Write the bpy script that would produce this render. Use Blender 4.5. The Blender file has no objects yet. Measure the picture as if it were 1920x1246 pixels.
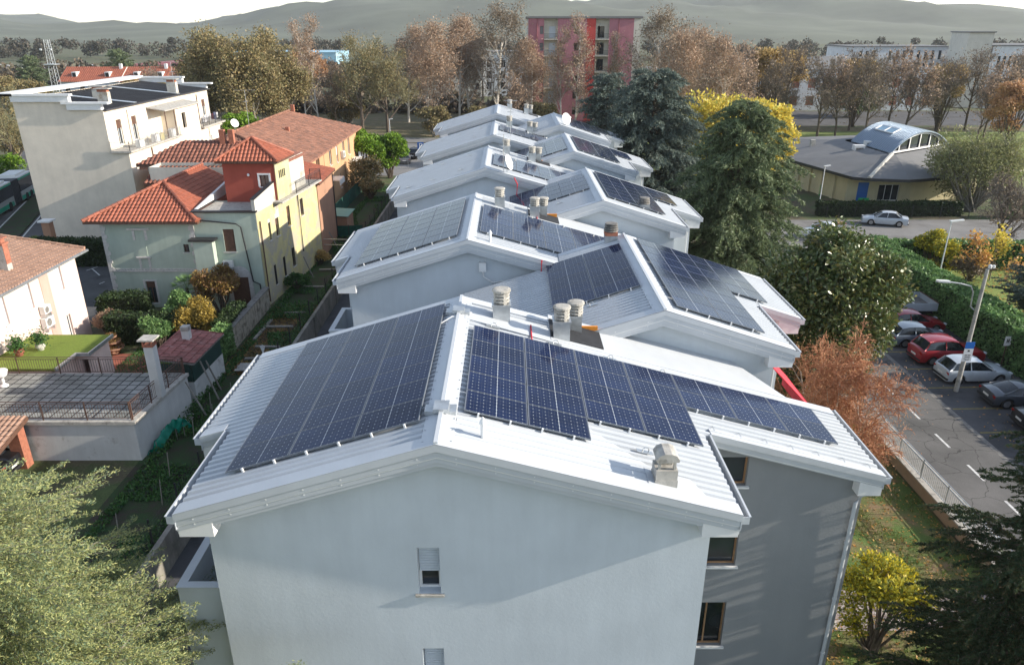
import bpy, math, random
import numpy as np
from mathutils import Vector
R_ = math.radians
# ------------------------------------------------------------------ camera
sc = bpy.context.scene
FP, TH, YAW, HC = 1400.0, R_(23.1), R_(-.2), 19.0
cam_d = bpy.data.cameras.new('camera'); cam = bpy.data.objects.new('camera', cam_d)
sc.collection.objects.link(cam); sc.camera = cam
cam.location = (0, 0, HC); cam.rotation_euler = (R_(90) - TH, 0, YAW)
cam_d.sensor_width = 36; cam_d.lens = FP / 1920 * 36; cam_d.shift_y = 23 / 1920
cam_d.clip_start = .5; cam_d.clip_end = 6000
# ------------------------------------------------------------------ world, sun, exposure
SUNV = Vector((6.42, -.49, 2.67)).normalized()
w = bpy.data.worlds.new('World'); sc.world = w; w.use_nodes = True
nt = w.node_tree; bg = nt.nodes['Background']
sky = nt.nodes.new('ShaderNodeTexSky'); sky.sky_type = 'NISHITA'; sky.sun_disc = False
sky.sun_elevation = math.asin(SUNV.z); sky.sun_rotation = math.atan2(SUNV.x, SUNV.y)
sky.air_density = 1.0; sky.dust_density = .4; sky.ozone_density = 1.6; sky.altitude = 100
hs = nt.nodes.new('ShaderNodeHueSaturation'); hs.inputs['Saturation'].default_value = .66; nt.links.new(sky.outputs[0], hs.inputs['Color']); nt.links.new(hs.outputs[0], bg.inputs[0]); bg.inputs[1].default_value = .15
sd = bpy.data.lights.new('sun', 'SUN'); sun = bpy.data.objects.new('sun', sd); sc.collection.objects.link(sun)
sd.energy = 4.3; sd.angle = R_(.5); sd.color = (1, .91, .78)
sun.rotation_euler = (-SUNV).to_track_quat('-Z', 'Y').to_euler()
sc.view_settings.view_transform = 'Standard'; sc.view_settings.look = 'None'
sc.view_settings.exposure = .86; sc.view_settings.gamma = 1
sc.render.engine = 'CYCLES'
sc.cycles.max_bounces = 5; sc.cycles.diffuse_bounces = 3; sc.cycles.glossy_bounces = 2
sc.cycles.transmission_bounces = 3; sc.cycles.transparent_max_bounces = 6; sc.cycles.volume_bounces = 0
sc.cycles.caustics_reflective = False; sc.cycles.caustics_refractive = False

# ------------------------------------------------------------------ helpers
COL = sc.collection
def ray(u, v):                                   # photo pixel -> direction in the world
    a = (u - 960) / FP; b = (v - 646) / FP; s, c = math.sin(TH), math.cos(TH)
    x, y, z = a, c - b * s, -(s + b * c)
    return (x * math.cos(YAW) - y * math.sin(YAW), x * math.sin(YAW) + y * math.cos(YAW), z)
def G(u, v, z=0.0):                              # point on the level z
    r = ray(u, v); t = (z - HC) / r[2]; return Vector((r[0] * t, r[1] * t, z))
def PY(u, v, y):                                 # point on the vertical plane Y=y
    r = ray(u, v); t = y / r[1]; return Vector((r[0] * t, y, HC + r[2] * t))
ORG = {}; CH = {}
def tag(o, label=None, cat=None, group=None, kind=None):
    if label: o['label'] = label
    if cat: o['category'] = cat
    if group: o['group'] = group
    if kind: o['kind'] = kind
    return o
def thing(name, label, cat, loc=(0, 0, 0), group=None, rz=0):
    o = bpy.data.objects.new(name, None); COL.objects.link(o); o.location = loc; o.rotation_euler = (0, 0, rz)
    o.empty_display_size = .2
    ORG[o.name] = Vector(loc)
    return tag(o, label, cat, group)
def link(name, me, mat, parent, org):
    o = bpy.data.objects.new(name, me); COL.objects.link(o)
    if mat is not None:
        for m in (mat if isinstance(mat, (list, tuple)) else [mat]): me.materials.append(m)
    if parent is not None: o.parent = parent; CH.setdefault(parent.name, []).append(o)
    ORG[o.name] = org
    return o
class MB:
    def __init__(s): s.v = []; s.f = []; s.m = []; s.cm = 0
    def face(s, pts):
        n = len(s.v); s.v += [tuple(p) for p in pts]; s.f.append(tuple(range(n, n + len(pts)))); s.m.append(s.cm); return s
    def mesh(s, V, F):
        n = len(s.v); s.v += [tuple(p) for p in V]
        for f in F: s.f.append(tuple(i + n for i in f)); s.m.append(s.cm)
        return s
    def box(s, x0, x1, y0, y1, z0, z1):
        return s.mesh([(x0, y0, z0), (x1, y0, z0), (x1, y1, z0), (x0, y1, z0), (x0, y0, z1), (x1, y0, z1), (x1, y1, z1), (x0, y1, z1)],
                      [(3, 2, 1, 0), (4, 5, 6, 7), (0, 1, 5, 4), (1, 2, 6, 5), (2, 3, 7, 6), (3, 0, 4, 7)])
    def obox(s, c, u, v, w_):                    # centre and three half axes
        c, u, v, w_ = map(Vector, (c, u, v, w_)); V = []
        for k in (-1, 1):
            for a, b in ((-1, -1), (1, -1), (1, 1), (-1, 1)): V.append(c + a * u + b * v + k * w_)
        return s.mesh(V, [(3, 2, 1, 0), (4, 5, 6, 7), (0, 1, 5, 4), (1, 2, 6, 5), (2, 3, 7, 6), (3, 0, 4, 7)])
    def prism(s, pts, d):                        # polygon extruded by vector d
        d = Vector(d); P = [Vector(p) for p in pts]; n = len(P)
        V = P + [p + d for p in P]
        F = [tuple(range(n))[::-1], tuple(range(n, 2 * n))] + [(i, (i + 1) % n, n + (i + 1) % n, n + i) for i in range(n)]
        return s.mesh(V, F)
    def tube(s, path, r, n=8, r2=None, cap=True):
        P = [Vector(p) for p in path]; V = []; F = []
        up = Vector((0, 0, 1))
        for i, p in enumerate(P):
            t = (P[min(i + 1, len(P) - 1)] - P[max(i - 1, 0)]).normalized()
            a = t.cross(up)
            if a.length < .05: a = t.cross(Vector((1, 0, 0)))
            a.normalize(); b = t.cross(a)
            rr = r if r2 is None else r + (r2 - r) * i / (len(P) - 1)
            for k in range(n):
                q = 2 * math.pi * k / n; V.append(p + a * math.cos(q) * rr + b * math.sin(q) * rr)
        for i in range(len(P) - 1):
            for k in range(n): F.append((i * n + k, i * n + (k + 1) % n, (i + 1) * n + (k + 1) % n, (i + 1) * n + k))
        if cap: F += [tuple(range(n)), tuple(range(len(V) - n, len(V)))[::-1]]
        return s.mesh(V, F)
    def lathe(s, prof, c=(0, 0, 0), n=16):       # prof: (r, z)
        V = []; F = []
        for r, z in prof:
            for k in range(n):
                q = 2 * math.pi * k / n; V.append((c[0] + r * math.cos(q), c[1] + r * math.sin(q), c[2] + z))
        for i in range(len(prof) - 1):
            for k in range(n): F.append((i * n + k, i * n + (k + 1) % n, (i + 1) * n + (k + 1) % n, (i + 1) * n + k))
        F += [tuple(range(n))[::-1], tuple(range(len(V) - n, len(V)))]
        return s.mesh(V, F)
    def build(s, name, mat, parent=None, smooth=False, label=None):
        org = ORG[parent.name] if parent is not None else Vector((0, 0, 0))
        me = bpy.data.meshes.new(name)
        me.from_pydata([(x - org.x, y - org.y, z - org.z) for x, y, z in s.v], [], s.f)
        if isinstance(mat, (list, tuple)): me.polygons.foreach_set('material_index', s.m)
        if smooth: me.polygons.foreach_set('use_smooth', [True] * len(s.f))
        me.update()
        o = link(name, me, mat, parent, org)
        if label: o['label'] = label
        return o
def quads(name, V, mat, parent=None, n=4, org=None, smooth=False):      # V: (N, n, 3) numpy
    V = np.asarray(V, dtype=np.float32); N = V.shape[0]
    if org is None: org = ORG[parent.name] if parent is not None else Vector((0, 0, 0))
    me = bpy.data.meshes.new(name); me.vertices.add(N * n)
    me.vertices.foreach_set('co', (V.reshape(-1, 3) - np.array(org, dtype=np.float32)).ravel())
    me.loops.add(N * n); me.loops.foreach_set('vertex_index', np.arange(N * n, dtype=np.int32))
    me.polygons.add(N); me.polygons.foreach_set('loop_start', np.arange(0, N * n, n, dtype=np.int32))
    me.polygons.foreach_set('loop_total', np.full(N, n, dtype=np.int32))
    me.update(calc_edges=True)
    return link(name, me, mat, parent, org)
def copy_tree(o, parent=None):
    c = o.copy(); COL.objects.link(c); c.parent = parent; ORG[c.name] = ORG.get(o.name, Vector())
    for ch in CH.get(o.name, []): CH.setdefault(c.name, []).append(copy_tree(ch, c))
    return c
def place(o, loc, rz=0, label=None, s=1, cat=None, group=None):
    o.location = loc; o.rotation_euler = (0, 0, rz); o.scale = (s, s, s) if not isinstance(s, tuple) else s
    return tag(o, label, cat, group)

# ------------------------------------------------------------------ materials
def ramp(nt, fac, cols):
    r = nt.nodes.new('ShaderNodeValToRGB'); e = r.color_ramp.elements
    for i, (p, c) in enumerate(cols):
        x = e[i] if i < 2 else e.new(p)
        x.position = p; x.color = (*c, 1)
    nt.links.new(fac, r.inputs[0]); return r.outputs[0]
def noise(nt, scale, detail=4, rough=.6, vec=None, dist=0):
    n = nt.nodes.new('ShaderNodeTexNoise'); n.inputs['Scale'].default_value = scale; n.inputs['Detail'].default_value = detail
    n.inputs['Roughness'].default_value = rough; n.inputs['Distortion'].default_value = dist
    if vec is None:
        t = nt.nodes.new('ShaderNodeTexCoord'); vec = t.outputs['Object']
    nt.links.new(vec, n.inputs['Vector']); return n.outputs['Fac']
def bump(nt, b, h, strength=.3, dist=.02):
    n = nt.nodes.new('ShaderNodeBump'); n.inputs['Strength'].default_value = strength; n.inputs['Distance'].default_value = dist
    nt.links.new(h, n.inputs['Height']); nt.links.new(n.outputs[0], b.inputs['Normal'])
def newmat(name):
    m = bpy.data.materials.new(name); m.use_nodes = True; nt = m.node_tree
    return m, nt, nt.nodes['Principled BSDF']
def mul(nt, a, b, op='MULTIPLY', fac=1):
    n = nt.nodes.new('ShaderNodeMixRGB'); n.blend_type = op; n.inputs[0].default_value = fac
    for i, x in ((1, a), (2, b)):
        if isinstance(x, tuple): n.inputs[i].default_value = (*x, 1)
        else: nt.links.new(x, n.inputs[i])
    return n.outputs[0]
def mixf(nt, f, a, b):
    n = nt.nodes.new('ShaderNodeMixRGB'); nt.links.new(f, n.inputs[0])
    for i, x in ((1, a), (2, b)):
        if isinstance(x, tuple): n.inputs[i].default_value = (*x, 1)
        else: nt.links.new(x, n.inputs[i])
    return n.outputs[0]
def M(name, col, rough=.7, var=.12, scale=2.0, bmp=0.0, bscale=30, metal=0.0, spec=.5, streak=0.0, dirt=None, dirt_at=(.52, .68), coat=0, randv=0.0):
    m, nt, b = newmat(name)
    lo = tuple(c * (1 - var) for c in col); hi = tuple(min(1, c * (1 + var)) for c in col)
    n1 = noise(nt, scale, 5)
    c = ramp(nt, n1, [(.3, lo), (.7, hi)])
    if streak:                                    # rain streaks running down a wall
        t = nt.nodes.new('ShaderNodeTexCoord'); mp = nt.nodes.new('ShaderNodeMapping'); mp.inputs['Scale'].default_value = (1, 1, .12)
        nt.links.new(t.outputs['Object'], mp.inputs[0]); n2 = noise(nt, 2.6, 5, .65, mp.outputs[0])
        c = mul(nt, c, ramp(nt, n2, [(.35, (1, 1, 1)), (.75, (1 - streak,) * 3)]))
    if dirt:
        n3 = noise(nt, scale * .6, 8, .7)
        f = ramp(nt, n3, [(dirt_at[0], (0, 0, 0)), (dirt_at[1], (1, 1, 1))]); c = mixf(nt, f, c, dirt)
    if randv:
        g = nt.nodes.new('ShaderNodeNewGeometry'); c = mul(nt, c, ramp(nt, g.outputs['Random Per Island'], [(0, (1 - randv,) * 3), (1, (1 + randv,) * 3)]))
    nt.links.new(c, b.inputs['Base Color']); b.inputs['Roughness'].default_value = rough; b.inputs['Metallic'].default_value = metal
    b.inputs['Specular IOR Level'].default_value = spec
    if coat: b.inputs['Coat Weight'].default_value = coat; b.inputs['Coat Roughness'].default_value = .08
    if bmp: bump(nt, b, noise(nt, bscale, 5), bmp, .02)
    return m
def leafmat(name, cols, rough=.55, trans=.25, spec=.3):
    m, nt, b = newmat(name); g = nt.nodes.new('ShaderNodeNewGeometry')
    k = len(cols); c = ramp(nt, g.outputs['Random Per Island'], [(i / max(1, k - 1), q) for i, q in enumerate(cols)])
    nz = noise(nt, .9, 3); c = mul(nt, c, ramp(nt, nz, [(.3, (.72,) * 3), (.7, (1.25,) * 3)]))
    nt.links.new(c, b.inputs['Base Color']); b.inputs['Roughness'].default_value = rough; b.inputs['Specular IOR Level'].default_value = spec
    t = nt.nodes.new('ShaderNodeBsdfTranslucent'); nt.links.new(c, t.inputs[0])
    mx = nt.nodes.new('ShaderNodeMixShader'); mx.inputs[0].default_value = trans
    out = nt.nodes['Material Output']; nt.links.new(b.outputs[0], mx.inputs[1]); nt.links.new(t.outputs[0], mx.inputs[2]); nt.links.new(mx.outputs[0], out.inputs[0])
    return m
def glassmat(name, col=(.02, .025, .03), rough=.06):
    m, nt, b = newmat(name); n = noise(nt, .7, 2)
    nt.links.new(ramp(nt, n, [(.35, tuple(c * .5 for c in col)), (.65, tuple(c * 1.8 for c in col))]), b.inputs['Base Color'])
    b.inputs['Roughness'].default_value = rough; b.inputs['Specular IOR Level'].default_value = .6; return m
MAT = {}
MAT['roofwhite'] = M('white_metal_roof', (.48, .505, .53), .42, .06, .8, spec=.5, dirt=(.56, .58, .60), dirt_at=(.6, .8))
MAT['flash'] = M('white_flashing', (.51, .535, .56), .45, .05, 1.3)
MAT['wallwhite'] = M('pale_render', (.56, .605, .64), .9, .05, .7, .15, 14, streak=.07)
MAT['wallgrey'] = M('grey_render', (.25, .26, .268), .9, .05, .6, .25, 14, streak=.05)
MAT['wallrose'] = M('pinkish_render', (.62, .50, .48), .9, .04, .6, .2, 14)
MAT['trim'] = M('white_trim', (.74, .74, .73), .6, .05, 2)
MAT['gal'] = M('galvanised_steel', (.5, .52, .53), .35, .18, 4, metal=.7)
MAT['dark'] = M('dark_rubber_and_room', (.02, .021, .024), .8, .3, 5)
MAT['black'] = M('black_metal', (.025, .025, .027), .5, .2, 5)
MAT['glass'] = glassmat('window_glass')
MAT['shutter'] = M('roller_shutter', (.55, .6, .66), .5, .05, 4)
MAT['wood'] = M('bare_wood', (.35, .2, .1), .8, .25, 6, .3)
MAT['conc'] = M('weathered_concrete', (.42, .40, .36), .95, .2, 5, .6, 40, dirt=(.2, .19, .17))
MAT['brick'] = M('red_brick', (.34, .13, .08), .9, .25, 6, .5, 30)
MAT['asphalt'] = M('asphalt', (.085, .085, .09), .95, .2, .5, .4, 60, dirt=(.05, .05, .052), dirt_at=(.5, .62))
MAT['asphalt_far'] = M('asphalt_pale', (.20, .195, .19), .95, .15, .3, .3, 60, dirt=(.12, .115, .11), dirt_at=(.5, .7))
MAT['lane'] = M('road_paint', (.62, .62, .6), .8, .15, 5, dirt=(.3, .3, .3))
MAT['bark'] = M('bark', (.11, .085, .065), .95, .3, 6, .6, 25)
MAT['barkgrey'] = M('grey_bark', (.22, .20, .17), .95, .3, 4, .5, 20)
MAT['barkwhite'] = M('birch_bark', (.62, .58, .52), .9, .25, 3, .4, 20, dirt=(.12, .1, .09), dirt_at=(.62, .7))
MAT['plastic'] = M('white_plastic', (.7, .7, .68), .5, .05, 4)
MAT['red'] = M('red_fabric', (.55, .03, .05), .8, .1, 3)
MAT['orange'] = M('orange_membrane', (.75, .27, .03), .7, .15, 6)
# ------------------------------------------------------------------ solar modules
def panelmat():
    m, nt, b = newmat('solar_cells'); N = nt.nodes
    t = N.new('ShaderNodeTexCoord'); s = N.new('ShaderNodeSeparateXYZ'); nt.links.new(t.outputs['Object'], s.inputs[0])
    def ma(op, a, b_=None, c=None):
        n = N.new('ShaderNodeMath'); n.operation = op
        for i, x in enumerate((a, b_, c)):
            if x is None: continue
            if isinstance(x, (int, float)): n.inputs[i].default_value = x
            else: nt.links.new(x, n.inputs[i])
        return n.outputs[0]
    X, Y = s.outputs[0], s.outputs[1]            # module is 1.55 x 1.06, origin in its centre
    px, py = .0795, .1695
    fx = ma('ABSOLUTE', ma('SUBTRACT', ma('MODULO', ma('ADD', ma('ABSOLUTE', X), px * 20 - .006), px), px / 2))
    fy = ma('ABSOLUTE', ma('SUBTRACT', ma('MODULO', ma('ADD', Y, py * 20), py), py / 2))
    lx = ma('GREATER_THAN', fx, px / 2 - .0018); ly = ma('GREATER_THAN', fy, py / 2 - .0028)
    dia = ma('GREATER_THAN', ma('ADD', ma('SUBTRACT', fx, px / 2), ma('SUBTRACT', fy, py / 2)), -.016)
    two = ma('GREATER_THAN', ma('ABSOLUTE', ma('SUBTRACT', ma('MODULO', ma('ADD', ma('ABSOLUTE', X), px * 20 - .006), px * 2), px)), px - .02)
    dia = ma('MULTIPLY', dia, two)
    mid = ma('LESS_THAN', ma('ABSOLUTE', X), .006)
    edge = ma('MAXIMUM', ma('GREATER_THAN', ma('ABSOLUTE', X), .745), ma('GREATER_THAN', ma('ABSOLUTE', Y), .512))
    line = ma('MULTIPLY', ma('MAXIMUM', lx, ly), .10)
    f = ma('MAXIMUM', ma('MAXIMUM', line, ma('MULTIPLY', dia, .6)), ma('MULTIPLY', ma('MAXIMUM', ma('MULTIPLY', mid, .8), ma('MULTIPLY', edge, .22)), .75))
    nz = noise(nt, 1.3, 2)
    base = ramp(nt, nz, [(.3, (.006, .012, .040)), (.7, (.008, .017, .056))])
    oi = N.new('ShaderNodeObjectInfo'); base = mul(nt, base, ramp(nt, oi.outputs['Random'], [(0, (.8, .8, .8)), (1, (1.25, 1.25, 1.25))]))
    dn = noise(nt, 3.2, 6, .7); dust = mixf(nt, ramp(nt, dn, [(.45, (0, 0, 0)), (.85, (.015, .015, .015))]), base, (.3, .32, .34))
    c = mixf(nt, f, dust, (.62, .66, .70))
    nt.links.new(c, b.inputs['Base Color']); b.inputs['Roughness'].default_value = .09; b.inputs['Specular IOR Level'].default_value = .17
    b.inputs['IOR'].default_value = 1.38
    return m
MAT['pv'] = panelmat(); MAT['pvframe'] = M('module_frame', (.20, .22, .25), .45, .05, 3, metal=.4)
PV = {}
def pv_proto():
    mb = MB(); mb.cm = 0; mb.face([(-.76, -.52, .036), (.76, -.52, .036), (.76, .52, .036), (-.76, .52, .036)])
    mb.cm = 1
    for x0, x1, y0, y1 in ((-.773, -.76, -.53, .53), (.76, .773, -.53, .53), (-.76, .76, -.526, -.52), (-.76, .76, .52, .526)): mb.box(x0, x1, y0, y1, 0, .04)
    mb.face([(-.77, -.525, .002), (-.77, .525, .002), (.77, .525, .002), (.77, -.525, .002)])
    me = bpy.data.meshes.new('solar_panel'); me.from_pydata(mb.v, [], mb.f); me.polygons.foreach_set('material_index', mb.m)
    me.materials.append(MAT['pv']); me.materials.append(MAT['pvframe']); me.update(); return me
PVM = pv_proto()
clip_me = MB().box(-.02, .02, -.03, .02, -.07, .045); _m = bpy.data.meshes.new('module_clamp'); _m.from_pydata(clip_me.v, [], clip_me.f); _m.materials.append(MAT['trim']); CLIPM = _m
def solar_array(house, x0, z0, sl, sg, xs, ytop, cols, rows_per_col, mx=1.49, my=1.06, k=1.0):
    """modules laid on a slope; xs = horizontal distance of the array edge from the ridge, ytop = far edge"""
    a = math.atan(sl); off = .13; org = ORG[house.name]
    for c in range(cols):
        r = rows_per_col[c] if isinstance(rows_per_col, (list, tuple)) else rows_per_col
        if isinstance(r, tuple): lo, hi = r
        else: lo, hi = 0, r
        for j in range(lo, hi):
            dx = xs + (c + .5) * mx * k; y = ytop - (j + .5) * my * k
            x = x0 + sg * dx + sg * math.sin(a) * off * sg * sg; z = z0 - sl * dx + off
            o = bpy.data.objects.new('solar_panel', PVM); COL.objects.link(o); o.parent = house; CH.setdefault(house.name, []).append(o)
            o.location = Vector((x, y, z)) - org; o.rotation_euler = (0, sg * a, 0)
            o.scale = (mx * k / math.cos(a) / 1.565, my * k / 1.075, 1)
        for q in (.25, .75):                      # clamps along the lower edge
            dx = xs + (c + q) * mx * k; y = ytop - hi * my * k
            o = bpy.data.objects.new('module_clamp', CLIPM); COL.objects.link(o); o.parent = house
            o.location = Vector((x0 + sg * dx, y - .01, z0 - sl * dx + off)) - org; o.rotation_euler = (0, sg * a, 0)
# ------------------------------------------------------------------ facade with real openings
def facade(mb, A, B, zb, ztop, ops, depth=.25, brk=()):
    """wall from plan point A to B (outside on the right-hand side of A->B); ztop number or f(u); ops: (u0,u1,z0,z1)"""
    A = Vector((A[0], A[1], 0)); B = Vector((B[0], B[1], 0)); d = (B - A); L = d.length; d.normalize(); n = Vector((d.y, -d.x, 0))
    zt = ztop if callable(ztop) else (lambda u: ztop)
    us = sorted({0, L, *brk, *[q for o in ops for q in o[:2]]}); zs = sorted({q for o in ops for q in o[2:4]})
    P = lambda u, z, k=0: A + d * u - n * k + Vector((0, 0, z))
    for i in range(len(us) - 1):
        u0, u1 = us[i], us[i + 1]; um = (u0 + u1) / 2
        lev = [zb] + [z for z in zs if zb < z < min(zt(u0), zt(u1)) - .01] + [None]
        for j in range(len(lev) - 1):
            a, b = lev[j], lev[j + 1]; zm = (a + (b if b is not None else a + .01)) / 2
            if any(o[0] < um < o[1] and o[2] < zm < o[3] for o in ops): continue
            mb.face([P(u0, a), P(u1, a), P(u1, zt(u1) if b is None else b), P(u0, zt(u0) if b is None else b)])
    for u0, u1, z0, z1 in ops:
        mb.face([P(u0, z0), P(u0, z0, depth), P(u1, z0, depth), P(u1, z0)]); mb.face([P(u0, z1), P(u1, z1), P(u1, z1, depth), P(u0, z1, depth)])
        mb.face([P(u0, z0), P(u0, z1), P(u0, z1, depth), P(u0, z0, depth)]); mb.face([P(u1, z0), P(u1, z0, depth), P(u1, z1, depth), P(u1, z1)])
    return mb
def fpt(A, B, u, z, k=0):
    A = Vector((A[0], A[1], 0)); B = Vector((B[0], B[1], 0)); d = (B - A).normalized(); n = Vector((d.y, -d.x, 0)); return A + d * u - n * k + Vector((0, 0, z))
def fbox(mb, A, B, u0, u1, z0, z1, k0, k1):      # box on the facade: k = depth behind the face
    c = (fpt(A, B, (u0 + u1) / 2, (z0 + z1) / 2, (k0 + k1) / 2)); d = (Vector((B[0] - A[0], B[1] - A[1], 0))).normalized(); n = Vector((d.y, -d.x, 0))
    return mb.obox(c, d * (u1 - u0) / 2, n * abs(k1 - k0) / 2, Vector((0, 0, (z1 - z0) / 2)))
def window(par, A, B, o, depth=.25, fm='trim', mull=1, sill='trim', shut=None, shutfrac=0, name='window', fw=.06, persiana=None, bars=0, lintel=0):
    u0, u1, z0, z1 = o; f = MB(); k0, k1 = depth - .07, depth
    fbox(f, A, B, u0, u1, z1 - fw, z1, k0, k1); fbox(f, A, B, u0, u1, z0, z0 + fw, k0, k1)
    fbox(f, A, B, u0, u0 + fw, z0 + fw, z1 - fw, k0, k1); fbox(f, A, B, u1 - fw, u1, z0 + fw, z1 - fw, k0, k1)
    for i in range(mull):
        um = u0 + (u1 - u0) * (i + 1) / (mull + 1); fbox(f, A, B, um - fw * .5, um + fw * .5, z0 + fw, z1 - fw, k0 + .01, k1 - .01)
    wo = f.build(name, MAT[fm], par)
    g = MB(); fbox(g, A, B, u0 + .01, u1 - .01, z0 + .01, z1 - .01, k1 - .03, k1 - .015); g.build('pane', MAT['glass'], wo)
    g = MB(); fbox(g, A, B, u0, u1, z0, z1, k1 + .28, k1 + .3); g.build('interior', MAT['dark'], wo)  # dark sheet stands in for the unlit room behind the pane
    if shut and shutfrac:
        s = MB(); zz = z1 - (z1 - z0) * shutfrac; n = max(3, int((z1 - zz) / .07))
        for i in range(n):
            a = zz + (z1 - zz) * i / n; b = zz + (z1 - zz) * (i + 1) / n; fbox(s, A, B, u0 + .02, u1 - .02, a + .006, b, k0 - .035, k0 - .01)
        fbox(s, A, B, u0 + .02, u1 - .02, zz, z1, k0 - .012, k0 - .004)
        s.build('shutter', MAT[shut], wo)
    if sill:
        s = MB(); fbox(s, A, B, u0 - .08, u1 + .08, z0 - .06, z0 - .003, -.07, depth - .02); s.build('sill', MAT[sill], wo)
    if lintel:
        s = MB(); fbox(s, A, B, u0 - .14, u1 + .14, z1 + .003, z1 + .12, -.05, .01)
        fbox(s, A, B, u0 - .14, u0 - .003, z0, z1, -.03, .01); fbox(s, A, B, u1 + .003, u1 + .14, z0, z1, -.03, .01); s.build('surround', MAT[sill or 'trim'], wo)
    if bars:
        s = MB(); n = bars
        for i in range(n):
            u = u0 + (u1 - u0) * (i + .5) / n; fbox(s, A, B, u - .012, u + .012, z0, z1, -.03, -.01)
        s.build('grille', MAT['black'], wo)
    if persiana:                                  # open louvred shutters folded against the wall
        for sgn in (-1, 1):
            s = MB(); ww = (u1 - u0) * .5; ua, ub = (u0 - ww - .02, u0 - .02) if sgn < 0 else (u1 + .02, u1 + ww + .02)
            fbox(s, A, B, ua, ub, z0, z1, -.05, -.005)
            for i in range(int((z1 - z0) / .09)): fbox(s, A, B, ua + .05, ub - .05, z0 + .05 + i * .09, z0 + .09 + i * .09, -.065, -.05)
            s.build('shutter', MAT[persiana], wo)
    return wo
# ------------------------------------------------------------------ chimneys
def cowl_round(par, x, y, z, s=1.0, hb=.42, w_=.26, label=None, base='gal'):
    z += .1
    b = MB(); b.box(x - w_ * s, x + w_ * s, y - w_ * s, y + w_ * s, z - .9, z + hb * s); b.box(x - w_ * 1.12 * s, x + w_ * 1.12 * s, y - w_ * 1.12 * s, y + w_ * 1.12 * s, z + hb * s, z + (hb + .06) * s)
    o = b.build('chimney', MAT[base], par, label=label); zb = z + (hb + .06) * s
    c = MB(); r = .235 * s
    c.lathe([(r * .75, 0), (r * .8, .34 * s)], (x, y, zb), 18)
    for i in range(3): c.lathe([(r * .95, 0), (r * 1.06, .025 * s), (r * 1.06, .06 * s), (r * .95, .08 * s)], (x, y, zb + (.02 + .11 * i) * s), 18)
    c.lathe([(r * 1.12, 0), (r * 1.22, .03 * s), (r * 1.2, .085 * s), (r * .9, .11 * s)], (x, y, zb + .345 * s), 20)
    for a in range(4):
        q = a * math.pi / 2 + .5; c.obox((x + math.cos(q) * r * .9, y + math.sin(q) * r * .9, zb + .17 * s), (math.cos(q) * .03, math.sin(q) * .03, 0), (-math.sin(q) * .05, math.cos(q) * .05, 0), (0, 0, .17 * s))
    c.build('cowl', MAT['conc'], o, smooth=False); return o
def cowl_arch(par, x, y, z, s=1.0):
    b = MB(); w_ = .27 * s; b.box(x - w_, x + w_, y - w_, y + w_, z - .5, z + .5 * s); b.box(x - w_ - .012, x + w_ + .012, y - w_ - .012, y + w_ + .012, z - .5, z + .2)
    o = b.build('chimney', MAT['conc'], par); zb = z + .5 * s; c = MB(); w2 = .22 * s
    for sx in (-1, 1):
        for sy in (-1, 1): c.box(x + sx * w2 - (.05 if sx > 0 else -.0), x + sx * w2 + (.0 if sx > 0 else .05), y + sy * w2 - (.07 if sy > 0 else 0), y + sy * w2 + (0 if sy > 0 else .07), zb, zb + .26 * s)
    c.box(x - w2 * .8, x + w2 * .8, y + .02, y + w2 * .9, zb, zb + .26 * s)
    pr = [(x - w2 * 1.25, zb + .24 * s), (x + w2 * 1.25, zb + .24 * s), (x + w2 * 1.3, zb + .3 * s), (x + w2 * .95, zb + .42 * s), (x + w2 * .4, zb + .47 * s), (x - w2 * .4, zb + .47 * s), (x - w2 * .95, zb + .42 * s), (x - w2 * 1.3, zb + .3 * s)]
    c.prism([(a, y - w2 * 1.25, b_) for a, b_ in pr], (0, w2 * 2.5, 0)); c.build('cowl', MAT['conc'], o); return o
def cowl_slats(par, x, y, z, s=1.0, brick=True):
    o = MB(); w_ = .26 * s; o.box(x - w_, x + w_, y - w_, y + w_, z - .6, z + .3 * s); o = o.build('chimney', MAT['gal'], par)
    if brick: MB().box(x - w_ - .01, x + w_ + .01, y - w_ - .01, y + w_ + .01, z + .303 * s, z + .45 * s).build('brick_course', MAT['brick'], o); zb = z + .453 * s
    else: zb = z + .303 * s
    c = MB()
    for i in range(4):
        k = 1.12 - .05 * i; c.lathe([(w_ * k * .9, 0), (w_ * k * 1.1, .03 * s), (w_ * k * 1.05, .075 * s), (w_ * k * .75, .08 * s)], (x, y, zb + i * .095 * s), 14)
    c.lathe([(w_ * .75, 0), (w_ * .7, .36 * s)], (x, y, zb), 10); c.build('cowl', MAT['conc_dark'], o); return o
MAT['conc_dark'] = M('sooty_concrete', (.20, .19, .175), .95, .3, 5, .6, 30, dirt=(.08, .08, .08))
def vent_pipe(par, x, y, z):
    m = MB(); m.lathe([(.055, -.2), (.055, .36)], (x, y, z), 10); m.lathe([(.075, .34), (.085, .37), (.075, .4), (.01, .52)], (x, y, z), 12); return m.build('vent_pipe', MAT['trim'], par)
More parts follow.
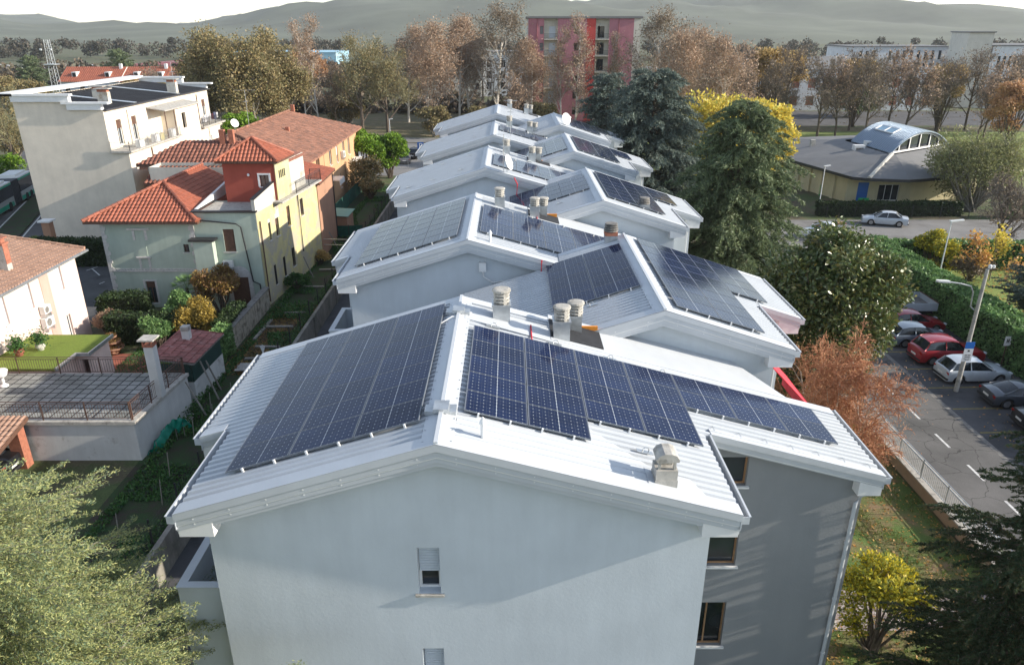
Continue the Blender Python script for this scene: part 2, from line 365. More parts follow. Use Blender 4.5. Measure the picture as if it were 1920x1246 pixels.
def dish(par, base, r, aim, mast=.7, name='satellite_dish'):
    base = Vector(base); top = base + Vector((0, 0, mast)); a = Vector(aim).normalized(); u = a.cross(Vector((0, 0, 1))).normalized(); v = u.cross(a)
    m = MB(); V = []; F = []; n = 20
    for i, rr in enumerate((0, .4, .75, 1)):
        for k in range(n): q = 2 * math.pi * k / n; V.append(top + (u * math.cos(q) + v * math.sin(q)) * r * rr + a * (.22 * r * rr * rr + .05))
    for i in range(3):
        for k in range(n): F.append((i * n + k, i * n + (k + 1) % n, (i + 1) * n + (k + 1) % n, (i + 1) * n + k))
    m.mesh(V, F); m.mesh([p - a * .015 for p in V], [f[::-1] for f in F]); o = m.build(name, MAT['plastic'], par, smooth=True)
    b = MB(); b.tube([base - Vector((0, 0, .3)), top], .025, 6); b.tube([top - v * r * .9 + a * .25 * r, top + a * r * 1.1], .012, 5); b.obox(top + a * r * 1.15, u * .04, v * .04, a * .06); b.build('mount', MAT['gal'], o)
    return o
def antenna(par, base, h, L=1.0, ax=(1, .2, 0), n=8):
    b = MB(); base = Vector(base); t = base + Vector((0, 0, h)); a = Vector(ax).normalized(); p = a.cross(Vector((0, 0, 1)))
    b.tube([base - Vector((0, 0, .3)), t], .022, 6); b.tube([t - a * L / 2, t + a * L / 2], .012, 4)
    for i in range(n): c = t - a * L / 2 + a * L * i / (n - 1); ln = .16 + .14 * i / n; b.tube([c - p * ln, c + p * ln], .007, 4)
    c = t - Vector((0, 0, h * .3)); b.tube([c - p * .45, c + p * .45], .012, 4)
    for i in range(6): q = c - p * .4 + p * .16 * i; b.tube([q - a * .25, q + a * .25], .006, 4)
    return b.build('antenna', MAT['gal'], par)
def anchor(par, x, y, z, sl, sg):
    b = MB(); a = math.atan(sl); d = Vector((sg * math.cos(a), 0, -math.sin(a))); n = Vector((sg * math.sin(a), 0, math.cos(a)))
    b.obox(Vector((x, y, z + .055)), d * .2, (0, .07, 0), n * .008); b.tube([Vector((x, y, z)) + d * q * .07 + n * h for q, h in ((-1, .06), (-1, .12), (-.5, .17), (.5, .17), (1, .12), (1, .06))], .014, 5); return b.build('roof_anchor', MAT['gal'], par)
# ------------------------------------------------------------------ corrugated roof of one row house
def corr(mb, xa, xb, ya, yb, Z, n, pitch=.25, h=.052):
    """ribs run along x; Z(x) roof plane; xa<xb"""
    pr = []; y = ya; k = math.ceil(ya / pitch)
    prof = [(0, 0), (.5, 0), (.6, 1), (.9, 1)]
    ys = [(ya, 0)]
    j = math.floor(ya / pitch)
    while j * pitch < yb:
        for f, q in prof:
            yy = (j + f) * pitch
            if ya + 1e-3 < yy < yb - 1e-3: ys.append((yy, q * h))
        j += 1
    ys.append((yb, 0))
    V = []; F = []
    for yy, q in ys: V += [(xa, yy, Z(xa) + q + .02), (xb, yy, Z(xb) + q + .02)]
    for i in range(len(ys) - 1): F.append((2 * i, 2 * i + 1, 2 * i + 3, 2 * i + 2))
    mb.mesh(V, F)
def sheet(mb, pts, Z, up=.07, th=.012):          # smooth flashing lying over the ribs
    P = [(x, y, Z(x) + up) for x, y in pts]; mb.prism([(x, y, z - th) for x, y, z in P], (0, 0, th))
def bolts(mb, pts, Z, up=.075, r=.013):
    for x, y in pts: mb.box(x - r, x + r, y - r, y + r, Z(x) + up - .01, Z(x) + up + .008)
def rake(mb, x0, x1, Z, y, inward, hh=.5, dd=.42):
    """stepped fascia along a slope edge from x0 to x1 at plane y; inward = +1 when the roof lies at larger y"""
    prof = [(dd, .085), (0, .085), (0, -.10), (.035, -.105), (.035, -.25), (.07, -.255), (.07, -.40), (.105, -.405), (.105, -hh), (.16, -hh), (.16, -.28), (dd, -.28)]
    prof = [(a, b if b > -.3 or hh >= .5 else b * hh / .5) for a, b in prof]
    A = [(x0, y + inward * a, Z(x0) + b) for a, b in prof]; B = [(x1, y + inward * a, Z(x1) + b) for a, b in prof]; n = len(prof)
    F = [tuple(range(n)), tuple(range(n, 2 * n))[::-1]] + [(i, n + i, n + (i + 1) % n, (i + 1) % n) for i in range(n)]
    mb.mesh(A + B, F)
def rakebolts(mb, x0, x1, Z, y, inward):
    L = abs(x1 - x0); n = max(2, int(L / .8))
    for i in range(n):
        x = x0 + (x1 - x0) * (i + .5) / n
        for dz, yo in ((-.18, .03), (-.33, .065)): mb.box(x - .014, x + .014, y + yo, y + yo + .03, Z(x) + dz - .014, Z(x) + dz + .014)
def gutter(mb, x, sg, y0, y1, z):
    """box gutter along y at the eave x; sg = outward direction"""
    xo = x + sg * .14
    a, b = sorted((x, xo))
    mb.box(a, b, y0, y1, z - .17, z - .15)
    p, q = sorted((xo, xo + sg * .018)); mb.box(p, q, y0, y1, z - .17, z + .03); p, q = sorted((xo + sg * .018, xo + sg * .045)); mb.box(p, q, y0, y1, z + .012, z + .03)
    for yy in (y0, y1 - .015): mb.box(a, b, yy, yy + .015, z - .15, z + .02)
    a, b = sorted((x, x - sg * .02)); mb.box(a, b, y0, y1, z - .33, z - .04)
GR = 'white row houses of the terrace with stepped metal roofs'
def row_house(label, xr, zr, sL, sR, yc, rects, ridge):
    """rects: (x0, x1, y0, y1, flags) f front fascia, b back fascia, w small wing fascia, g gutter; ridge: (y0, y1)"""
    h = thing('row_house', label, 'house', (xr, yc, 0), GR)
    ZL = lambda x: zr - sL * (xr - x); ZR = lambda x: zr - sR * (x - xr)
    Z = lambda x: ZL(x) if x < xr else ZR(x)
    cs = MB()
    for x0, x1, y0, y1, fl_ in rects: corr(cs, x0, x1, y0 + (.03 if 'f' in fl_ else 0), y1 - (.03 if 'b' in fl_ else 0), Z, 0)
    roof = cs.build('roof', MAT['roofwhite'], h)
    sl = MB()
    for x0, x1, y0, y1, fl_ in rects:
        xa, xb = (x0 + .05 if x1 <= xr else x0), (x1 - .05 if x1 > xr else x1)
        ya = y0 + (.05 if ('f' in fl_ or 'w' in fl_) else 0); yb = y1 - (.05 if 'b' in fl_ else 0)
        sl.prism([(xa, ya, Z(xa + 1e-6 if x1 > xr else xa) - .28), (xb, ya, Z(xb) - .28), (xb, ya, Z(xb) + .004), (xa, ya, Z(xa) + .004)], (0, yb - ya, 0))
    sl.build('soffit', MAT['trim'], h)
    fl = MB(); bo = MB(); fa = MB(); rb = MB(); g = MB(); y0r, y1r = ridge
    for sg, Zs in ((-1, ZL), (1, ZR)):
        sheet(fl, [(xr, y0r), (xr + sg * .34, y0r), (xr + sg * .34, y1r), (xr, y1r)], Zs, .082)
        bolts(bo, [(xr + sg * .3, y0r + .25 + i * .49) for i in range(int((y1r - y0r) / .49))], Zs, .09)
    fl.box(xr - .045, xr + .045, y0r + .02, y1r - .02, zr + .06, zr + .125)
    for x0, x1, y0, y1, fl_ in rects:
        left = x0 < xr; out = x0 if left else x1; sg = -1 if left else 1
        for c, yy, s_ in (('f', y0, 1), ('b', y1, -1)):
            if c not in fl_: continue
            a, b = sorted((yy, yy + s_ * .36)); sheet(fl, [(x0, a), (x1, a), (x1, b), (x0, b)], Z, .08)
            bolts(bo, [(x0 + .3 + i * .5, yy + s_ * .3) for i in range(int((x1 - x0 - .3) / .5))], Z)
            fa = MB(); rake(fa, x0, x1, Z, yy, s_); fa.build('fascia', MAT['flash'], h)
            if c == 'f': rakebolts(rb, x0, x1, Z, yy, s_)
        if 'w' in fl_:
            a, b = (x0, out) if not left else (x1, out)
            inner = [r for r in rects if r[3] <= y0 + .01 and (r[0] < xr) == left]
            if inner:
                q = inner[0][0] if left else inner[0][1]; fa = MB(); rake(fa, q + sg * .2, out + sg * .0, Z, y0, 1, .40, .3); fa.build('fascia', MAT['flash'], h)
        if 'g' in fl_: g = MB(); gutter(g, out, sg, y0 + .02, y1 - .02, Z(out)); g.build('gutter', MAT['flash'], h)
        # loose screws along the sheeting
        n = int((y1 - y0) / .98)
        for j in range(n):
            for q in range(int((x1 - x0) / 1.6)): bo.box(x0 + .8 + q * 1.6 - .01, x0 + .8 + q * 1.6 + .01, y0 + .18 + j * .98 - .01, y0 + .18 + j * .98 + .01, Z(x0 + .8 + q * 1.6) + .055, Z(x0 + .8 + q * 1.6) + .07)
    bo.build('bolts', MAT['gal'], roof); fl.build('flashing', MAT['flash'], roof)
    if rb.v: rb.build('bolts', MAT['trim'], h)
    return h, Z, roof
# ------------------------------------------------------------------ the terrace of white row houses
def balcony(par, x0, x1, y0, y1, zt, mat='wallwhite'):
    """solid parapet balcony on the west side: open on the east against the wall"""
    m = MB(); t = .16
    m.box(x0, x0 + t, y0, y1, zt - 2.9, zt); m.box(x0 + t, x1, y0, y0 + t, zt - 2.9, zt); m.box(x0 + t, x1, y1 - t, y1, zt - 2.9, zt)
    m.box(x0 + t, x1, y0 + t, y1 - t, zt - 1.25, zt - 1.05); o = m.build('balcony', MAT[mat], par)
    c = MB(); c.box(x0 - .03, x0 + t + .03, y0 - .03, y1 + .03, zt + .002, zt + .05); c.box(x0 + t + .031, x1, y0 - .03, y0 + t + .03, zt + .002, zt + .05); c.box(x0 + t + .031, x1, y1 - t - .03, y1 + .03, zt + .002, zt + .05)
    c.build('coping', MAT['flash'], o); return o
def bracket(h, xe, xw, sg, y0, y1, Z):
    m = MB(); zb = Z(xe) - .56; a = xe + -sg * .02; b = xw - sg * .32
    m.prism([(a, y0, zb), (b, y0, zb), (b, y0, Z(b) - .3), (a, y0, Z(a) - .3)], (0, y1 - y0, 0)); m.build('eave_bracket', MAT['trim'], h)
def A_house(label, xr, zr, sL, sR, Y0, k, arrays=True, far=0, win=True):
    D = {0: 9.2, 1: 9.43, 2: 9.35, 3: 9.9}.get(far, 9.6); Lf, Lb, nf = 5.717 * k, 6.6 * k, 3.74 * k
    Rf, Rb = 6.55 * k, 11.55 * k; y2 = Y0 + D; yw = Y0 + 3.55 * k; ys = Y0 + 7.42 * k; xs = xr + 2.75 * k
    rects = [(xr - Lf, xr, Y0, Y0 + nf, 'fg'), (xr - Lb, xr, Y0 + nf, y2, 'wbg'), (xr, xr + Rf, Y0, yw, 'fg'), (xr, xs, yw, y2, 'b'), (xs, xr + Rb, yw, ys, 'wbg')]
    h, Z, roof = row_house(label, xr, zr, sL, sR, Y0 + D / 2, rects, (Y0, y2))
    zt = lambda X0: (lambda u: Z(X0 + u) - .27)
    xl, xr_, xl2, xr2 = xr - Lf + .46, xr + Rf - .5, xr - Lb + .46, xr + Rb - .32; yf = Y0 + .5; yb = y2 - .35; ybr = ys + .0; yl2 = Y0 + nf + .35; yr2 = yw + .4
    A, B = (xl, yf), (xr_, yf); w0 = (xr - .6 * k - xl, xr - .085 * k - xl, zr - 4.23 * k, zr - 2.92 * k)
    m = MB(); ops = [w0] if far == 0 else []
    if far == 0: ops.append((w0[0], w0[1], w0[2] - 3, w0[3] - 3))
    facade(m, A, B, -1.3, zt(xl), ops, .3, (xr - xl,))
    wy = Y0 + nf
    facade(m, (xl, yl2), (xl, yf), -1.3, Z(xl) - .27, [(yl2 - yf - 2.2, yl2 - yf - 1.0, zr - 5.6, zr - 3.3)] if far < 3 else [], .25)
    facade(m, (xl2, yl2), (xl, yl2), -1.3, lambda u: Z(xl2 + u) - .27, [])
    facade(m, (xl2, yb), (xl2, yl2), -1.3, Z(xl2) - .27, [(1, 2.2, 5.6, 7.2), (3, 4.2, 5.6, 7.2), (1, 2.2, 2.6, 4.2)], .25)
    facade(m, (xr_, yf), (xr_, yr2), -1.3, Z(xr_) - .27, [])
    facade(m, (xr2, yr2), (xr2, ybr), -1.3, Z(xr2) - .27, [(1, 2.4, 5.0, 6.6), (1, 2.4, 2.0, 3.6)], .25)
    facade(m, (xs, yb), (xl2, yb), -1.3, lambda u: Z(xs - u) - .27, [], .2, (xs - xr,))
    facade(m, (xs, ybr), (xs, yb), -1.3, Z(xs) - .27, [])
    facade(m, (xr2, ybr), (xs, ybr), -1.3, lambda u: Z(xr2 - u) - .27, [])
    m.build('wall', MAT['wallwhite'], h)
    m = MB(); wA, wB = (xr_ + .003, yr2), (xr2, yr2); off = 4.52 - xr_; wops = []
    if far == 0:
        wops = [(.85 + off, 1.93 + off, 7.44, 8.35), (.95 + off, 1.95 + off, 4.72, 5.86), (.8 + off, 1.87 + off, 1.7, 3.38)]
    facade(m, wA, wB, 0, lambda u: Z(xr_ + .003 + u) - .27, wops, .22); m.build('wall', MAT['wallgrey'] if far == 0 else MAT['wallwhite'], h, label='darker grey rendered wing wall' if far == 0 else None)
    if far == 0:
        window(h, A, B, w0, .3, 'trim', 0, 'conc', 'shutter', .62); window(h, A, B, (w0[0], w0[1], w0[2] - 3, w0[3] - 3), .3, 'trim', 0, 'conc', 'shutter', .9)
        for i, o in enumerate(wops): window(h, wA, wB, o, .2, 'wood', 1 if i == 2 else 0, 'trim', fw=.045)
    window(h, (xl2, yb), (xl2, yl2), (1, 2.2, 5.6, 7.2), .25, 'trim', 1, 'trim', 'shutter', .4)
    bracket(h, xr - Lf, xl, -1, Y0 + .09, Y0 + .5, Z); bracket(h, xr + Rf, xr_, 1, Y0 + .09, Y0 + .5, Z)
    bracket(h, xr + Rb, xr2, 1, yw + .05, yr2, Z); bracket(h, xr - Lb, xl2, -1, Y0 + nf + .05, yl2, Z)
    for zt_ in (zr - 4.5 * k, zr - 7.5 * k): balcony(h, xl - 1.25 * k, xl, Y0 + 1.0 * k, Y0 + 4.0 * k, zt_)
    # smooth apron between this roof and the next house, and the smooth zone along the front edge
    f = MB(); sheet(f, [(xs + .02, ys - .1), (xr + Rb - 1.4, ys - .1), (xr + Rb - 2.6, ys + 2.0 * k), (xs + .02, ys + 2.0 * k)], Z, .10, .1)
    if far == 0:
        sheet(f, [(xr + .3, Y0 + .3), (xr + 5.4, Y0 + .3), (xr + 4.9, Y0 + 1.0), (xr + 3.4, Y0 + 2.35), (xr + .36, Y0 + 1.45)], Z, .062)
        sheet(f, [(xr + 4.55, Y0 + .1), (xr + 6.0, Y0 + .1), (xr + 5.6, Y0 + 1.0), (xr + 4.55, Y0 + 1.05)], Z, .078)
        sheet(f, [(xr + .2, Y0 + 7.35), (xs + 3.6, Y0 + 6.95), (xs + 3.6, Y0 + 7.4), (xs, Y0 + 7.5), (xs, Y0 + 8.2), (xr + .2, Y0 + 8.6)], Z, .09)
    f.build('apron_flashing', MAT['flash'], roof)
    cowl_round(h, xr + 1.28 * k, Y0 + 8.14 * k, Z(xr + 1.28 * k), k, label=None)
    cowl_round(h, xr + 3.1 * k, Y0 + 7.75 * k, Z(xr + 3.1 * k), k * .95, .55); cowl_round(h, xr + 3.6 * k, Y0 + 8.65 * k, Z(xr + 3.6 * k), k * .95, .5, .2)
    b = MB(); xa, xb = xr + 2.78 * k, xr + 4.4 * k; ya, yb_ = Y0 + 7.55 * k, Y0 + 9.0 * k
    b.prism([(xa, ya, Z(xa) + .11), (xb, ya, Z(xb) + .11), (xb, yb_, Z(xb) + .11), (xa, yb_, Z(xa) + .11)], (0, 0, .02)); b.build('membrane', MAT['dark'], roof)
    if far < 3: b = MB(); b.box(xb - .75, xb - .05, yb_ - .1, yb_ - .02, Z(xb) + .15, Z(xb) + .32); b.build('membrane_edge', MAT['orange'], roof)
    if far < 2: vent_pipe(h, xr + .95 * k, Y0 + .75 * k, Z(xr + .95 * k) + .05)
    for dx, dy in ((1.04, 7.19), (2.87, 7.04), (4.5, 6.94), (6.05, 6.82)): anchor(h, xr + dx * k, Y0 + dy * k - .0, Z(xr + dx * k) + .05, sR, 1)
    return h, Z, roof
def B_house(label, xr, zr, s, Y0, k, far=0):
    D = 10.09 * k; W, W2, nf = 4.646 * k, 6.593 * k, 4.66 * k; L1, L2 = 3.3 * k, 7.4 * k; y2 = Y0 + D; ya = Y0 + .46; yl = Y0 + 8.7 * k
    rects = [(xr - L1, xr, Y0, ya, 'f'), (xr - L2, xr, ya, yl, ''), (xr - 3.0 * k, xr, yl, y2, 'b'), (xr, xr + W, Y0, Y0 + nf, 'fg'), (xr, xr + W2, Y0 + nf, y2, 'wbg')]
    h, Z, roof = row_house(label, xr, zr, s, s, Y0 + D / 2, rects, (Y0, y2))
    x0, x1, x2 = xr - L1 + .1, xr + W - .5, xr + W2 - .5; yf = Y0 + .5; yn = Y0 + nf + .35; yb = y2 - .35
    m = MB(); ops = [(xr - .45 - x0, xr + .35 - x0, zr - 2.35, zr - 1.1)] if far == 3 else []
    facade(m, (x0, yf), (x1, yf), -1.3, lambda u: Z(x0 + u) - .27, ops, .3, (xr - x0,))
    m.box(x0 + .1, xr + .9 * k, yf - .09, yf - .004, zr - 4, zr - 1.75)
    facade(m, (x1, yf), (x1, yn), -1.3, Z(x1) - .27, []); facade(m, (x1, yn), (x2, yn), -1.3, lambda u: Z(x1 + u) - .27, [])
    facade(m, (x2, yn), (x2, yb), -1.3, Z(x2) - .27, [(1, 2.2, 5.0, 6.6), (3, 4.2, 5, 6.6), (1, 2.2, 2.0, 3.6)], .25)
    facade(m, (x2, yb), (xr - L1, yb), -1.3, lambda u: Z(x2 - u) - .27, [], .2, (x2 - xr,))
    facade(m, (xr - L2 + .1, y2 - 1.6), (xr - L2 + .1, yf + .4), -1.3, Z(xr - L2 + .1) - .27, [])
    m.build('wall', MAT['wallwhite'], h)
    if far == 3: window(h, (x0, yf), (x1, yf), ops[0], .25, 'trim', 0, None, 'shutter', .95)
    bracket(h, xr + W, x1, 1, Y0 + .09, Y0 + .5, Z); bracket(h, xr + W2, x2, 1, Y0 + nf + .05, yn, Z)
    for dx, dy in ((-2.2, 2.4), (-3.4, 8.3)): anchor(h, xr + dx * k, Y0 + dy * k, Z(xr + dx * k) + .05, s, -1)
    b = MB(); b.tube([(x2 - .1, yn - .1, Z(x2) - .45), (x2 - .2, yn - .12, Z(x2) - .7), (x2 - .2, yn - .12, 0)], .05, 8); b.build('downpipe', MAT['flash'], h)
    # equipment hatch on the apron in front
    xh, yh = xr + .25 * k, Y0 - 0.25; zh = zr - 1.95 * k
    o = MB(); o.box(xh - .42, xh + .42, yh - .35, yh + .45, zh - .9, zh - .05); o.box(xh - .3, xh + .5, yh - .25, yh + .35, zh - .05, zh + .17); o = o.build('skylight_box', MAT['trim'], h)
    MB().prism([(xh - .25, yh - .2, zh + .175), (xh + .45, yh - .2, zh + .175), (xh + .45, yh + .3, zh + .26), (xh - .25, yh + .3, zh + .26)], (0, 0, .03)).build('pane', MAT['conc_dark'], o)
    return h, Z, roof
A1, ZA1, _ = A_house('nearest row house, its pale gable filling the foreground, solar panels on both slopes', -1.525, 11.02, .302, .270, 13.31, 1.0)
solar_array(A1, -1.525, 11.02, .302, -1, .42, 21.93, 3, 7, 1.49, 1.07)
solar_array(A1, -1.525, 11.02, .270, 1, .45, 20.07, 7, [5, 5, 4, 4, 2, 2, 2], 1.455, 1.035)
cowl_arch(A1, 3.42, 14.05, ZA1(3.42), .88); anchor(A1, 3.15, 15.05, ZA1(3.15) + .05, .27, 1)
m = MB(); m.tube([(9.85, 17.12, 7.3), (9.62, 17.12, 7.22), (9.5, 17.14, 6.95), (9.5, 17.18, -.2)], .055, 10)
for z_ in (1.5, 3.6, 5.6): m.lathe([(.068, -.03), (.068, .03)], (9.5, 17.17, z_), 10)
m.build('downpipe', MAT['flash'], A1)
for y_ in (14.65, 20.9): m = MB(); m.box(-1.7, -1.36, y_, y_ + .45, 11.1, 11.2); m.box(-1.9, -1.2, y_ + .05, y_ + .4, 11.02, 11.12); m.build('ridge_clamp', MAT['gal'], A1)
m = MB()
m.tube([(-1.3, 20.7, 11.02), (-1.7, 20.6, 11.12), (-2.2, 20.3, 10.9)], .02, 5); m.build('cable', MAT['trim'], A1)
m = MB(); m.tube([(.65, 19.85 + i * .37, ZA1(.65) + .12) for i in range(5)], .025, 5); m.build('warning_tape', MAT['red'], A1)
m = MB()                                          # lightning wire along the wing
for i in range(7): x_ = 5.4 + i * .72; m.tube([(x_, 17.05, ZA1(x_) + .05), (x_ - .06, 17.25, ZA1(x_) + .16), (x_ + .02, 17.4, ZA1(x_) + .05)], .008, 4)
m.tube([(5.2, 17.05, ZA1(5.2) + .09), (9.8, 17.05, ZA1(9.8) + .09)], .007, 4); m.build('gutter_brackets', MAT['gal'], A1)
A2, ZA2, _ = A_house('second row house of the left chain, panels on both slopes, junction box on its gable', -1.75, 10.77, .31, .28, 30.2, .98, far=1)
solar_array(A2, -1.75, 10.77, .31, -1, .46, 38.75, 3, 7, 1.5, 1.07, 1.0)
solar_array(A2, -1.75, 10.77, .28, 1, .42, 37.1, 6, [5, 5, 5, 4, 2, 2], 1.455, 1.05, 1.0)
m = MB(); m.box(-1.3, -1.0, 30.55, 30.69, 9.35, 9.75); m.tube([(-1.15, 30.62, 9.35), (-1.1, 30.62, 9.1), (-.7, 30.62, 8.85), (.2, 30.62, 9.0), (1.3, 30.6, 9.2)], .025, 6); m.build('junction_box', MAT['trim'], A2)
m = MB(); m.tube([(1.35, 30.1, ZA2(1.35) + .1), (1.33, 30.08, ZA2(1.35) - .5), (1.2, 30.1, ZA2(1.35) - 1.0)], .035, 5); m.tube([(1.4, 36.9 + .3 * i, ZA2(1.4) + .13) for i in range(4)], .03, 5); m.build('warning_tape', MAT['red'], A2)
A3, ZA3, _ = A_house('third row house of the left chain, bare left slope, aerial mast at its front', -1.52, 10.78, .316, .28, 47.2, 1.02, far=2)
solar_array(A3, -1.52, 10.78, .28, 1, .42, 53.3, 5, [4, 4, 4, 4, 3], 1.5, 1.07, 1.02)
dish(A3, (-.15, 47.6, ZA3(-.15)), .5, (.9, -.35, .35), .7); antenna(A3, (-.35, 47.5, ZA3(-.35)), 2.4, 1.1)
m = MB(); m.tube([(.3, 46.9, 10.3), (.5, 46.9, 9.9), (.45, 46.9, 9.1)], .04, 5); m.build('warning_tape', MAT['red'], A3)
A4, ZA4, _ = A_house('fourth row house of the left chain, bare left slope, panels only on the right', -1.33, 10.6, .304, .28, 64., 1.045, far=3)
solar_array(A4, -1.33, 10.6, .28, 1, .42, 71.2, 5, [3, 3, 3, 3, 2], 1.5, 1.07, 1.04)
antenna(A4, (.1, 66, ZA4(.1)), 3.0, 1.1)
A5, ZA5, _ = A_house('farthest row house of the left chain, bare white roof without panels', -1.3, 10.55, .304, .28, 81.2, 1.05, far=3)
for o, Zf, x, k, Y in ((A2, ZA2, -1.75, .98, 30.2), (A3, ZA3, -1.52, 1.02, 47.2), (A4, ZA4, -1.33, 1.045, 64.), (A5, ZA5, -1.3, 1.05, 81.2)):
    for dx, dy in ((-1.6, 2.2), (-3.4, 1.8), (-5.0, 1.9), (-1.3, 7.2), (-3.2, 7.2), (-4.8, 7.4)):
        if o is not A2: anchor(o, x + dx * k, Y + dy * k, Zf(x + dx * k) + .05, .3, -1)
B1, ZB1, _ = B_house('row house behind the nearest one with a red awning on its right side', 4.95, 10.63, .321, 22.2, .94)
solar_array(B1, 4.95, 10.63, .321, -1, .32, 30.25, 2, 5, 1.53, 1.09, 1.0); solar_array(B1, 4.95, 10.63, .321, 1, .45, 31.3, 3, [8, 8, 4], 1.5, 1.06, 1.0)
cowl_slats(B1, 4.36, 31.4, ZB1(4.36))
m = MB(); m.prism([(9.0, 22.9, 8.25), (9.05, 26.2, 8.25), (10.5, 25.6, 6.75), (10.45, 23.0, 6.75)], (0, 0, .05)); m.box(10.4, 10.52, 22.95, 25.65, 6.4, 6.78); m.build('awning', MAT['red'], B1)
m = MB(); m.box(9.0, 10.2, 23.2, 26.0, 4.7, 4.86); m.box(10.05, 10.2, 23.2, 26.0, 4.861, 5.8); m.build('terrace', MAT['trim'], B1)
B2, ZB2, _ = B_house('second row house of the right chain, slatted cowl standing in its right panels', 4.95, 10.46, .316, 39.2, .975, far=1)
solar_array(B2, 4.95, 10.46, .316, -1, .35, 47.1, 3, 4, 1.52, 1.1, 1.0); solar_array(B2, 4.95, 10.46, .316, 1, .4, 48.2, 3, [7, 7, 3], 1.6, 1.1, 1.0)
cowl_slats(B2, 7.45, 40.95, ZB2(7.45), 1, False)
B3, ZB3, _ = B_house('third row house of the right chain, half hidden, panels on both slopes', 4.76, 10.46, .317, 56., 1.01, far=2)
solar_array(B3, 4.76, 10.46, .317, -1, .35, 64.2, 3, 6, 1.5, 1.07, 1.0); solar_array(B3, 4.76, 10.46, .317, 1, .4, 65., 3, [7, 7, 3], 1.6, 1.1, 1.0)
B4, ZB4, _ = B_house('farthest row house of the right chain with a satellite dish on its ridge', 4.7, 10.5, .325, 72., 1.015, far=3)
solar_array(B4, 4.7, 10.5, .325, 1, 1.3, 81, 3, [7, 7, 4], 1.4, 1.0, 1.0)
dish(B4, (5.3, 73.3, ZB4(5.3)), .55, (.6, -.7, .3), .6)
# ------------------------------------------------------------------ the ground
def groundmat():
    m, nt, b = newmat('soil_and_grass'); t = nt.nodes.new('ShaderNodeTexCoord')
    a = noise(nt, .35, 8, .65); c = ramp(nt, a, [(.36, (.075, .06, .038)), (.47, (.10, .09, .05)), (.56, (.065, .095, .03)), (.75, (.10, .13, .045))])
    d = noise(nt, 9, 6, .7); c = mul(nt, c, ramp(nt, d, [(.3, (.6, .6, .6)), (.7, (1.35, 1.35, 1.35))]))
    nt.links.new(c, b.inputs['Base Color']); b.inputs['Roughness'].default_value = 1; bump(nt, b, d, .6, .05); return m
MAT['ground'] = groundmat()
def grassmat(name, cols, sc_=1.2):
    m, nt, b = newmat(name); a = noise(nt, sc_, 8, .7); c = ramp(nt, a, [(p, q) for p, q in cols])
    d = noise(nt, 22, 5, .7); c = mul(nt, c, ramp(nt, d, [(.3, (.65, .65, .65)), (.7, (1.35, 1.35, 1.35))]))
    nt.links.new(c, b.inputs['Base Color']); b.inputs['Roughness'].default_value = 1; bump(nt, b, d, .7, .04); return m
MAT['lawn'] = grassmat('lawn', [(.38, (.24, .165, .09)), (.46, (.17, .15, .06)), (.54, (.10, .155, .035)), (.7, (.075, .135, .03))], .55)
MAT['lawn2'] = grassmat('mown_lawn', [(.35, (.20, .24, .05)), (.5, (.17, .23, .05)), (.7, (.24, .24, .07))], .5)
MAT['vegbed'] = grassmat('garden_bed', [(.40, (.045, .036, .026)), (.5, (.03, .045, .016)), (.6, (.025, .065, .015)), (.75, (.04, .03, .02))], .9)
MAT['patio'] = M('terracotta_patio', (.30, .095, .06), .85, .2, 3, .3, 25, dirt=(.18, .08, .06))
def struct(name, mb, mat, parent=None): o = mb.build(name, MAT[mat], parent); o['kind'] = 'structure'; return o
g = MB(); x0, x1, y0, y1 = -13.9, 5.0, 6.0, 99.0; Q = 5000
for a, b, c, d in ((-Q, Q, -200, y0), (-Q, x0, y0, y1), (x1, Q, y0, y1), (-Q, Q, y1, Q)): g.face([(a, c, 0), (b, c, 0), (b, d, 0), (a, d, 0)])
for P in ([(x0, y0), (x0, y1)], [(x0, y1), (x1, y1)], [(x1, y1), (x1, y0)], [(x1, y0), (x0, y0)]):
    (a, b), (c, d) = P; g.face([(a, b, 0), (c, d, 0), (c, d, -1.4), (a, b, -1.4)])
struct('ground', g, 'ground')
struct('driveway', MB().face([(x0, y0, -1.3), (x1, y0, -1.3), (x1, y1, -1.3), (x0, y1, -1.3)]), 'asphalt')
def patch(name, pts, mat, z=.004): return struct(name, MB().face([(x, y, z) for x, y in pts]), mat)
patch('garden_soil', [(-17.6, 14), (-13.9, 14), (-13.9, 98), (-20, 98), (-17.0, 64), (-17.6, 50)], 'vegbed', .004)
patch('patio', [(-26, 36.3), (-20.6, 36.3), (-19.5, 43.2), (-24.8, 43.2)], 'patio', .006)
patch('parking_lot', [(-40, 47.5), (-28.9, 47.5), (-28.9, 62), (-40, 62)], 'asphalt', .008)
m = MB()
for (u0, v0, u1, v1) in ((172, 503, 187, 516), (186, 532, 196, 528), (162, 507, 183, 500)):
    a, b = G(u0, v0, .012), G(u1, v1, .012); d = (b - a).normalized(); n = Vector((-d.y, d.x, 0)) * .05; m.face([a - n, b - n, b + n, a + n])
struct('parking_marks', m, 'lane')
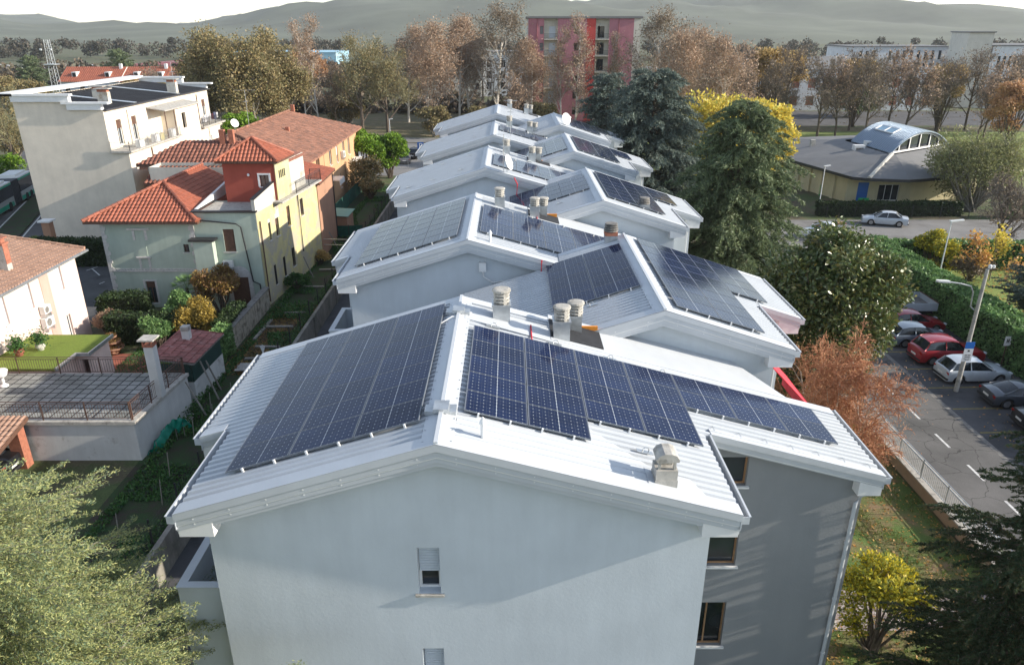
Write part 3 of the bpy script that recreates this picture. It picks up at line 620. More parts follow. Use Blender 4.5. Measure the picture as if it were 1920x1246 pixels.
# left road
ra, rb = G(0, 420), G(60, 361); rd = (rb - ra).normalized(); rn = Vector((rd.y, -rd.x, 0))
def strip(a, d, n, s0, s1, w0, w1, z): return [a + d * s0 + n * w0 + Vector((0, 0, z)), a + d * s1 + n * w0 + Vector((0, 0, z)), a + d * s1 + n * w1 + Vector((0, 0, z)), a + d * s0 + n * w1 + Vector((0, 0, z))]
struct('road', MB().face(strip(ra, rd, rn, -60, 200, -9.5, .6, .004)).face(strip(ra, rd, rn, -60, 200, 3.0, 10.5, .004)), 'asphalt')
struct('verge', MB().prism(strip(ra, rd, rn, -60, 200, .6, 3.0, 0), (0, 0, .13)), 'vegbed')
struct('road_marking', MB().face(strip(ra, rd, rn, -60, 200, .25, .4, .009)).face(strip(ra, rd, rn, -60, 200, 3.2, 3.35, .009)), 'lane')
# ------------------------------------------------------------------ walls of the neighbours
def WP(A, B, u, v):
    """photo pixel on the wall A->B: (distance along the wall, height)"""
    r = ray(u, v); ax, ay = A; dx, dy = B[0] - A[0], B[1] - A[1]; L = math.hypot(dx, dy); dx /= L; dy /= L
    det = r[0] * -dy + dx * r[1]                   # t*r = A + s*d
    t = (ax * -dy + dx * ay) / det; s = (r[0] * ay - r[1] * ax) / det * -1 if False else ((t * r[0] - ax) * dx + (t * r[1] - ay) * dy)
    return s, HC + t * r[2]
def OP(A, B, u0, v0, u1, v1):
    s0, z1 = WP(A, B, u0, v0); s1, z0 = WP(A, B, u1, v1)
    return (min(s0, s1), max(s0, s1), min(z0, z1), max(z0, z1))
def plaster(name, col, **k):
    kw = dict(rough=.95, var=.08, scale=.8, bmp=.35, bscale=16, streak=.12); kw.update(k); MAT[name] = M(name, col, **kw); return name
plaster('cream', (.72, .64, .53), streak=.07); plaster('pinkwall', (.72, .56, .50)); plaster('pinkdark', (.62, .36, .30))
plaster('mint', (.43, .50, .42)); plaster('redwall', (.34, .075, .05)); plaster('yellowwall', (.55, .49, .25), dirt=(.42, .38, .29), dirt_at=(.48, .56), scale=1.2)
plaster('oldwhite', (.56, .54, .48), dirt=(.33, .28, .22), dirt_at=(.56, .64)); plaster('peach', (.55, .33, .18)); plaster('brownwall', (.42, .235, .15))
plaster('whitewall', (.58, .58, .56), dirt=(.24, .22, .18), dirt_at=(.60, .72)); plaster('stone', (.34, .31, .25), var=.25, scale=3, dirt=(.14, .12, .09), dirt_at=(.5, .62))
plaster('retain', (.30, .28, .24), var=.2, dirt=(.13, .125, .10), dirt_at=(.5, .65), streak=.4)
MAT['tileRed'] = M('new_clay_tiles', (.33, .105, .06), .65, .15, 3, randv=.22); MAT['tileOld'] = M('old_clay_tiles', (.27, .13, .085), .85, .2, 2, randv=.35, dirt=(.15, .09, .07))
MAT['tileTan'] = M('tan_clay_tiles', (.36, .22, .155), .8, .12, 2, randv=.2); MAT['tileDark'] = M('weathered_tiles', (.22, .09, .06), .85, .2, 2, randv=.4)
MAT['bitumen'] = M('bitumen_sheet', (.045, .045, .05), .7, .2, .6, .3, 10); MAT['stonetrim'] = M('quoin_stone', (.55, .53, .50), .9, .15, 5, .5, 25)
MAT['persiana'] = M('wooden_shutters', (.11, .055, .035), .7, .25, 5); MAT['rust'] = M('rusty_iron', (.10, .055, .04), .7, .3, 8)
MAT['pavers'] = None
def tilemat(name, col, joint, size, rot=0, jw=.06):
    m, nt, b = newmat(name); t = nt.nodes.new('ShaderNodeTexCoord'); mp = nt.nodes.new('ShaderNodeMapping'); mp.inputs['Rotation'].default_value = (0, 0, rot)
    nt.links.new(t.outputs['Object'], mp.inputs[0]); br = nt.nodes.new('ShaderNodeTexBrick'); br.offset = 0; br.inputs['Scale'].default_value = 1
    br.inputs['Brick Width'].default_value = size[0]; br.inputs['Row Height'].default_value = size[1]; br.inputs['Mortar Size'].default_value = jw / 2
    br.inputs['Color1'].default_value = (*[c * .85 for c in col], 1); br.inputs['Color2'].default_value = (*[c * 1.15 for c in col], 1); br.inputs['Mortar'].default_value = (*joint, 1)
    nt.links.new(mp.outputs[0], br.inputs['Vector']); n = noise(nt, .8, 6, .7)
    c = mul(nt, br.outputs[0], ramp(nt, n, [(.3, (.6, .62, .58)), (.7, (1.15, 1.15, 1.15))])); nt.links.new(c, b.inputs['Base Color']); b.inputs['Roughness'].default_value = .9; return m
MAT['pavers'] = tilemat('terrace_pavers', (.29, .29, .275), (.03, .03, .032), (.5, .5), .03, .07)
def tiles(mb, P0, P1, Q0, Q1, pw=.3, pl=.4, h=.06):
    """clay tile slope: eave P0->P1, upper edge Q0->Q1 (Q may coincide); every tile its own small curved piece"""
    P0, P1, Q0, Q1 = map(Vector, (P0, P1, Q0, Q1)); U = (P1 - P0); W = U.length; U.normalize()
    N = U.cross((Q0 - P0)); 
    if N.length < 1e-3: N = U.cross(Q1 - P0)
    N.normalize()
    if N.z < 0: N = -N
    V = N.cross(U).normalized()
    if V.z < 0: V = -V
    q0u, q0v = (Q0 - P0).dot(U), (Q0 - P0).dot(V); q1u, q1v = (Q1 - P0).dot(U), (Q1 - P0).dot(V); H = max(q0v, q1v)
    def top(u):                                   # upper limit of v at u for u inside [0, W] and beyond
        lim = []
        if abs(q0u) > 1e-4 and ((u - 0) * q0u >= 0) and abs(u) <= abs(q0u) + 1e-6 and q0u > 0: lim.append(u / q0u * q0v)
        if (q1u - W) < -1e-4 and u >= q1u: lim.append((W - u) / (W - q1u) * q1v)
        if q0u <= u <= q1u and q1u > q0u: lim.append(q0v + (q1v - q0v) * (u - q0u) / (q1u - q0u))
        return max(0, min(lim)) if lim else H
    def lowlim(u):
        if u < 0: return (u / q0u * q0v) if q0u < 0 else 1e9
        if u > W: return ((u - W) / (q1u - W) * q1v) if q1u > W else 1e9
        return 0
    ulo, uhi = min(0, q0u), max(W, q1u); nc = max(1, round((uhi - ulo) / pw)); pw = (uhi - ulo) / nc; nr = math.ceil(H / pl); fr = [0, .18, .36, .54, .72, 1]; hh = [0, .8, 1, .8, 0, 0]
    for c in range(nc):
        us = [ulo + (c + f) * pw for f in fr]; us = [0.0 if abs(u) < 1e-5 else (W if abs(u - W) < 1e-5 else u) for u in us]; tops = [top(min(max(u, ulo + 1e-5), uhi - 1e-5)) if 0 <= u <= W else (q0v + (q1v - q0v) * (u - q0u) / max(1e-6, (q1u - q0u))) for u in us]; lows = [lowlim(u) for u in us]
        for r in range(nr):
            vs = []
            ok = False
            for u, t, l, a in zip(us, tops, lows, hh):
                v0 = min(max(r * pl - .03, l), max(t, l)); v1 = min(max((r + 1) * pl, l), max(t, l)); ok = ok or v1 - v0 > .04
                vs.append((P0 + U * u + V * v0 + N * (a * h + .045), P0 + U * u + V * v1 + N * (a * h * .85 + .01)))
            if not ok: continue
            for i in range(len(us) - 1): mb.face([vs[i][0], vs[i + 1][0], vs[i + 1][1], vs[i][1]])
            mb.face([vs[0][0], P0 + U * us[0] + V * max(lows[0], min(r * pl - .03, tops[0])) + N * 0, P0 + U * us[4] + V * max(lows[4], min(r * pl - .03, tops[4])) + N * 0, vs[4][0], vs[3][0], vs[2][0], vs[1][0]])
def slab(mb, pts, th=.14): mb.prism(pts, (0, 0, -th))
def ridge_tiles(mb, a, b, r=.13, L=.42):
    a, b = Vector(a), Vector(b); d = b - a; n = max(1, int(d.length / L)); s = d / n
    for i in range(n): mb.tube([a + s * i, a + s * (i + 1.06)], r * 1.08, 8, r * .9)
def walls(h, pts, z, mat, ops=None, zb=0, depth=.22, part='wall', label=None, closed=True):
    """pts: plan polygon, counter-clockwise seen from above has its outside on the right-hand side"""
    m = MB(); n = len(pts); ops = ops or {}
    for i in range(n if closed else n - 1): facade(m, pts[i], pts[(i + 1) % n], zb, z[i] if isinstance(z, (list, tuple)) else z, ops.get(i, []), depth)
    return m.build(part, MAT[mat], h, label=label)
def ac_unit(par, A, B, s, z, k=1.0):
    m = MB(); fbox(m, A, B, s, s + .85 * k, z, z + .6 * k, -.36, -.06); o = m.build('air_conditioner', MAT['plastic'], par)
    c = fpt(A, B, s + .33 * k, z + .3 * k, -.37); d = Vector((B[0] - A[0], B[1] - A[1], 0)).normalized(); n = Vector((d.y, -d.x, 0)); m = MB()
    m.mesh([c + d * math.cos(q * .3927) * .24 * k + Vector((0, 0, math.sin(q * .3927) * .24 * k)) for q in range(16)], [tuple(range(16))]); m.build('fan', MAT['conc_dark'], o)
    m = MB(); fbox(m, A, B, s + .05, s + .1, z - .25, z, -.36, 0); fbox(m, A, B, s + .7 * k, s + .7 * k + .05, z - .25, z, -.36, 0); m.build('bracket', MAT['gal'], o)
def downpipe(par, A, B, s, z0, z1, mat='rust', kick=None):
    m = MB(); p = [fpt(A, B, s, z1, -.08), fpt(A, B, s, z0, -.08)]
    if kick: p = [fpt(A, B, s + kick, z1 + .15, -.35)] + p
    m.tube(p, .05, 8); m.build('downpipe', MAT[mat], par)
# ---- pink house
h = thing('pink_house', 'pale pink rendered house with tan tiled roof at the left edge', 'house', (-32, 36, 0))
PA, PB = (-28, 20), (-28, 46.5)
pw_ = [OP(PA, PB, *q) for q in ((99, 503, 122, 541), (43, 531, 66, 576), (-2, 560, 20, 606), (70, 632, 92, 668), (22, 656, 50, 706))]
pw_ += [OP(PA, PB, 124, 592, 144, 640)]
walls(h, [(-28, 20), (-28, 46.5), (-36, 46.5), (-36, 20)], 5.55, 'pinkwall', {0: pw_}, depth=.2)
for i, o in enumerate(pw_): window(h, PA, PB, o, .2, 'trim', 1, 'trim', 'shutter' if i < 3 else None, .98 if i < 3 else 0)
s_, _ = WP(PA, PB, 84, 520); m = MB(); fbox(m, PA, PB, s_ - .62, s_ + .25, 0, 5.3, -.035, .01); m.build('pilaster', MAT['pinkdark'], h)
for u, v, k in ((74, 590, .8), (78, 616, 1.0)): s1, z1 = WP(PA, PB, u, v); ac_unit(h, PA, PB, s1, z1, k)
m = MB(); E0, E1, T0, T1 = (-27.45, 19, 5.72), (-27.45, 47, 5.72), (-36, 19, 7.1), (-36, 47, 7.1)
tiles(m, E0, E1, T0, T1, .26, .36, .035); r_ = m.build('roof', MAT['tileTan'], h); m = MB(); slab(m, [E0, E1, T1, T0], .16); m.build('eaves', MAT['tileTan'], r_)
m = MB(); m.box(-27.43, -27.28, 19, 47, 5.6, 5.72); m.build('gutter', MAT['gal'], r_)
m = MB(); ridge_tiles(m, (-27.5, 47, 5.8), (-36, 47, 7.18), .1); m.build('verge_tiles', MAT['tileTan'], r_)
cp = PY(72, 488, 41.6); m = MB(); m.box(-29.35, -28.9, 41.4, 41.85, 5.8, 7.5); c_ = m.build('chimney', MAT['conc'], h)
m = MB(); m.box(-28.898, -28.88, 41.4, 41.85, 6.4, 7.5); m.box(-29.42, -28.83, 41.33, 41.92, 7.5, 7.62); m.box(-29.3, -28.95, 41.45, 41.8, 7.62, 7.85); m.box(-29.42, -28.83, 41.33, 41.92, 7.85, 7.93); m.build('cowl', MAT['brick'], c_)
m = MB(); q1, q2, q3 = G(95, 697, 2.35), G(165, 662, 2.35), G(208, 627, 2.35); slab(m, [(-28, 35.85, 2.35), (q1.x, 35.85, 2.35), (q1.x, q2.y, 2.35), (q2.x, q2.y, 2.35), (q2.x, q3.y, 2.35), (-28, q3.y, 2.35)], .12)
MAT['turf'] = grassmat('artificial_turf', [(.3, (.13, .19, .02)), (.5, (.17, .23, .03)), (.7, (.11, .16, .02))], 1.5)
an = m.build('terrace_roof', MAT['turf'], h, label='annex roof covered in bright green artificial turf')
m = MB(); m.box(q1.x + .002, q1.x + .08, 35.85, q2.y - .002, 2.2, 2.4); m.box(q1.x + .08, q2.x + .08, q2.y - .08, q2.y - .002, 2.2, 2.4); m.box(q2.x + .002, q2.x + .08, q2.y, q3.y, 2.2, 2.4); m.build('edge_gutter', MAT['gal'], an)
walls(h, [(-27.9, 35.9), (q1.x - .2, 35.9), (q1.x - .2, q2.y + .2), (q2.x - .2, q2.y + .2), (q2.x - .2, q3.y - .2), (-27.9, q3.y - .2)], 2.22, 'pinkwall', {2: [(.3, 1.2, 0.02, 1.9)]}, part='annex_wall')
for i, (x, y) in enumerate(((-27.2, 38.2), (-26.9, 37.2))):
    pass
# ---- garage with a paved roof terrace
h = thing('garage', 'flat roofed garage whose roof is a grey paved terrace with iron railing', 'garage', (-25, 33, 0))
GA = [(-36, 30.6), (-17.5, 30.6), (-17.1, 35.8), (-36, 35.8)]
walls(h, GA, 1.98, 'whitewall')
m = MB(); m.prism([(x + (.12 if x > -20 else 0), y + (-.12 if y < 31 else .0), 1.98) for x, y in GA], (0, 0, .16)); m.build('coping', MAT['conc'], h)
m = MB(); m.face([(-36, 30.85, 2.146), (-17.75, 30.85, 2.146), (-17.4, 35.7, 2.146), (-36, 35.7, 2.146)]); m.build('terrace_floor', MAT['pavers'], h)
def railing(par, P, z, hh=.95, mat='rust', gap=.13, post=2.0, name='railing'):
    m = MB()
    for a, b in zip(P[:-1], P[1:]):
        a, b = Vector((*a, z)), Vector((*b, z)); d = b - a; L = d.length; d.normalize(); n = Vector((d.y, -d.x, 0)); U = Vector((0, 0, 1))
        for q in (hh, hh - .12, .12): m.obox((a + b) / 2 + U * q, d * L / 2, n * .014, U * .014)
        k = max(1, round(L / post))
        for i in range(k + 1): m.obox(a + d * L * i / k + U * hh / 2, d * .022, n * .022, U * hh / 2)
        for i in range(int(L / gap)): m.obox(a + d * (i + .5) * gap + U * (hh / 2), d * .007, n * .007, U * (hh / 2 - .12))
    return m.build(name, MAT[mat], par)
railing(h, [(-36, 30.66), (-17.6, 30.66)], 2.14); railing(h, [(-17.55, 30.7), (-17.15, 35.7)], 2.14); railing(h, [(-28, 35.72), (-17.2, 35.72)], 2.14)
cb = G(300, 742, 2.14); m = MB(); m.box(cb.x - .22, cb.x + .22, cb.y - .22, cb.y + .22, 2.15, 4.85); c_ = m.build('chimney', MAT['whitewall'], h)
m = MB(); x, y = cb.x, cb.y; m.box(x - .25, x + .25, y - .25, y + .25, 4.853, 4.95)
for a in (-1, 1):
    for b in (-1, 1): m.box(x + a * .2 - .04, x + a * .2 + .04, y + b * .2 - .04, y + b * .2 + .04, 4.95, 5.2)
m.build('cowl', MAT['brick'], c_); m = MB(); m.box(x - .38, x + .38, y - .38, y + .38, 5.2, 5.27); m.build('cap', MAT['conc'], c_)
# ---- shed with a patched tile roof
h = thing('garden_shed', 'low shed with patchy red tile roof and dark green side panel', 'shed', (-17.6, 38.2, 0))
walls(h, [(-19.0, 36.5), (-17.1, 36.5), (-16.95, 40.4), (-19.0, 40.4)], 1.25, 'whitewall')
m = MB(); m.prism([(-17.09, 36.55, 1.26), (-16.94, 40.3, 1.26), (-16.94, 40.3, 2.35), (-17.09, 36.55, 2.35)], (-.08, 0, 0)); m.prism([(-19, 36.55, 1.26), (-17.2, 36.55, 1.26), (-17.2, 36.55, 2.3), (-19, 36.55, 2.3)], (0, .06, 0)); MAT['greenpanel'] = M('green_panel', (.012, .045, .038), .6, .2, 2); m.build('side_panel', MAT['greenpanel'], h)
m = MB(); E0, E1, T0, T1 = (-16.85, 36.3, 2.42), (-16.75, 40.6, 2.42), (-19.3, 36.3, 2.75), (-19.2, 40.6, 2.75); tiles(m, E0, E1, T0, T1, .24, .4, .03)
MAT['tilePink'] = M('faded_pink_tiles', (.27, .10, .085), .85, .3, 3, randv=.35, dirt=(.36, .2, .18)); r_ = m.build('roof', MAT['tilePink'], h); m = MB(); slab(m, [E0, E1, T1, T0], .08); m.build('eaves', MAT['conc_dark'], r_)
cb = (-18.35, 39.3); m = MB(); m.box(cb[0] - .2, cb[0] + .2, cb[1] - .2, cb[1] + .2, 2.4, 3.15); c_ = m.build('chimney', MAT['whitewall'], h); m = MB()
for i in range(3): m.box(cb[0] - .22, cb[0] + .22, cb[1] - .22, cb[1] + .22, 3.16 + i * .1, 3.22 + i * .1)
m.build('cowl', MAT['conc'], c_)
# ---- carport
h = thing('carport', 'brick pillared carport with tiled roof in the bottom left corner', 'carport', (-24, 27.5, 0))
pb = G(62, 868); m = MB(); m.box(pb.x - .5, pb.x + .05, pb.y - .5, pb.y, 0, 2.05); m.build('pillar', MAT['brick'], h)
m = MB(); E0, E1, T0, T1 = (-29.5, 27.6, 1.95), (pb.x + .35, 27.6, 1.95), (-29.5, 30.4, 2.5), (pb.x + .35, 30.4, 2.5); tiles(m, E0, E1, T0, T1, .24, .36, .05); r_ = m.build('roof', MAT['tileTan'], h)
m = MB(); slab(m, [E0, E1, T1, T0], .2); m.build('fascia', MAT['persiana'], r_)
# ---- mint green house with its red tower room
h = thing('green_house', 'mint green house with red hipped tile roof and stone quoins', 'house', (-24, 54, 0))
FA, FB, FC = (-28.8, 51.7), (-22.3, 51.7), (-17.75, 51.7); YE = (-16.55, 64.2)
w1 = OP(FA, FB, 253, 437, 278, 480); w2 = OP(FA, FB, 343, 458, 356, 473); w3 = OP(FA, FB, 272, 527, 298, 568)
walls(h, [FA, FB, (-22.3, 62), (-28.8, 62)], 6.45, 'mint', {0: [w2, w3]}, closed=True)
m = MB(); m.cm = 0; fbox(m, FA, FB, w1[0], w1[1], w1[2], w1[3], .001, -.03); m.build('blind_window', MAT['mint'], h)
m = MB(); a0, a1, b0, b1 = w1
fbox(m, FA, FB, a0 - .5, a1 + .45, b1 + .25, b1 + .36, -.14, 0); fbox(m, FA, FB, a0 - .2, a0 - .03, b1 - .5, b1 + .2, -.05, 0); fbox(m, FA, FB, a1 + .03, a1 + .2, b1 - .5, b1 + .2, -.05, 0)
fbox(m, FA, FB, a0 - .2, a1 + .2, b0 - .14, b0 - .02, -.14, 0); fbox(m, FA, FB, a0 - .1, a0 + .05, b0 - .9, b0 - .15, -.05, 0); fbox(m, FA, FB, a1 - .05, a1 + .1, b0 - .9, b0 - .15, -.05, 0); m.build('surround', MAT['stonetrim'], h)
window(h, FA, FB, w2, .2, 'persiana', 0, 'stonetrim'); window(h, FA, FB, w3, .2, 'persiana', 1, 'stonetrim', 'persiana', .3, lintel=1)
m = MB()                                          # quoins and string course
for X in (0, 6.5):
    for i in range(21):
        z_ = .05 + i * .3; wd = .34 if i % 2 else .22
        a, b = (X - .03, X + wd) if X == 0 else (X - wd, X + .03)
        fbox(m, FA, FB, a, b, z_, z_ + .28, -.05, .02)
for i in range(21):
    z_ = .05 + i * .3; m.box(-22.33, -22.26, 51.70, 51.70 + (.22 if i % 2 else .34), z_, z_ + .28)
fbox(m, FA, FB, .3, 6.2, 2.72, 2.82, -.07, 0); fbox(m, FA, FB, .3, 6.2, 2.9, 2.95, -.05, 0)
for i in range(28): fbox(m, FA, FB, .35 + i * .21, .45 + i * .21, 2.82, 2.9, -.05, 0)
m.build('quoins', MAT['stonetrim'], h)
EL, ER, AP, RB, ERb = (-29.6, 51.0, 6.5), (-21.65, 51.0, 6.5), (-25.3, 55.0, 8.45), (-25.3, 62.5, 8.45), (-21.65, 62.5, 6.5)
m = MB(); tiles(m, EL, ER, AP, AP, .28, .38, .07); tiles(m, ER, ERb, AP, RB, .28, .38, .07); tiles(m, (-29.6, 62.5, 6.5), EL, RB, AP, .28, .38, .07)
r_ = m.build('roof', MAT['tileRed'], h); m = MB(); m.prism([EL, ER, ERb, (-29.6, 62.5, 6.5)], (0, 0, -.16)); m.mesh([EL, ER, ERb, (-29.6, 62.5, 6.5), AP, RB], [(0, 1, 4), (1, 2, 5, 4), (3, 0, 4, 5)]); m.build('eaves', MAT['persiana'], r_)
m = MB(); ridge_tiles(m, Vector(ER) + Vector((0, 0, .08)), Vector(AP) + Vector((0, 0, .1))); ridge_tiles(m, Vector(EL) + Vector((0, 0, .08)), Vector(AP) + Vector((0, 0, .1))); ridge_tiles(m, Vector(AP) + Vector((0, 0, .1)), Vector(RB) + Vector((0, 0, .1))); m.build('ridge_tiles', MAT['tileRed'], r_)
# flat roofed wing
def YF(x): return 0
sw = OP(FB, FC, 415, 430, 442, 472)
walls(h, [(-22.25, 51.75), (-17.78, 51.75), (-18.0, 55.6), (-22.25, 55.6)], 7.0, 'mint', {0: [(sw[0], sw[1], sw[2], sw[3])]})
window(h, FB, FC, sw, .2, 'persiana', 0, 'stonetrim', 'persiana', 1.0)
s1, z1 = WP(FB, FC, 422, 499); ac_unit(h, FB, FC, s1, z1, .8)
m = MB(); m.box(-22.25, -17.7, 51.62, 51.95, 7.0, 7.12); m.box(-22.25, -21.95, 51.95, 55.5, 7.0, 7.12); m.build('coping', MAT['black'], h)
m = MB(); m.face([(-21.95, 51.95, 6.95), (-17.98, 51.95, 6.95), (-17.7, 55.6, 6.95), (-21.95, 55.6, 6.95)]); m.build('roof_terrace', MAT['conc'], h)
m = MB(); m.prism([(-22.2, 52.2, 7.0), (-22.2, 58.8, 7.0), (-22.2, 58.8, 7.9), (-22.2, 52.2, 7.15)], (.2, 0, 0)); m.build('parapet', MAT['trim'], h)
m = MB(); m.box(-22.25, -20.9, 51.1, 51.74, 0, 5.1); m.build('porch_wall', MAT['mint'], h); m = MB(); m.box(-22.5, -20.7, 50.95, 51.74, 5.1, 5.25); m.build('porch_roof', MAT['black'], h)
m = MB(); m.tube([(-22.2, 51.55, 6.55), (-19.2, 51.55, 6.25), (-18.9, 51.6, 6.0), (-18.55, 51.6, 2.0), (-18.1, 51.6, 1.8), (-18.0, 51.6, .3)], .05, 8); m.build('downpipe', MAT['black'], h)
m = MB(); P = [(x, 51.69, z) for x, z in ((-20.4, 0), (-18.6, 0), (-18.6, 2.2), (-18.75, 2.7), (-19.1, 3.05), (-19.5, 3.15), (-19.9, 3.05), (-20.25, 2.7), (-20.4, 2.2))]; m.prism(P, (0, -.04, 0)); m.build('arch', MAT['stonetrim'], h)
m = MB(); m.box(-20.1, -18.9, 51.6, 51.645, 0, 2.3); m.build('door', MAT['persiana'], h)
# tower room
TP = [(-21.0, 55.4), (-17.2, 55.4), (-16.95, 58.2), (-21.0, 58.2)]
tw = OP(TP[0], TP[1], 486, 328, 506, 350)
walls(h, TP, 10.0, 'redwall', {0: [tw]}, zb=6.9, part='tower_wall'); window(h, TP[0], TP[1], tw, .15, 'persiana', 1, 'trim', lintel=1)
m = MB(); fbox(m, TP[1], TP[2], -.02, 2.84, 6.9, 10.0, -.03, .02); tv = m.build('tower_wall', MAT['yellowwall'], h, label='yellow side of the tower room')
m = MB(); s0 = .6
for i in range(4): fbox(m, TP[1], TP[2], s0 + i * .34, s0 + i * .34 + .16, 8.6, 9.15, -.06, -.032)
m.build('window', MAT['glass'], h)
e = .38; a, b, c, d = (-21.0 - e, 55.4 - e, 9.95), (-17.2 + e, 55.4 - e, 9.95), (-16.95 + e, 58.2 + e, 9.95), (-21.0 - e, 58.2 + e, 9.95); t_ = (-19.1, 56.9, 11.35)
m = MB(); tiles(m, a, b, t_, t_, .28, .38, .07); tiles(m, b, c, t_, t_, .28, .38, .07); tiles(m, d, a, t_, t_, .28, .38, .07); r2 = m.build('tower_roof', MAT['tileRed'], h)
m = MB(); m.prism([a, b, c, d], (0, 0, -.14)); m.mesh([a, b, c, d, t_], [(0, 1, 4), (1, 2, 4), (2, 3, 4), (3, 0, 4)]); m.build('eaves', MAT['persiana'], r2)
m = MB()
for q in (a, b, c, d): ridge_tiles(m, Vector(q) + Vector((0, 0, .08)), Vector(t_) + Vector((0, 0, .1)), .11)
m.build('ridge_tiles', MAT['tileRed'], r2)
m = MB(); m.lathe([(.03, -.05), (.09, 0), (.09, .1), (.03, .16)], (-19.15, 55.3, 8.9), 10); m.build('wall_lamp', MAT['trim'], h)
# yellow flank with the white parapet
yd = Vector((YE[0] - FC[0], YE[1] - FC[1], 0)); yL = yd.length
yw = [OP(FC, YE, *q) for q in ((501, 412, 510, 449), (514, 402, 525, 440), (536, 388, 546, 422), (561, 374, 570, 402), (513, 498, 521, 531), (530, 483, 538, 515), (546, 466, 555, 496))]
h2 = thing('yellow_house', 'old house with peeling yellow flank and white parapet facing the gardens', 'house', (-18, 58, 0))
walls(h2, [(FC[0] + .0, FC[1] + .05), YE, (-22, 64.5), (-22, 62)], 6.95, 'yellowwall', {0: yw}, closed=False, part='wall')
for i, o in enumerate(yw): window(h2, FC, YE, o, .2, 'persiana', 0 if i > 3 else 1, 'stonetrim', 'persiana' if i in (1, 2) else None, .5, bars=5 if i > 3 else 0)
m = MB(); A_ = FC; facade(m, (FC[0] - .02, FC[1] + .02), fpt(FC, YE, 4.0, 0)[:2], 5.8, lambda u: 7.9 + u * .14, [], .1); m.face([fpt(FC, YE, 0, 6.9, .25), fpt(FC, YE, 4.0, 6.9, .25), fpt(FC, YE, 4.0, 8.45, .25), fpt(FC, YE, 0, 7.9, .25)][::-1]); m.face([fpt(FC, YE, 0, 7.0), fpt(FC, YE, 0, 7.9), fpt(FC, YE, 0, 7.9, .25), fpt(FC, YE, 0, 7.0, .25)])
m.build('parapet', MAT['oldwhite'], h2)
m = MB(); m.prism([fpt(FC, YE, -.03, 7.9, -.05), fpt(FC, YE, 4.0, 8.46, -.05), fpt(FC, YE, 4.0, 8.46, .3), fpt(FC, YE, -.03, 7.9, .3)], (0, 0, .05)); m.build('coping', MAT['black'], h2)
A_, B_ = fpt(FC, YE, 5.9, 0)[:2], fpt(FC, YE, 10.2, 0)[:2]; A_, B_ = tuple(A_), tuple(B_)
walls(h2, [A_, B_, (B_[0] - 3.5, B_[1]), (A_[0] - 3.5, A_[1])], 9.6, 'oldwhite', zb=6.9, part='upper_wall')
m = MB(); e0, e1 = Vector((*A_, 9.55)), Vector((*B_, 9.55)); slab(m, [e0 + Vector((.1, -.1, 0)), e1 + Vector((.1, .1, 0)), e1 + Vector((-3.7, .1, .5)), e0 + Vector((-3.7, -.1, .5))], .2); m.build('roof', MAT['tileDark'], h2)
m = MB(); fbox(m, FC, YE, 3.1, 12.0, 6.96, 7.08, -.75, 1.5); bl = m.build('balcony', MAT['conc'], h2)
p0, p1, p2 = [fpt(FC, YE, s, 0, k) for s, k in ((6.2, -.7), (11.9, -.7), (11.9, .2))]; railing(bl, [tuple(p0[:2]), tuple(p1[:2]), tuple(p2[:2])], 7.08, .9, 'black', .14, 2.5)
downpipe(h2, FC, YE, WP(FC, YE, 562, 420)[0], 2.0, 6.8, 'black', .5); downpipe(h2, FC, YE, .35, .3, 6.3, 'rust')
# brown lean-to block and long orange house
h3 = thing('brown_house', 'narrow brown and peach block with a small red lean-to roof', 'house', (-18.5, 66, 0))
BA, BB = (-16.5, 64.25), (-16.7, 71.0)
walls(h3, [(-20.5, 64.25), BA, BB, (-20.5, 71)], 6.6, 'brownwall')
m = MB(); E0, E1, T0, T1 = (-16.2, 64.0, 6.62), (-16.4, 71.2, 6.62), (-20.4, 64.0, 7.6), (-20.4, 71.2, 7.6); tiles(m, E0, E1, T0, T1, .28, .38, .05); r_ = m.build('roof', MAT['tileRed'], h3); m = MB(); slab(m, [E0, E1, T1, T0], .14); m.build('eaves', MAT['persiana'], r_)
downpipe(h3, BA, BB, 6.5, .3, 6.4, 'black', .1)
h4 = thing('orange_house', 'long peach orange house with weathered tiled roof and shuttered windows', 'house', (-23, 86, 0))
OA, OB = (-20.0, 71.3), (-20.0, 101)
ow = [OP(OA, OB, *q) for q in ((578, 305, 584, 322), (593, 295, 599, 325), (616, 280, 623, 308), (629, 272, 635, 303), (641, 264, 647, 291), (651, 258, 657, 288), (606, 288, 610, 320), (613, 345, 619, 376), (637, 326, 642, 350), (647, 318, 651, 342))]
ow = [o for o in ow if o[3] - o[2] > .3 and o[1] - o[0] > .2]
walls(h4, [OA, OB, (-34, 101), (-34, 71.3)], 6.75, 'peach', {0: ow})
for i, o in enumerate(ow): window(h4, OA, OB, o, .2, 'trim', 1, 'stonetrim', 'shutter' if i in (3,) else None, .6, persiana='persiana' if i in (0, 1) else None)
s1, z1 = WP(OA, OB, 639, 296); ac_unit(h4, OA, OB, s1, z1, 1.2)
E0, E1, T0, T1 = (-19.4, 70.8, 6.8), (-19.4, 101.6, 6.8), (-27, 75, 9.4), (-27, 95.5, 9.4)
m = MB(); tiles(m, E0, E1, T0, T1, .42, .5, .05); tiles(m, (-34.6, 70.8, 6.8), E0, T0, T0, .42, .5, .05); r_ = m.build('roof', MAT['tileOld'], h4)
m = MB(); m.prism([E0, E1, (-34.6, 101.6, 6.8), (-34.6, 70.8, 6.8)], (0, 0, -.18)); m.mesh([E0, E1, (-34.6, 101.6, 6.8), (-34.6, 70.8, 6.8), T0, T1], [(0, 1, 5, 4), (1, 2, 5), (2, 3, 4, 5), (3, 0, 4)]); m.build('eaves', MAT['tileOld'], r_)
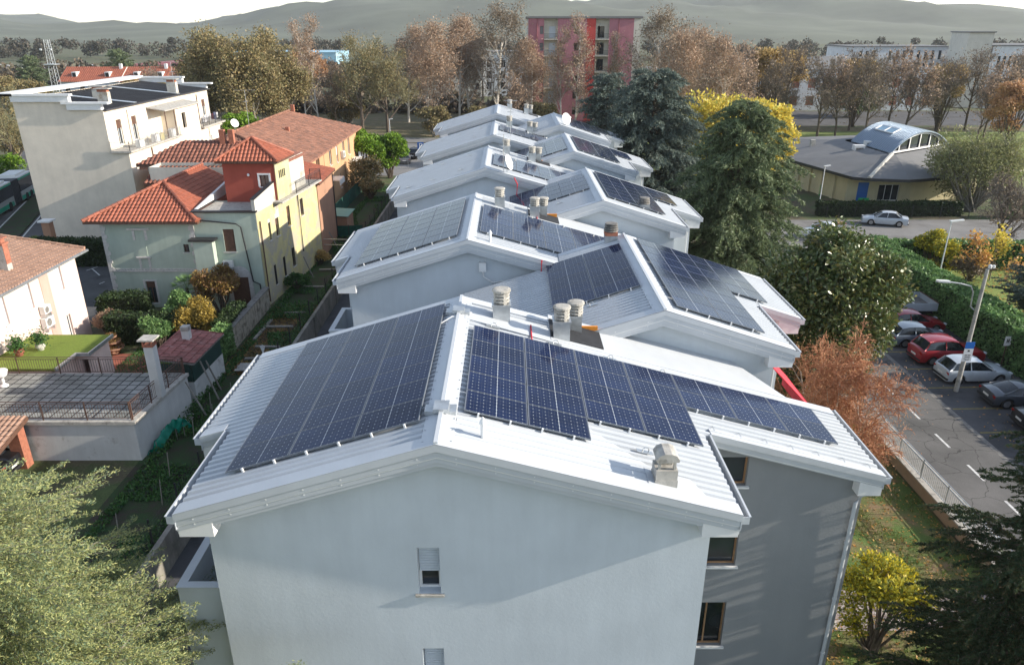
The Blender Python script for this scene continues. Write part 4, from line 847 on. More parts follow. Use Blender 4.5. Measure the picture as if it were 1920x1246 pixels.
m = MB(); ridge_tiles(m, Vector(T0) + Vector((0, 0, .1)), Vector(T1) + Vector((0, 0, .1))); ridge_tiles(m, Vector(E0) + Vector((0, 0, .1)), Vector(T0) + Vector((0, 0, .1))); m.build('ridge_tiles', MAT['tileOld'], r_)
m = MB(); m.box(-24.4, -24, 84, 84.4, 7.5, 8.9); m.box(-27.2, -26.8, 97, 97.4, 9, 10); m.build('chimney', MAT['brick'], h4)
dish(h4, (-27, 76, 9.4), .42, (.7, -.6, .4), .8); antenna(h4, (-26.9, 80, 9.4), 3.6, 2.0)
m = MB(); fbox(m, OA, OB, 12.0, 14.5, 3.2, 3.3, -1.2, 0); fbox(m, OA, OB, 12.0, 14.5, 2.7, 3.2, -1.22, -1.18); m.build('awning', MAT['plastic'], h4)
m = MB(); fbox(m, OA, OB, 23.5, 27, 3.0, 3.5, -1.0, 0); m.build('balcony', MAT['trim'], h4)
h5 = thing('tiled_outbuilding', 'small house with weathered barrel tile roof and two brick chimneys', 'house', (-28, 67, 0))
walls(h5, [(-31.5, 66), (-22, 66), (-22, 71), (-31.5, 71)], 8.0, 'oldwhite'); a, b, c, d, p, q = (-32.2, 65.4, 8.0), (-21.4, 65.4, 8.0), (-21.4, 71.6, 8.0), (-32.2, 71.6, 8.0), (-29, 68.5, 9.6), (-24.5, 68.5, 9.6)
m = MB(); tiles(m, a, b, p, q, .36, .45, .09); tiles(m, b, c, q, q, .36, .45, .09); r_ = m.build('roof', MAT['tileDark'], h5); m = MB(); m.prism([a, b, c, d], (0, 0, -.2)); m.mesh([a, b, c, d, p, q], [(0, 1, 5, 4), (1, 2, 5), (2, 3, 4, 5), (3, 0, 4)]); m.build('eaves', MAT['persiana'], r_)
for x in (-25.4, -24.6): m = MB(); m.box(x - .22, x + .22, 67.9, 68.35, 8.8, 10.6); m.build('chimney', MAT['brick'], h5)
h6 = thing('low_outbuilding', 'low tiled lean-to squeezed between the cream block and the tower', 'house', (-27, 62.5, 0))
walls(h6, [(-30, 63), (-21.2, 63), (-21.2, 65.3), (-30, 65.3)], 8.2, 'oldwhite'); m = MB(); tiles(m, (-30.5, 62.6, 6.9), (-20.9, 62.6, 6.9), (-30.5, 65.2, 7.9), (-20.9, 65.2, 7.9), .36, .45, .09); r_ = m.build('roof', MAT['tileDark'], h6); m = MB(); slab(m, [(-30.5, 62.6, 6.9), (-20.9, 62.6, 6.9), (-20.9, 65.2, 7.9), (-30.5, 65.2, 7.9)]); m.build('eaves', MAT['persiana'], r_)
# ---- cream apartment block
h = thing('cream_apartment_block', 'tall cream apartment block with dark sheet roof and top floor terraces', 'apartment block', (-40, 84, 0))
zh, zl = 13.2, 11.95
CA, CB = (-44.9, 70.8), (-36.9, 70.8); DA, DB = (-36.9, 70.8), (-36.9, 96.0); LA, LB = (-35.3, 70.8), (-35.3, 96.2)
m = MB(); facade(m, CA, (-35.3, 70.8), 0, 8.2, []); facade(m, CA, CB, 8.2, lambda u: 12.75 if u < 5.25 else 12.0, [], brk=(5.24, 5.26))
facade(m, (-44.9, 96.2), CA, 0, 12.9, []); facade(m, (-35.3, 96.2), (-44.9, 96.2), 0, 8.2, []); facade(m, (-36.9, 96.2), (-44.9, 96.2), 8.2, 12.3, [])
up = [OP(DA, DB, *q) for q in ((216, 217, 226, 264), (246, 211, 257, 242), (316, 226 - 30, 321, 229 - 12), (373, 184, 376, 205))]
up = [(s, s + 1.0, 8.6, 10.9) for s in (1.9, 5.0, 12.5, 20.5, 23.0)]
lo = [(s, s + 1.0, 5.2, 7.1) for s in (3.3, 6.3, 9.2, 12.6, 16.6, 19.6, 23.0)] + [(s, s + 1.0, 1.8, 3.8) for s in (3.3, 6.3, 9.2, 12.6, 16.6, 19.6)]
facade(m, DA, DB, 8.2, 11.85, up); facade(m, LA, LB, 0, 8.2, lo); m.face([(-36.9, 70.8, 8.2), (-35.3, 70.8, 8.2), (-35.3, 96.2, 8.2), (-36.9, 96.2, 8.2)])
m.build('wall', MAT['cream'], h)
for o in up: window(h, DA, DB, o, .2, 'trim', 1, None, 'persiana', .35)
for i, o in enumerate(lo): window(h, LA, LB, o, .2, 'trim', 1, 'stonetrim', 'shutter', (.4, .7, 0.01, .55)[i % 4])
m = MB(); RA = [(-44.9, 70.9, 12.75), (-36.6, 70.9, 11.9), (-36.6, 96.3, 11.9), (-44.9, 96.3, 12.75)]; m.prism(RA, (0, 0, .1))
for i in range(50): y = 71.3 + i * .5; m.prism([(-44.8, y, 12.86), (-36.65, y, 12.02), (-36.65, y + .09, 12.02), (-44.8, y + .09, 12.86)], (0, 0, .035))
r_ = m.build('roof', MAT['bitumen'], h)
m = MB()
for y in (76.5, 87.0): m.prism([(-44.8, y, 12.9), (-36.7, y, 12.07), (-36.7, y + .7, 12.07), (-44.8, y + .7, 12.9)], (0, 0, .05))
m.build('skylight_strip', MAT['gal'], r_)
m = MB()
for y in (70.45, 95.9): m.box(-46.2, -39.5, y, y + .6, 13.2, 13.38); m.box(-40.4, -36.2, y, y + .6, 12.5, 12.68); m.box(-44.9, -39.7, y + .1, y + .6, 12.7, 13.2); m.box(-40, -36.9, y + .1, y + .6, 12.0, 12.5)
m.prism([(-46.2, 70.45, 13.2), (-44.6, 70.45, 13.2), (-44.6, 96.6, 13.2), (-46.2, 96.6, 13.2)], (0, 0, .25)); m.build('parapet', MAT['trim'], r_)
for x, y in ((-40.6, 77.8), (-38.6, 74.8), (-37.8, 88.5)):
    m = MB(); m.box(x - .5, x + .5, y - .3, y + .3, 12.0, 13.25); c_ = m.build('chimney', MAT['oldwhite'], h); m = MB(); m.box(x - .45, x + .45, y - .27, y + .27, 13.25, 13.5); m.build('brick_course', MAT['brick'], c_); m = MB(); m.box(x - .7, x + .7, y - .42, y + .42, 13.5, 13.58); m.build('cap', MAT['conc'], c_)
m = MB(); m.box(-36.9, -34.9, 70.5, 82.3, 8.2, 8.36); m.box(-36.9, -34.9, 88.5, 96.6, 8.2, 8.36); t1 = m.build('terrace', MAT['conc'], h)
railing(t1, [(-36.8, 70.6), (-35.05, 70.6), (-35.05, 82.2)], 8.36, .9, 'gal', .14, 2); railing(t1, [(-35.05, 88.6), (-35.05, 96.4)], 8.36, .9, 'black', .14, 2)
walls(h, [(-37, 82.3), (-35.3, 82.3), (-35.3, 88.4), (-37, 88.4)], 11.0, 'cream', {1: [(1.5, 2.5, 8.8, 10.4)]}, zb=8.2, part='bay'); m = MB(); m.prism([(-37, 79.2, 11.35), (-35.0, 79.2, 11.0), (-35.0, 88.5, 11.0), (-37, 88.5, 11.35)], (0, 0, .1)); m.build('canopy', MAT['conc'], h)
m = MB()
for y in (79.3, 81.5): m.tube([(-35.1, y, 8.36), (-35.1, y, 11.0)], .05, 6)
m.build('canopy_post', MAT['rust'], h)
for s, mt in ((4.6, 'rust'), (19.9, 'oldwhite')): downpipe(h, LA, LB, s, .3, 8.0, mt)
for s, mt in ((4.3, 'oldwhite'), (21.6, 'rust')): downpipe(h, DA, DB, s, 8.3, 11.6, mt, .0)
m = MB(); m.box(-35.3, -34.3, 84, 87.5, 4.9, 5.05); bl = m.build('balcony', MAT['conc'], h); railing(bl, [(-35.3, 84.05), (-34.35, 84.05), (-34.35, 87.4), (-35.3, 87.4)], 5.05, .9, 'gal', .2, 2)
m = MB(); m.box(-35.3, -34.3, 89.6, 92.2, 4.9, 5.05); bl = m.build('balcony', MAT['conc'], h); railing(bl, [(-35.3, 89.7), (-34.35, 89.7), (-34.35, 92.1), (-35.3, 92.1)], 5.05, .9, 'gal', .2, 2)
dish(h, (-35.2, 93.2, 6.6), .65, (.6, -.75, .3), .3); antenna(h, (-37.0, 87.2, 12.0), 3.4, 1.6)
for i, (y, mt) in enumerate(((73.0, 'trim'), (76.4, 'trim'), (77.6, 'yellowwall'), (80.3, 'trim'))):
    m = MB(); m.box(-35.6, -35.15, y, y + 1.0, 8.37, 9.0 + .1 * (i % 2)); o = m.build('storage_box', MAT[mt]); tag(o, ['low white box beside the iron railing of the top terrace', 'white slatted crate on the open top floor terrace', 'yellow cabinet on the top floor terrace of the cream block', 'white cabinet under the flat canopy of the cream block'][i], 'storage box')
m = MB()
for i in range(7): y = 89.3 + i * .75; m.obox((-35.25, y, 9.15), (.03, 0, 0), (0, .22 + .06 * (i % 3), 0), (0, .04, .3 + .1 * (i % 2)))
MAT['cloth'] = leafmat('mixed_laundry', [(.5, .05, .03), (.02, .02, .03), (.6, .6, .6), (.05, .06, .12), (.6, .6, .6)], .9, .05, .1); tag(m.build('laundry', MAT['cloth']), 'red, black and white washing hung along the far terrace railing', 'laundry')
# gate pillar beside the block
m = MB(); m.box(-42.6, -41.9, 66.9, 67.6, 0, 2.6); h = thing('gate_pillar', 'rendered gate pillar with pale capstone beside the cream block', 'pillar', (-42.2, 67.2, 0)); m.build('post', MAT['brownwall'], h); m = MB(); m.box(-42.8, -41.7, 66.7, 67.8, 2.6, 2.75); m.build('capstone', MAT['trim'], h)
# ---- walls of the gardens
h = thing('retaining_wall', 'long stained concrete retaining wall below the vegetable gardens', 'wall', (-13.9, 50, 0)); m = MB(); m.box(-14.0, -13.78, 12, 98, -1.35, .22)
for i in range(12): m.box(-13.779, -13.7, 14 + i * 7, 14.3 + i * 7, -1.35, .2)
m.build('wall', MAT['retain'], h)
h = thing('garden_wall', 'old stone garden wall running from the green house towards the shed', 'wall', (-17.6, 47, 0)); m = MB(); m.prism([(-17.75, 43.6, 0), (-17.5, 43.6, 0), (-17.55, 51.6, 0), (-17.8, 51.6, 0)], (0, 0, 1.5)); m.build('wall', MAT['stone'], h); m = MB(); m.prism([(-17.85, 43.5, 1.5), (-17.4, 43.5, 1.5), (-17.45, 51.6, 1.5), (-17.9, 51.6, 1.5)], (0, 0, .08)); m.build('capstone', MAT['conc_dark'], h)
def mesh_fence(name, label, P, z, hh, mat='black', n=2.2, net=None, step=.3):
    h = thing(name, label, 'fence', (P[0][0], P[0][1], z)); 
    for a, b in zip(P[:-1], P[1:]):
        a, b = Vector((*a, z)), Vector((*b, z)); d = b - a; L = d.length; d.normalize(); k = max(1, round(L / n)); nn = Vector((d.y, -d.x, 0))
        for i in range(k + 1): m = MB(); m.obox(a + d * L * i / k + Vector((0, 0, hh / 2 + .03)), d * .03, nn * .03, (0, 0, hh / 2 + .03)); m.build('post', MAT[mat], h)
        m = MB()
        if net: m.obox((a + b) / 2 + Vector((0, 0, hh / 2)), d * L / 2, nn * .008, (0, 0, hh / 2 - .02)); m.build('screen', MAT[net], h)
        else:
            for i in range(int(hh / .16)): m.obox((a + b) / 2 + Vector((0, 0, .1 + i * .16)), d * L / 2, nn * .0035, (0, 0, .0035))
            for i in range(int(L / step)): m.obox(a + d * (i * step + .1) + Vector((0, 0, hh / 2)), d * .0035, nn * .0035, (0, 0, hh / 2))
            m.build('wire_mesh', MAT[mat], h)
    return h
MAT['greennet'] = M('green_netting', (.01, .075, .05), .8, .3, 3)
mesh_fence('wire_fence', 'dark wire mesh fence standing on the concrete retaining wall', [(-14.1, 14), (-14.1, 62)], .2, 1.1, 'black', 2.5)
mesh_fence('wire_fence', 'wire fence along the second strip of gardens further back', [(-14.1, 62), (-14.1, 97)], .2, 1.2, 'black', 2.5)
mesh_fence('net_fence', 'fence screened with dark green netting beside the far gardens', [(-18.6, 71), (-18.4, 97)], 0, 1.6, 'black', 3.5, 'greennet')
mesh_fence('net_fence', 'green netting screen closing the plot behind the brown house', [(-17.0, 71.2), (-14.3, 71.4)], 0, 1.2, 'black', 1.4, 'greennet')
h = thing('tool_shed', 'timber tool shed with pale green sheet roof beside the brown house', 'shed', (-17.6, 73.5, 0)); walls(h, [(-18.4, 72), (-15.9, 72), (-15.9, 75), (-18.4, 75)], 1.9, 'brownwall'); m = MB(); m.prism([(-18.6, 71.8, 2.05), (-15.7, 71.8, 1.9), (-15.7, 75.2, 1.9), (-18.6, 75.2, 2.05)], (0, 0, .05)); MAT['palegreen'] = M('pale_green_sheet', (.15, .32, .25), .6, .1, 2); m.build('roof', MAT['palegreen'], h)
# ------------------------------------------------------------------ the street on the right
def streetmat():
    m, nt, b = newmat('cracked_asphalt'); n = noise(nt, .35, 6, .6); c = ramp(nt, n, [(.35, (.085, .083, .08)), (.65, (.14, .135, .13))])
    t = nt.nodes.new('ShaderNodeTexCoord'); w_ = nt.nodes.new('ShaderNodeTexVoronoi'); w_.feature = 'DISTANCE_TO_EDGE'; w_.inputs['Scale'].default_value = .85
    n2 = nt.nodes.new('ShaderNodeTexNoise'); n2.inputs['Scale'].default_value = 1.4; n2.inputs['Detail'].default_value = 6; nt.links.new(t.outputs['Object'], n2.inputs['Vector'])
    ad = nt.nodes.new('ShaderNodeMixRGB'); ad.inputs[0].default_value = .35; nt.links.new(t.outputs['Object'], ad.inputs[1]); nt.links.new(n2.outputs['Color'], ad.inputs[2]); nt.links.new(ad.outputs[0], w_.inputs['Vector'])
    c = mul(nt, ramp(nt, w_.outputs['Distance'], [(0, (.3, .3, .3)), (.014, (1, 1, 1))]), c); d = noise(nt, 60, 3, .6); c = mul(nt, c, ramp(nt, d, [(.3, (.8, .8, .8)), (.7, (1.2, 1.2, 1.2))]))
    nt.links.new(c, b.inputs['Base Color']); b.inputs['Roughness'].default_value = .95; bump(nt, b, d, .3, .01); return m
MAT['street'] = streetmat(); MAT['paving'] = M('pavement', (.25, .24, .22), .9, .15, 1, .3, 30)
def crazy():
    m, nt, b = newmat('crazy_paving'); t = nt.nodes.new('ShaderNodeTexCoord'); v = nt.nodes.new('ShaderNodeTexVoronoi'); v.feature = 'DISTANCE_TO_EDGE'; v.inputs['Scale'].default_value = 3.2; nt.links.new(t.outputs['Object'], v.inputs['Vector'])
    v2 = nt.nodes.new('ShaderNodeTexVoronoi'); v2.inputs['Scale'].default_value = 3.2; nt.links.new(t.outputs['Object'], v2.inputs['Vector']); s = nt.nodes.new('ShaderNodeSeparateColor'); nt.links.new(v2.outputs['Color'], s.inputs[0])
    c = ramp(nt, s.outputs[0], [(0, (.27, .21, .20)), (1, (.40, .33, .31))]); c = mixf(nt, ramp(nt, v.outputs['Distance'], [(.03, (1, 1, 1)), (.06, (0, 0, 0))]), c, (.5, .46, .44)); nt.links.new(c, b.inputs['Base Color']); b.inputs['Roughness'].default_value = .85; return m
MAT['crazy'] = crazy()
MAT['dry'] = grassmat('dry_grass', [(.35, (.20, .15, .09)), (.5, (.13, .12, .05)), (.7, (.22, .17, .11))], .25)
patch('street', [(19.5, -20), (31.5, -20), (31.5, 62.6), (19.5, 62.6)], 'street', .008)
patch('parking_strip', [(23.8, -20), (31.4, -20), (31.4, 62.0), (23.8, 62.0)], 'asphalt', .013)
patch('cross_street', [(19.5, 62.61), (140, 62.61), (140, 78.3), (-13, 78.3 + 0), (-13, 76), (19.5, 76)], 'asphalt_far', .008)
m = MB()
for i in range(-8, 14):
    y = 30.4 + i * 2.45 if False else 31.6 + i * 2.9; m.face([(21.5, y, .013), (21.62, y, .013), (21.62, y + 1.35, .013), (21.5, y + 1.35, .013)])
struct('lane_dashes', m, 'lane')
m = MB(); MAT['yellowpaint'] = M('worn_yellow_paint', (.25, .2, .06), .9, .3, 6)
for i in range(11): y = 33.0 + i * 2.55; m.face([(23.9, y, .018), (29.5, y + .15, .018), (29.5, y + .25, .018), (23.9, y + .1, .018)])
struct('bay_lines', m, 'yellowpaint')
m = MB()
for i in range(34): m.box(18.35, 19.5, -20 + i * 2.4, -17.62 + i * 2.4, 0, .12)
struct('pavement', m, 'paving'); m = MB(); m.box(19.5, 19.64, -20, 61.6, 0, .13); struct('kerb', m, 'conc')
patch('gutter_seam', [(23.55, -20), (23.8, -20), (23.8, 62), (23.55, 62)], 'conc_dark', .012)
patch('lawn', [(5.05, 6), (17.9, 6), (17.9, 60), (5.05, 60)], 'lawn', .006)
patch('footpath', [(9.5, 19.6), (18.2, 19.6), (18.2, 21.6), (9.5, 21.6)], 'crazy', .012)
patch('garden_lawn', [(32.2, 39), (60, 39), (60, 61), (32.2, 61)], 'lawn2', .008)
patch('park_lawn', [(10, 96), (140, 96), (140, 150), (10, 150)], 'lawn2', .006)
patch('park_path', [(-20, 150.5), (150, 150.5), (150, 157), (-20, 157)], 'dry', .01)
patch('school_yard', [(60, 160), (190, 160), (190, 188), (60, 188)], 'asphalt', .006)
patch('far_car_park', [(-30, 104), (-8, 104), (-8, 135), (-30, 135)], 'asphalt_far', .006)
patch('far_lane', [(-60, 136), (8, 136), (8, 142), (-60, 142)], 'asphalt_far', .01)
patch('rough_grass', [(-60, 143), (8, 143), (8, 200), (-60, 200)], 'dry', .006)
# low garden wall with iron railing
h = thing('street_fence', 'low brown wall with grey iron railing between lawn and pavement', 'fence', (18.15, 30, 0)); m = MB(); m.box(18.02, 18.28, 8, 60, 0, .55); plaster('fencewall', (.34, .25, .17), dirt=(.2, .17, .13)); m.build('wall', MAT['fencewall'], h); m = MB(); m.box(17.97, 18.33, 8, 60, .551, .62); m.build('coping', MAT['conc'], h)
railing(h, [(18.15, 8), (18.15, 60)], .62, .95, 'gal', .13, 2.0)
# ------------------------------------------------------------------ cars
def paint(name, c, rough=.35, metal=.2):
    m, nt, b = newmat('paint_' + name); n = noise(nt, 3, 4); nt.links.new(ramp(nt, n, [(.3, tuple(q * .92 for q in c)), (.7, tuple(min(1, q * 1.06) for q in c))]), b.inputs['Base Color'])
    b.inputs['Roughness'].default_value = rough; b.inputs['Metallic'].default_value = metal; b.inputs['Coat Weight'].default_value = .8; b.inputs['Coat Roughness'].default_value = .06; MAT['c_' + name] = m
for n_, c_ in (('silver', (.52, .56, .60)), ('red', (.34, .012, .02)), ('slate', (.16, .20, .25)), ('darkred', (.28, .012, .02)), ('charcoal', (.06, .07, .085)), ('black', (.012, .013, .016)), ('white', (.68, .69, .7)), ('grey', (.2, .2, .21))): paint(n_, c_)
MAT['tyre'] = M('tyre_rubber', (.018, .018, .018), .9, .1, 5); MAT['rim'] = M('alloy', (.42, .43, .45), .3, .1, 5, metal=.8)
MAT['tail'] = M('tail_lamp', (.35, .01, .01), .25, .1, 5); MAT['head'] = M('head_lamp', (.6, .62, .65), .15, .05, 5)
CARS = {
 'hatch': dict(L=4.1, W=1.72, st=[(0, .30, .62, .70), (.05, .24, .86, .80), (.18, .2, .93, .84), (.6, .2, .95, .86), (1.6, .2, .93, .86), (2.6, .2, .90, .86), (3.1, .2, .85, .85), (3.6, .22, .78, .82), (3.95, .25, .66, .76), (4.1, .3, .5, .62)],
   cab=[(.12, .90, .72), (.5, 1.33, .62), (.9, 1.42, .61), (1.6, 1.44, .61), (2.1, 1.38, .61), (2.95, .88, .70)], wh=(.78, 3.28)),
 'suv': dict(L=4.4, W=1.82, st=[(0, .36, .7, .74), (.06, .3, .98, .84), (.25, .26, 1.05, .89), (.8, .25, 1.07, .91), (1.8, .25, 1.05, .91), (2.8, .25, 1.02, .91), (3.3, .26, .98, .89), (3.9, .28, .92, .86), (4.28, .32, .78, .78), (4.4, .36, .6, .66)],
   cab=[(.2, 1.02, .78), (.55, 1.5, .66), (1.0, 1.6, .65), (1.9, 1.62, .65), (2.4, 1.54, .65), (3.2, 1.0, .75)], wh=(.85, 3.55)),
 'sedan': dict(L=4.4, W=1.7, st=[(0, .32, .66, .72), (.05, .26, .92, .80), (.5, .2, .96, .84), (.95, .2, .95, .85), (1.8, .2, .92, .85), (2.8, .2, .9, .85), (3.3, .2, .86, .84), (3.9, .22, .8, .81), (4.28, .26, .7, .76), (4.4, .3, .52, .66)],
   cab=[(.62, .93, .70), (1.25, 1.36, .61), (1.6, 1.41, .60), (2.2, 1.4, .60), (2.55, 1.33, .60), (3.25, .88, .70)], wh=(.85, 3.5)),
 'coupe': dict(L=4.2, W=1.74, st=[(0, .32, .6, .72), (.05, .26, .85, .82), (.5, .2, .92, .87), (1.0, .2, .9, .87), (1.8, .2, .84, .84), (2.8, .2, .82, .86), (3.3, .2, .76, .86), (3.8, .2, .68, .82), (4.1, .24, .56, .72), (4.2, .28, .44, .6)],
   cab=[(.55, .89, .70), (1.35, 1.2, .58), (1.65, 1.25, .56), (2.0, 1.25, .56), (2.3, 1.2, .56), (3.05, .8, .68)], wh=(.8, 3.35))}
def make_car(kind, col, label, group='cars parked nose in along the hedge', closed_bed=False):
    """nose points to +x; origin at the middle on the ground"""
    d = CARS[kind]; h = thing('parked_car', label, 'car', (0, 0, 0), group); L = d['L']; X0 = -L / 2
    def loft(st, n=None):
        m = MB(); V = []; F = []; k = len(st[0][1])
        for x, sec in st:
            for y, z in sec: V.append((X0 + x, y, z))
        for i in range(len(st) - 1):
            for j in range(k - 1): F.append((i * k + j, i * k + j + 1, (i + 1) * k + j + 1, (i + 1) * k + j))
        F.append(tuple(range(k))[::-1]); F.append(tuple(range(len(V) - k, len(V)))); return m.mesh(V, F)
    def belt(x):
        s = d['st']
        for (a, _, za, wa), (b, _, zb, wb) in zip(s[:-1], s[1:]):
            if a <= x <= b: t = (x - a) / (b - a); return za + (zb - za) * t, wa + (wb - wa) * t
        return s[-1][2], s[-1][3]
    xs = sorted({x for x, *_ in d['st']} | {d['wh'][0] + q for q in (-.36, -.3, -.15, 0, .15, .3, .36)} | {d['wh'][1] + q for q in (-.36, -.3, -.15, 0, .15, .3, .36)} | {L * i / 22 for i in range(23)})
    st = []
    for x in xs:
        zt, w_ = belt(x); s = d['st']; zb = .22
        for wx in d['wh']:
            if abs(x - wx) < .365: zb = max(zb, .31 + math.sqrt(max(0, .36 ** 2 - (x - wx) ** 2)) * .98)
        zb = min(zb, zt - .16); zm = max(zb + .02, .45)
        st.append((x, [(w_ * .93, zb), (w_ * 1.0, min(zm, zt - .14)), (w_ * .985, zt - .13), (w_ * .95, zt - .05), (w_ * .82, zt), (0, zt + .035), (-w_ * .82, zt), (-w_ * .95, zt - .05), (-w_ * .985, zt - .13), (-w_ * 1.0, min(zm, zt - .14)), (-w_ * .93, zb), (0, zb)]))
    o = loft(st).build('body', MAT['c_' + col], h, smooth=True); o.modifiers.new('edge', 'EDGE_SPLIT').split_angle = R_(38)
    c = d['cab']; nb = []
    for i, (x, zt, w_) in enumerate(c):
        zb, wb = belt(x); wb *= .9; zb -= .02; zt = max(zt, zb + .01); nb.append((x, [(wb, zb), (w_ + (wb - w_) * .45, zb + (zt - zb) * .55), (w_, zt - .03), (w_ * .85, zt), (0, zt + .03), (-w_ * .85, zt), (-w_, zt - .03), (-(w_ + (wb - w_) * .45), zb + (zt - zb) * .55), (-wb, zb)]))
    g = loft(nb).build('windows', MAT['glass'], h, smooth=True); g.modifiers.new('edge', 'EDGE_SPLIT').split_angle = R_(30)
    m = MB(); rf = nb[1:-1]; V = []; F = []
    for x, s_ in rf:
        for y, z in s_[2:7]: V.append((X0 + x, y * 1.02, z + .012))
    for i in range(len(rf) - 1):
        for j in range(4): F.append((i * 5 + j, i * 5 + j + 1, (i + 1) * 5 + j + 1, (i + 1) * 5 + j))
    m.mesh(V, F); m.mesh([(x, y, z - .03) for x, y, z in V], [f[::-1] for f in F])
    for s_ in (1, -1):                            # pillars
        P = lambda i, j: Vector((X0 + nb[i][0], nb[i][1][j][0] * 1.01, nb[i][1][j][1])) if s_ > 0 else Vector((X0 + nb[i][0], -nb[i][1][j][0] * 1.01, nb[i][1][j][1]))
        for i0, i1 in ((0, 1), (-1, -2)): m.tube([P(i0, 0), (P(i0, 1) + P(i1, 1)) / 2 * .5 + P(i1, 2) * .25 + P(i0, 0) * .25, P(i1, 2)], .045, 6)
        xm = (c[2][0] + c[3][0]) / 2 + .1; zb, wb = belt(xm); m.tube([(X0 + xm + .05, s_ * wb * .9, zb - .02), (X0 + xm, s_ * (c[2][2] + .012), c[2][1] - .03)], .035, 6)
        if kind == 'suv': m.tube([(X0 + q[0], s_ * q[2] * .93, q[1] + .04) for q in c[1:-1]], .018, 5)
    m.build('roof', MAT['c_' + col], h, smooth=True)
    for wx in d['wh']:
        for s_ in (1, -1):
            m = MB(); yy = s_ * (d['W'] / 2 - .02); n = 20; prof = [(.31, -.19), (.315, -.05), (.30, .0), (.21, .0), (.2, -.03)]
            V = [(X0 + wx + r * math.cos(2 * math.pi * k / n), yy + s_ * q, .315 + r * math.sin(2 * math.pi * k / n)) for r, q in prof for k in range(n)]
            m.mesh(V, [(i * n + k, i * n + (k + 1) % n, (i + 1) * n + (k + 1) % n, (i + 1) * n + k) for i in range(4) for k in range(n)]); wo = m.build('wheel', MAT['tyre'], h)
            m = MB(); m.mesh([(X0 + wx + .2 * math.cos(2 * math.pi * k / n), yy - s_ * .035, .315 + .2 * math.sin(2 * math.pi * k / n)) for k in range(n)], [tuple(range(n))])
            for k in range(5): q = 2 * math.pi * k / 5 + .3; m.obox((X0 + wx + .1 * math.cos(q), yy - s_ * .02, .315 + .1 * math.sin(q)), (math.cos(q) * .1, 0, math.sin(q) * .1), (0, .012, 0), (-math.sin(q) * .028, 0, math.cos(q) * .028))
            m.build('rim', MAT['rim'], wo)
    zt, w_ = belt(.06)
    for s_ in (1, -1):
        m = MB(); m.obox((X0 + .07, s_ * (w_ * .84), zt - .16), (.05, 0, 0), (0, w_ * .14, 0), (0, 0, .07)); m.build('tail_light', MAT['tail'], h)
        m = MB(); m.obox((-X0 - .17, s_ * d['st'][-2][3] * .78, d['st'][-2][2] - .03), (.1, 0, 0), (0, .14, 0), (.03, 0, .055)); m.build('headlight', MAT['head'], h)
        xm = d['cab'][-1][0] - .25; zb, wb = belt(xm); m = MB(); m.obox((X0 + xm, s_ * (wb + .06), zb + .08), (.05, 0, 0), (0, .09, 0), (0, 0, .06)); m.build('mirror', MAT['c_' + col], h)
    m = MB(); m.box(X0 - .02, X0 + .01, -.26, .26, .52, .63); m.build('number_plate', MAT['trim'], h); m = MB(); m.box(X0 - .03, X0 + .08, -.8, .8, .3, .42); m.build('bumper', MAT['black'], h)
    return h
SX = 27.0
cl = [('hatch', 'silver', 'silver hatchback parked beside the concrete lamp pole', SX + .0, 39.35, 2), ('suv', 'red', 'bright red estate parked behind the silver hatchback', 26.9, 42.0, 2), ('hatch', 'slate', 'slate blue hatchback between the two red cars', 26.5, 44.7, 2),
      ('hatch', 'darkred', 'dark red car half hidden by the flatbed', 27.4, 47.1, 2), ('coupe', 'charcoal', 'dark grey coupe nearest the black saloon', 28.0, 36.3, -2), ('sedan', 'black', 'old black saloon at the right edge of the picture', 28.1, 33.4, -4)]
for kd, co, lb, x, y, a in cl: place(make_car(kd, co, lb), (x, y, .013), R_(a), s=.95)
place(make_car('sedan', 'silver', 'pale silver saloon standing alone on the cross street', 'cars on the cross street'), (38.9, 76.2, .01), R_(160))
place(make_car('hatch', 'white', 'white hatchback peeping out behind the tall green cedar', 'cars on the cross street'), (30.6, 71.4, .01), R_(180))
place(make_car('hatch', 'white', 'white car roof showing above the garden hedge', 'cars on the cross street'), (37.6, 64.9, .01), R_(190))
g2 = 'cars in the far car park'
for kd, co, lb, x, y, a in (('hatch', 'grey', 'grey brown hatchback in the far car park seen from behind', -15.8, 115, 95), ('suv', 'black', 'black car under the blue parking sign', -14.3, 119.5, 70), ('hatch', 'slate', 'dark car behind the round green tree', -17.0, 120.5, 80), ('hatch', 'white', 'white car half hidden behind the round green tree', -22.5, 113, 90)):
    place(make_car(kd, co, lb, g2), (x, y, .01), R_(a))
place(make_car('sedan', 'black', 'black car under the tiled carport at the lower left', 'car in the carport'), (-24.8, 29.3, .0), R_(180))
# flatbed truck
h = thing('flatbed_truck', 'grey flatbed truck carrying two white window frames', 'truck', (27.9, 49.8, 0)); x0, x1, y0, y1 = 25.2, 29.5, 48.3, 50.7
m = MB(); m.box(x0, x1, y0, y1, .95, 1.05); b_ = m.build('bed', MAT['conc_dark'], h)
m = MB(); m.box(x0, x1, y0 - .04, y0, .9, 1.45); m.box(x0, x1, y1, y1 + .04, .9, 1.45); m.box(x1, x1 + .04, y0 - .04, y1 + .04, .9, 1.45); MAT['truckgrey'] = M('truck_grey', (.36, .40, .44), .5, .08, 2); m.build('side_board', MAT['truckgrey'], b_)
m = MB(); m.box(x1 - .02, x1 + .06, y0 - .04, y1 + .04, 1.451, 1.51); m.build('rail', MAT['rust'], b_)
m = MB(); m.box(23.0, 25.0, 48.4, 50.6, .5, 2.2); m.build('cab', MAT['c_white'], h); m = MB(); m.box(x0 - 2, x1, y0 + .4, y1 - .4, .55, .9); m.build('chassis', MAT['black'], h)
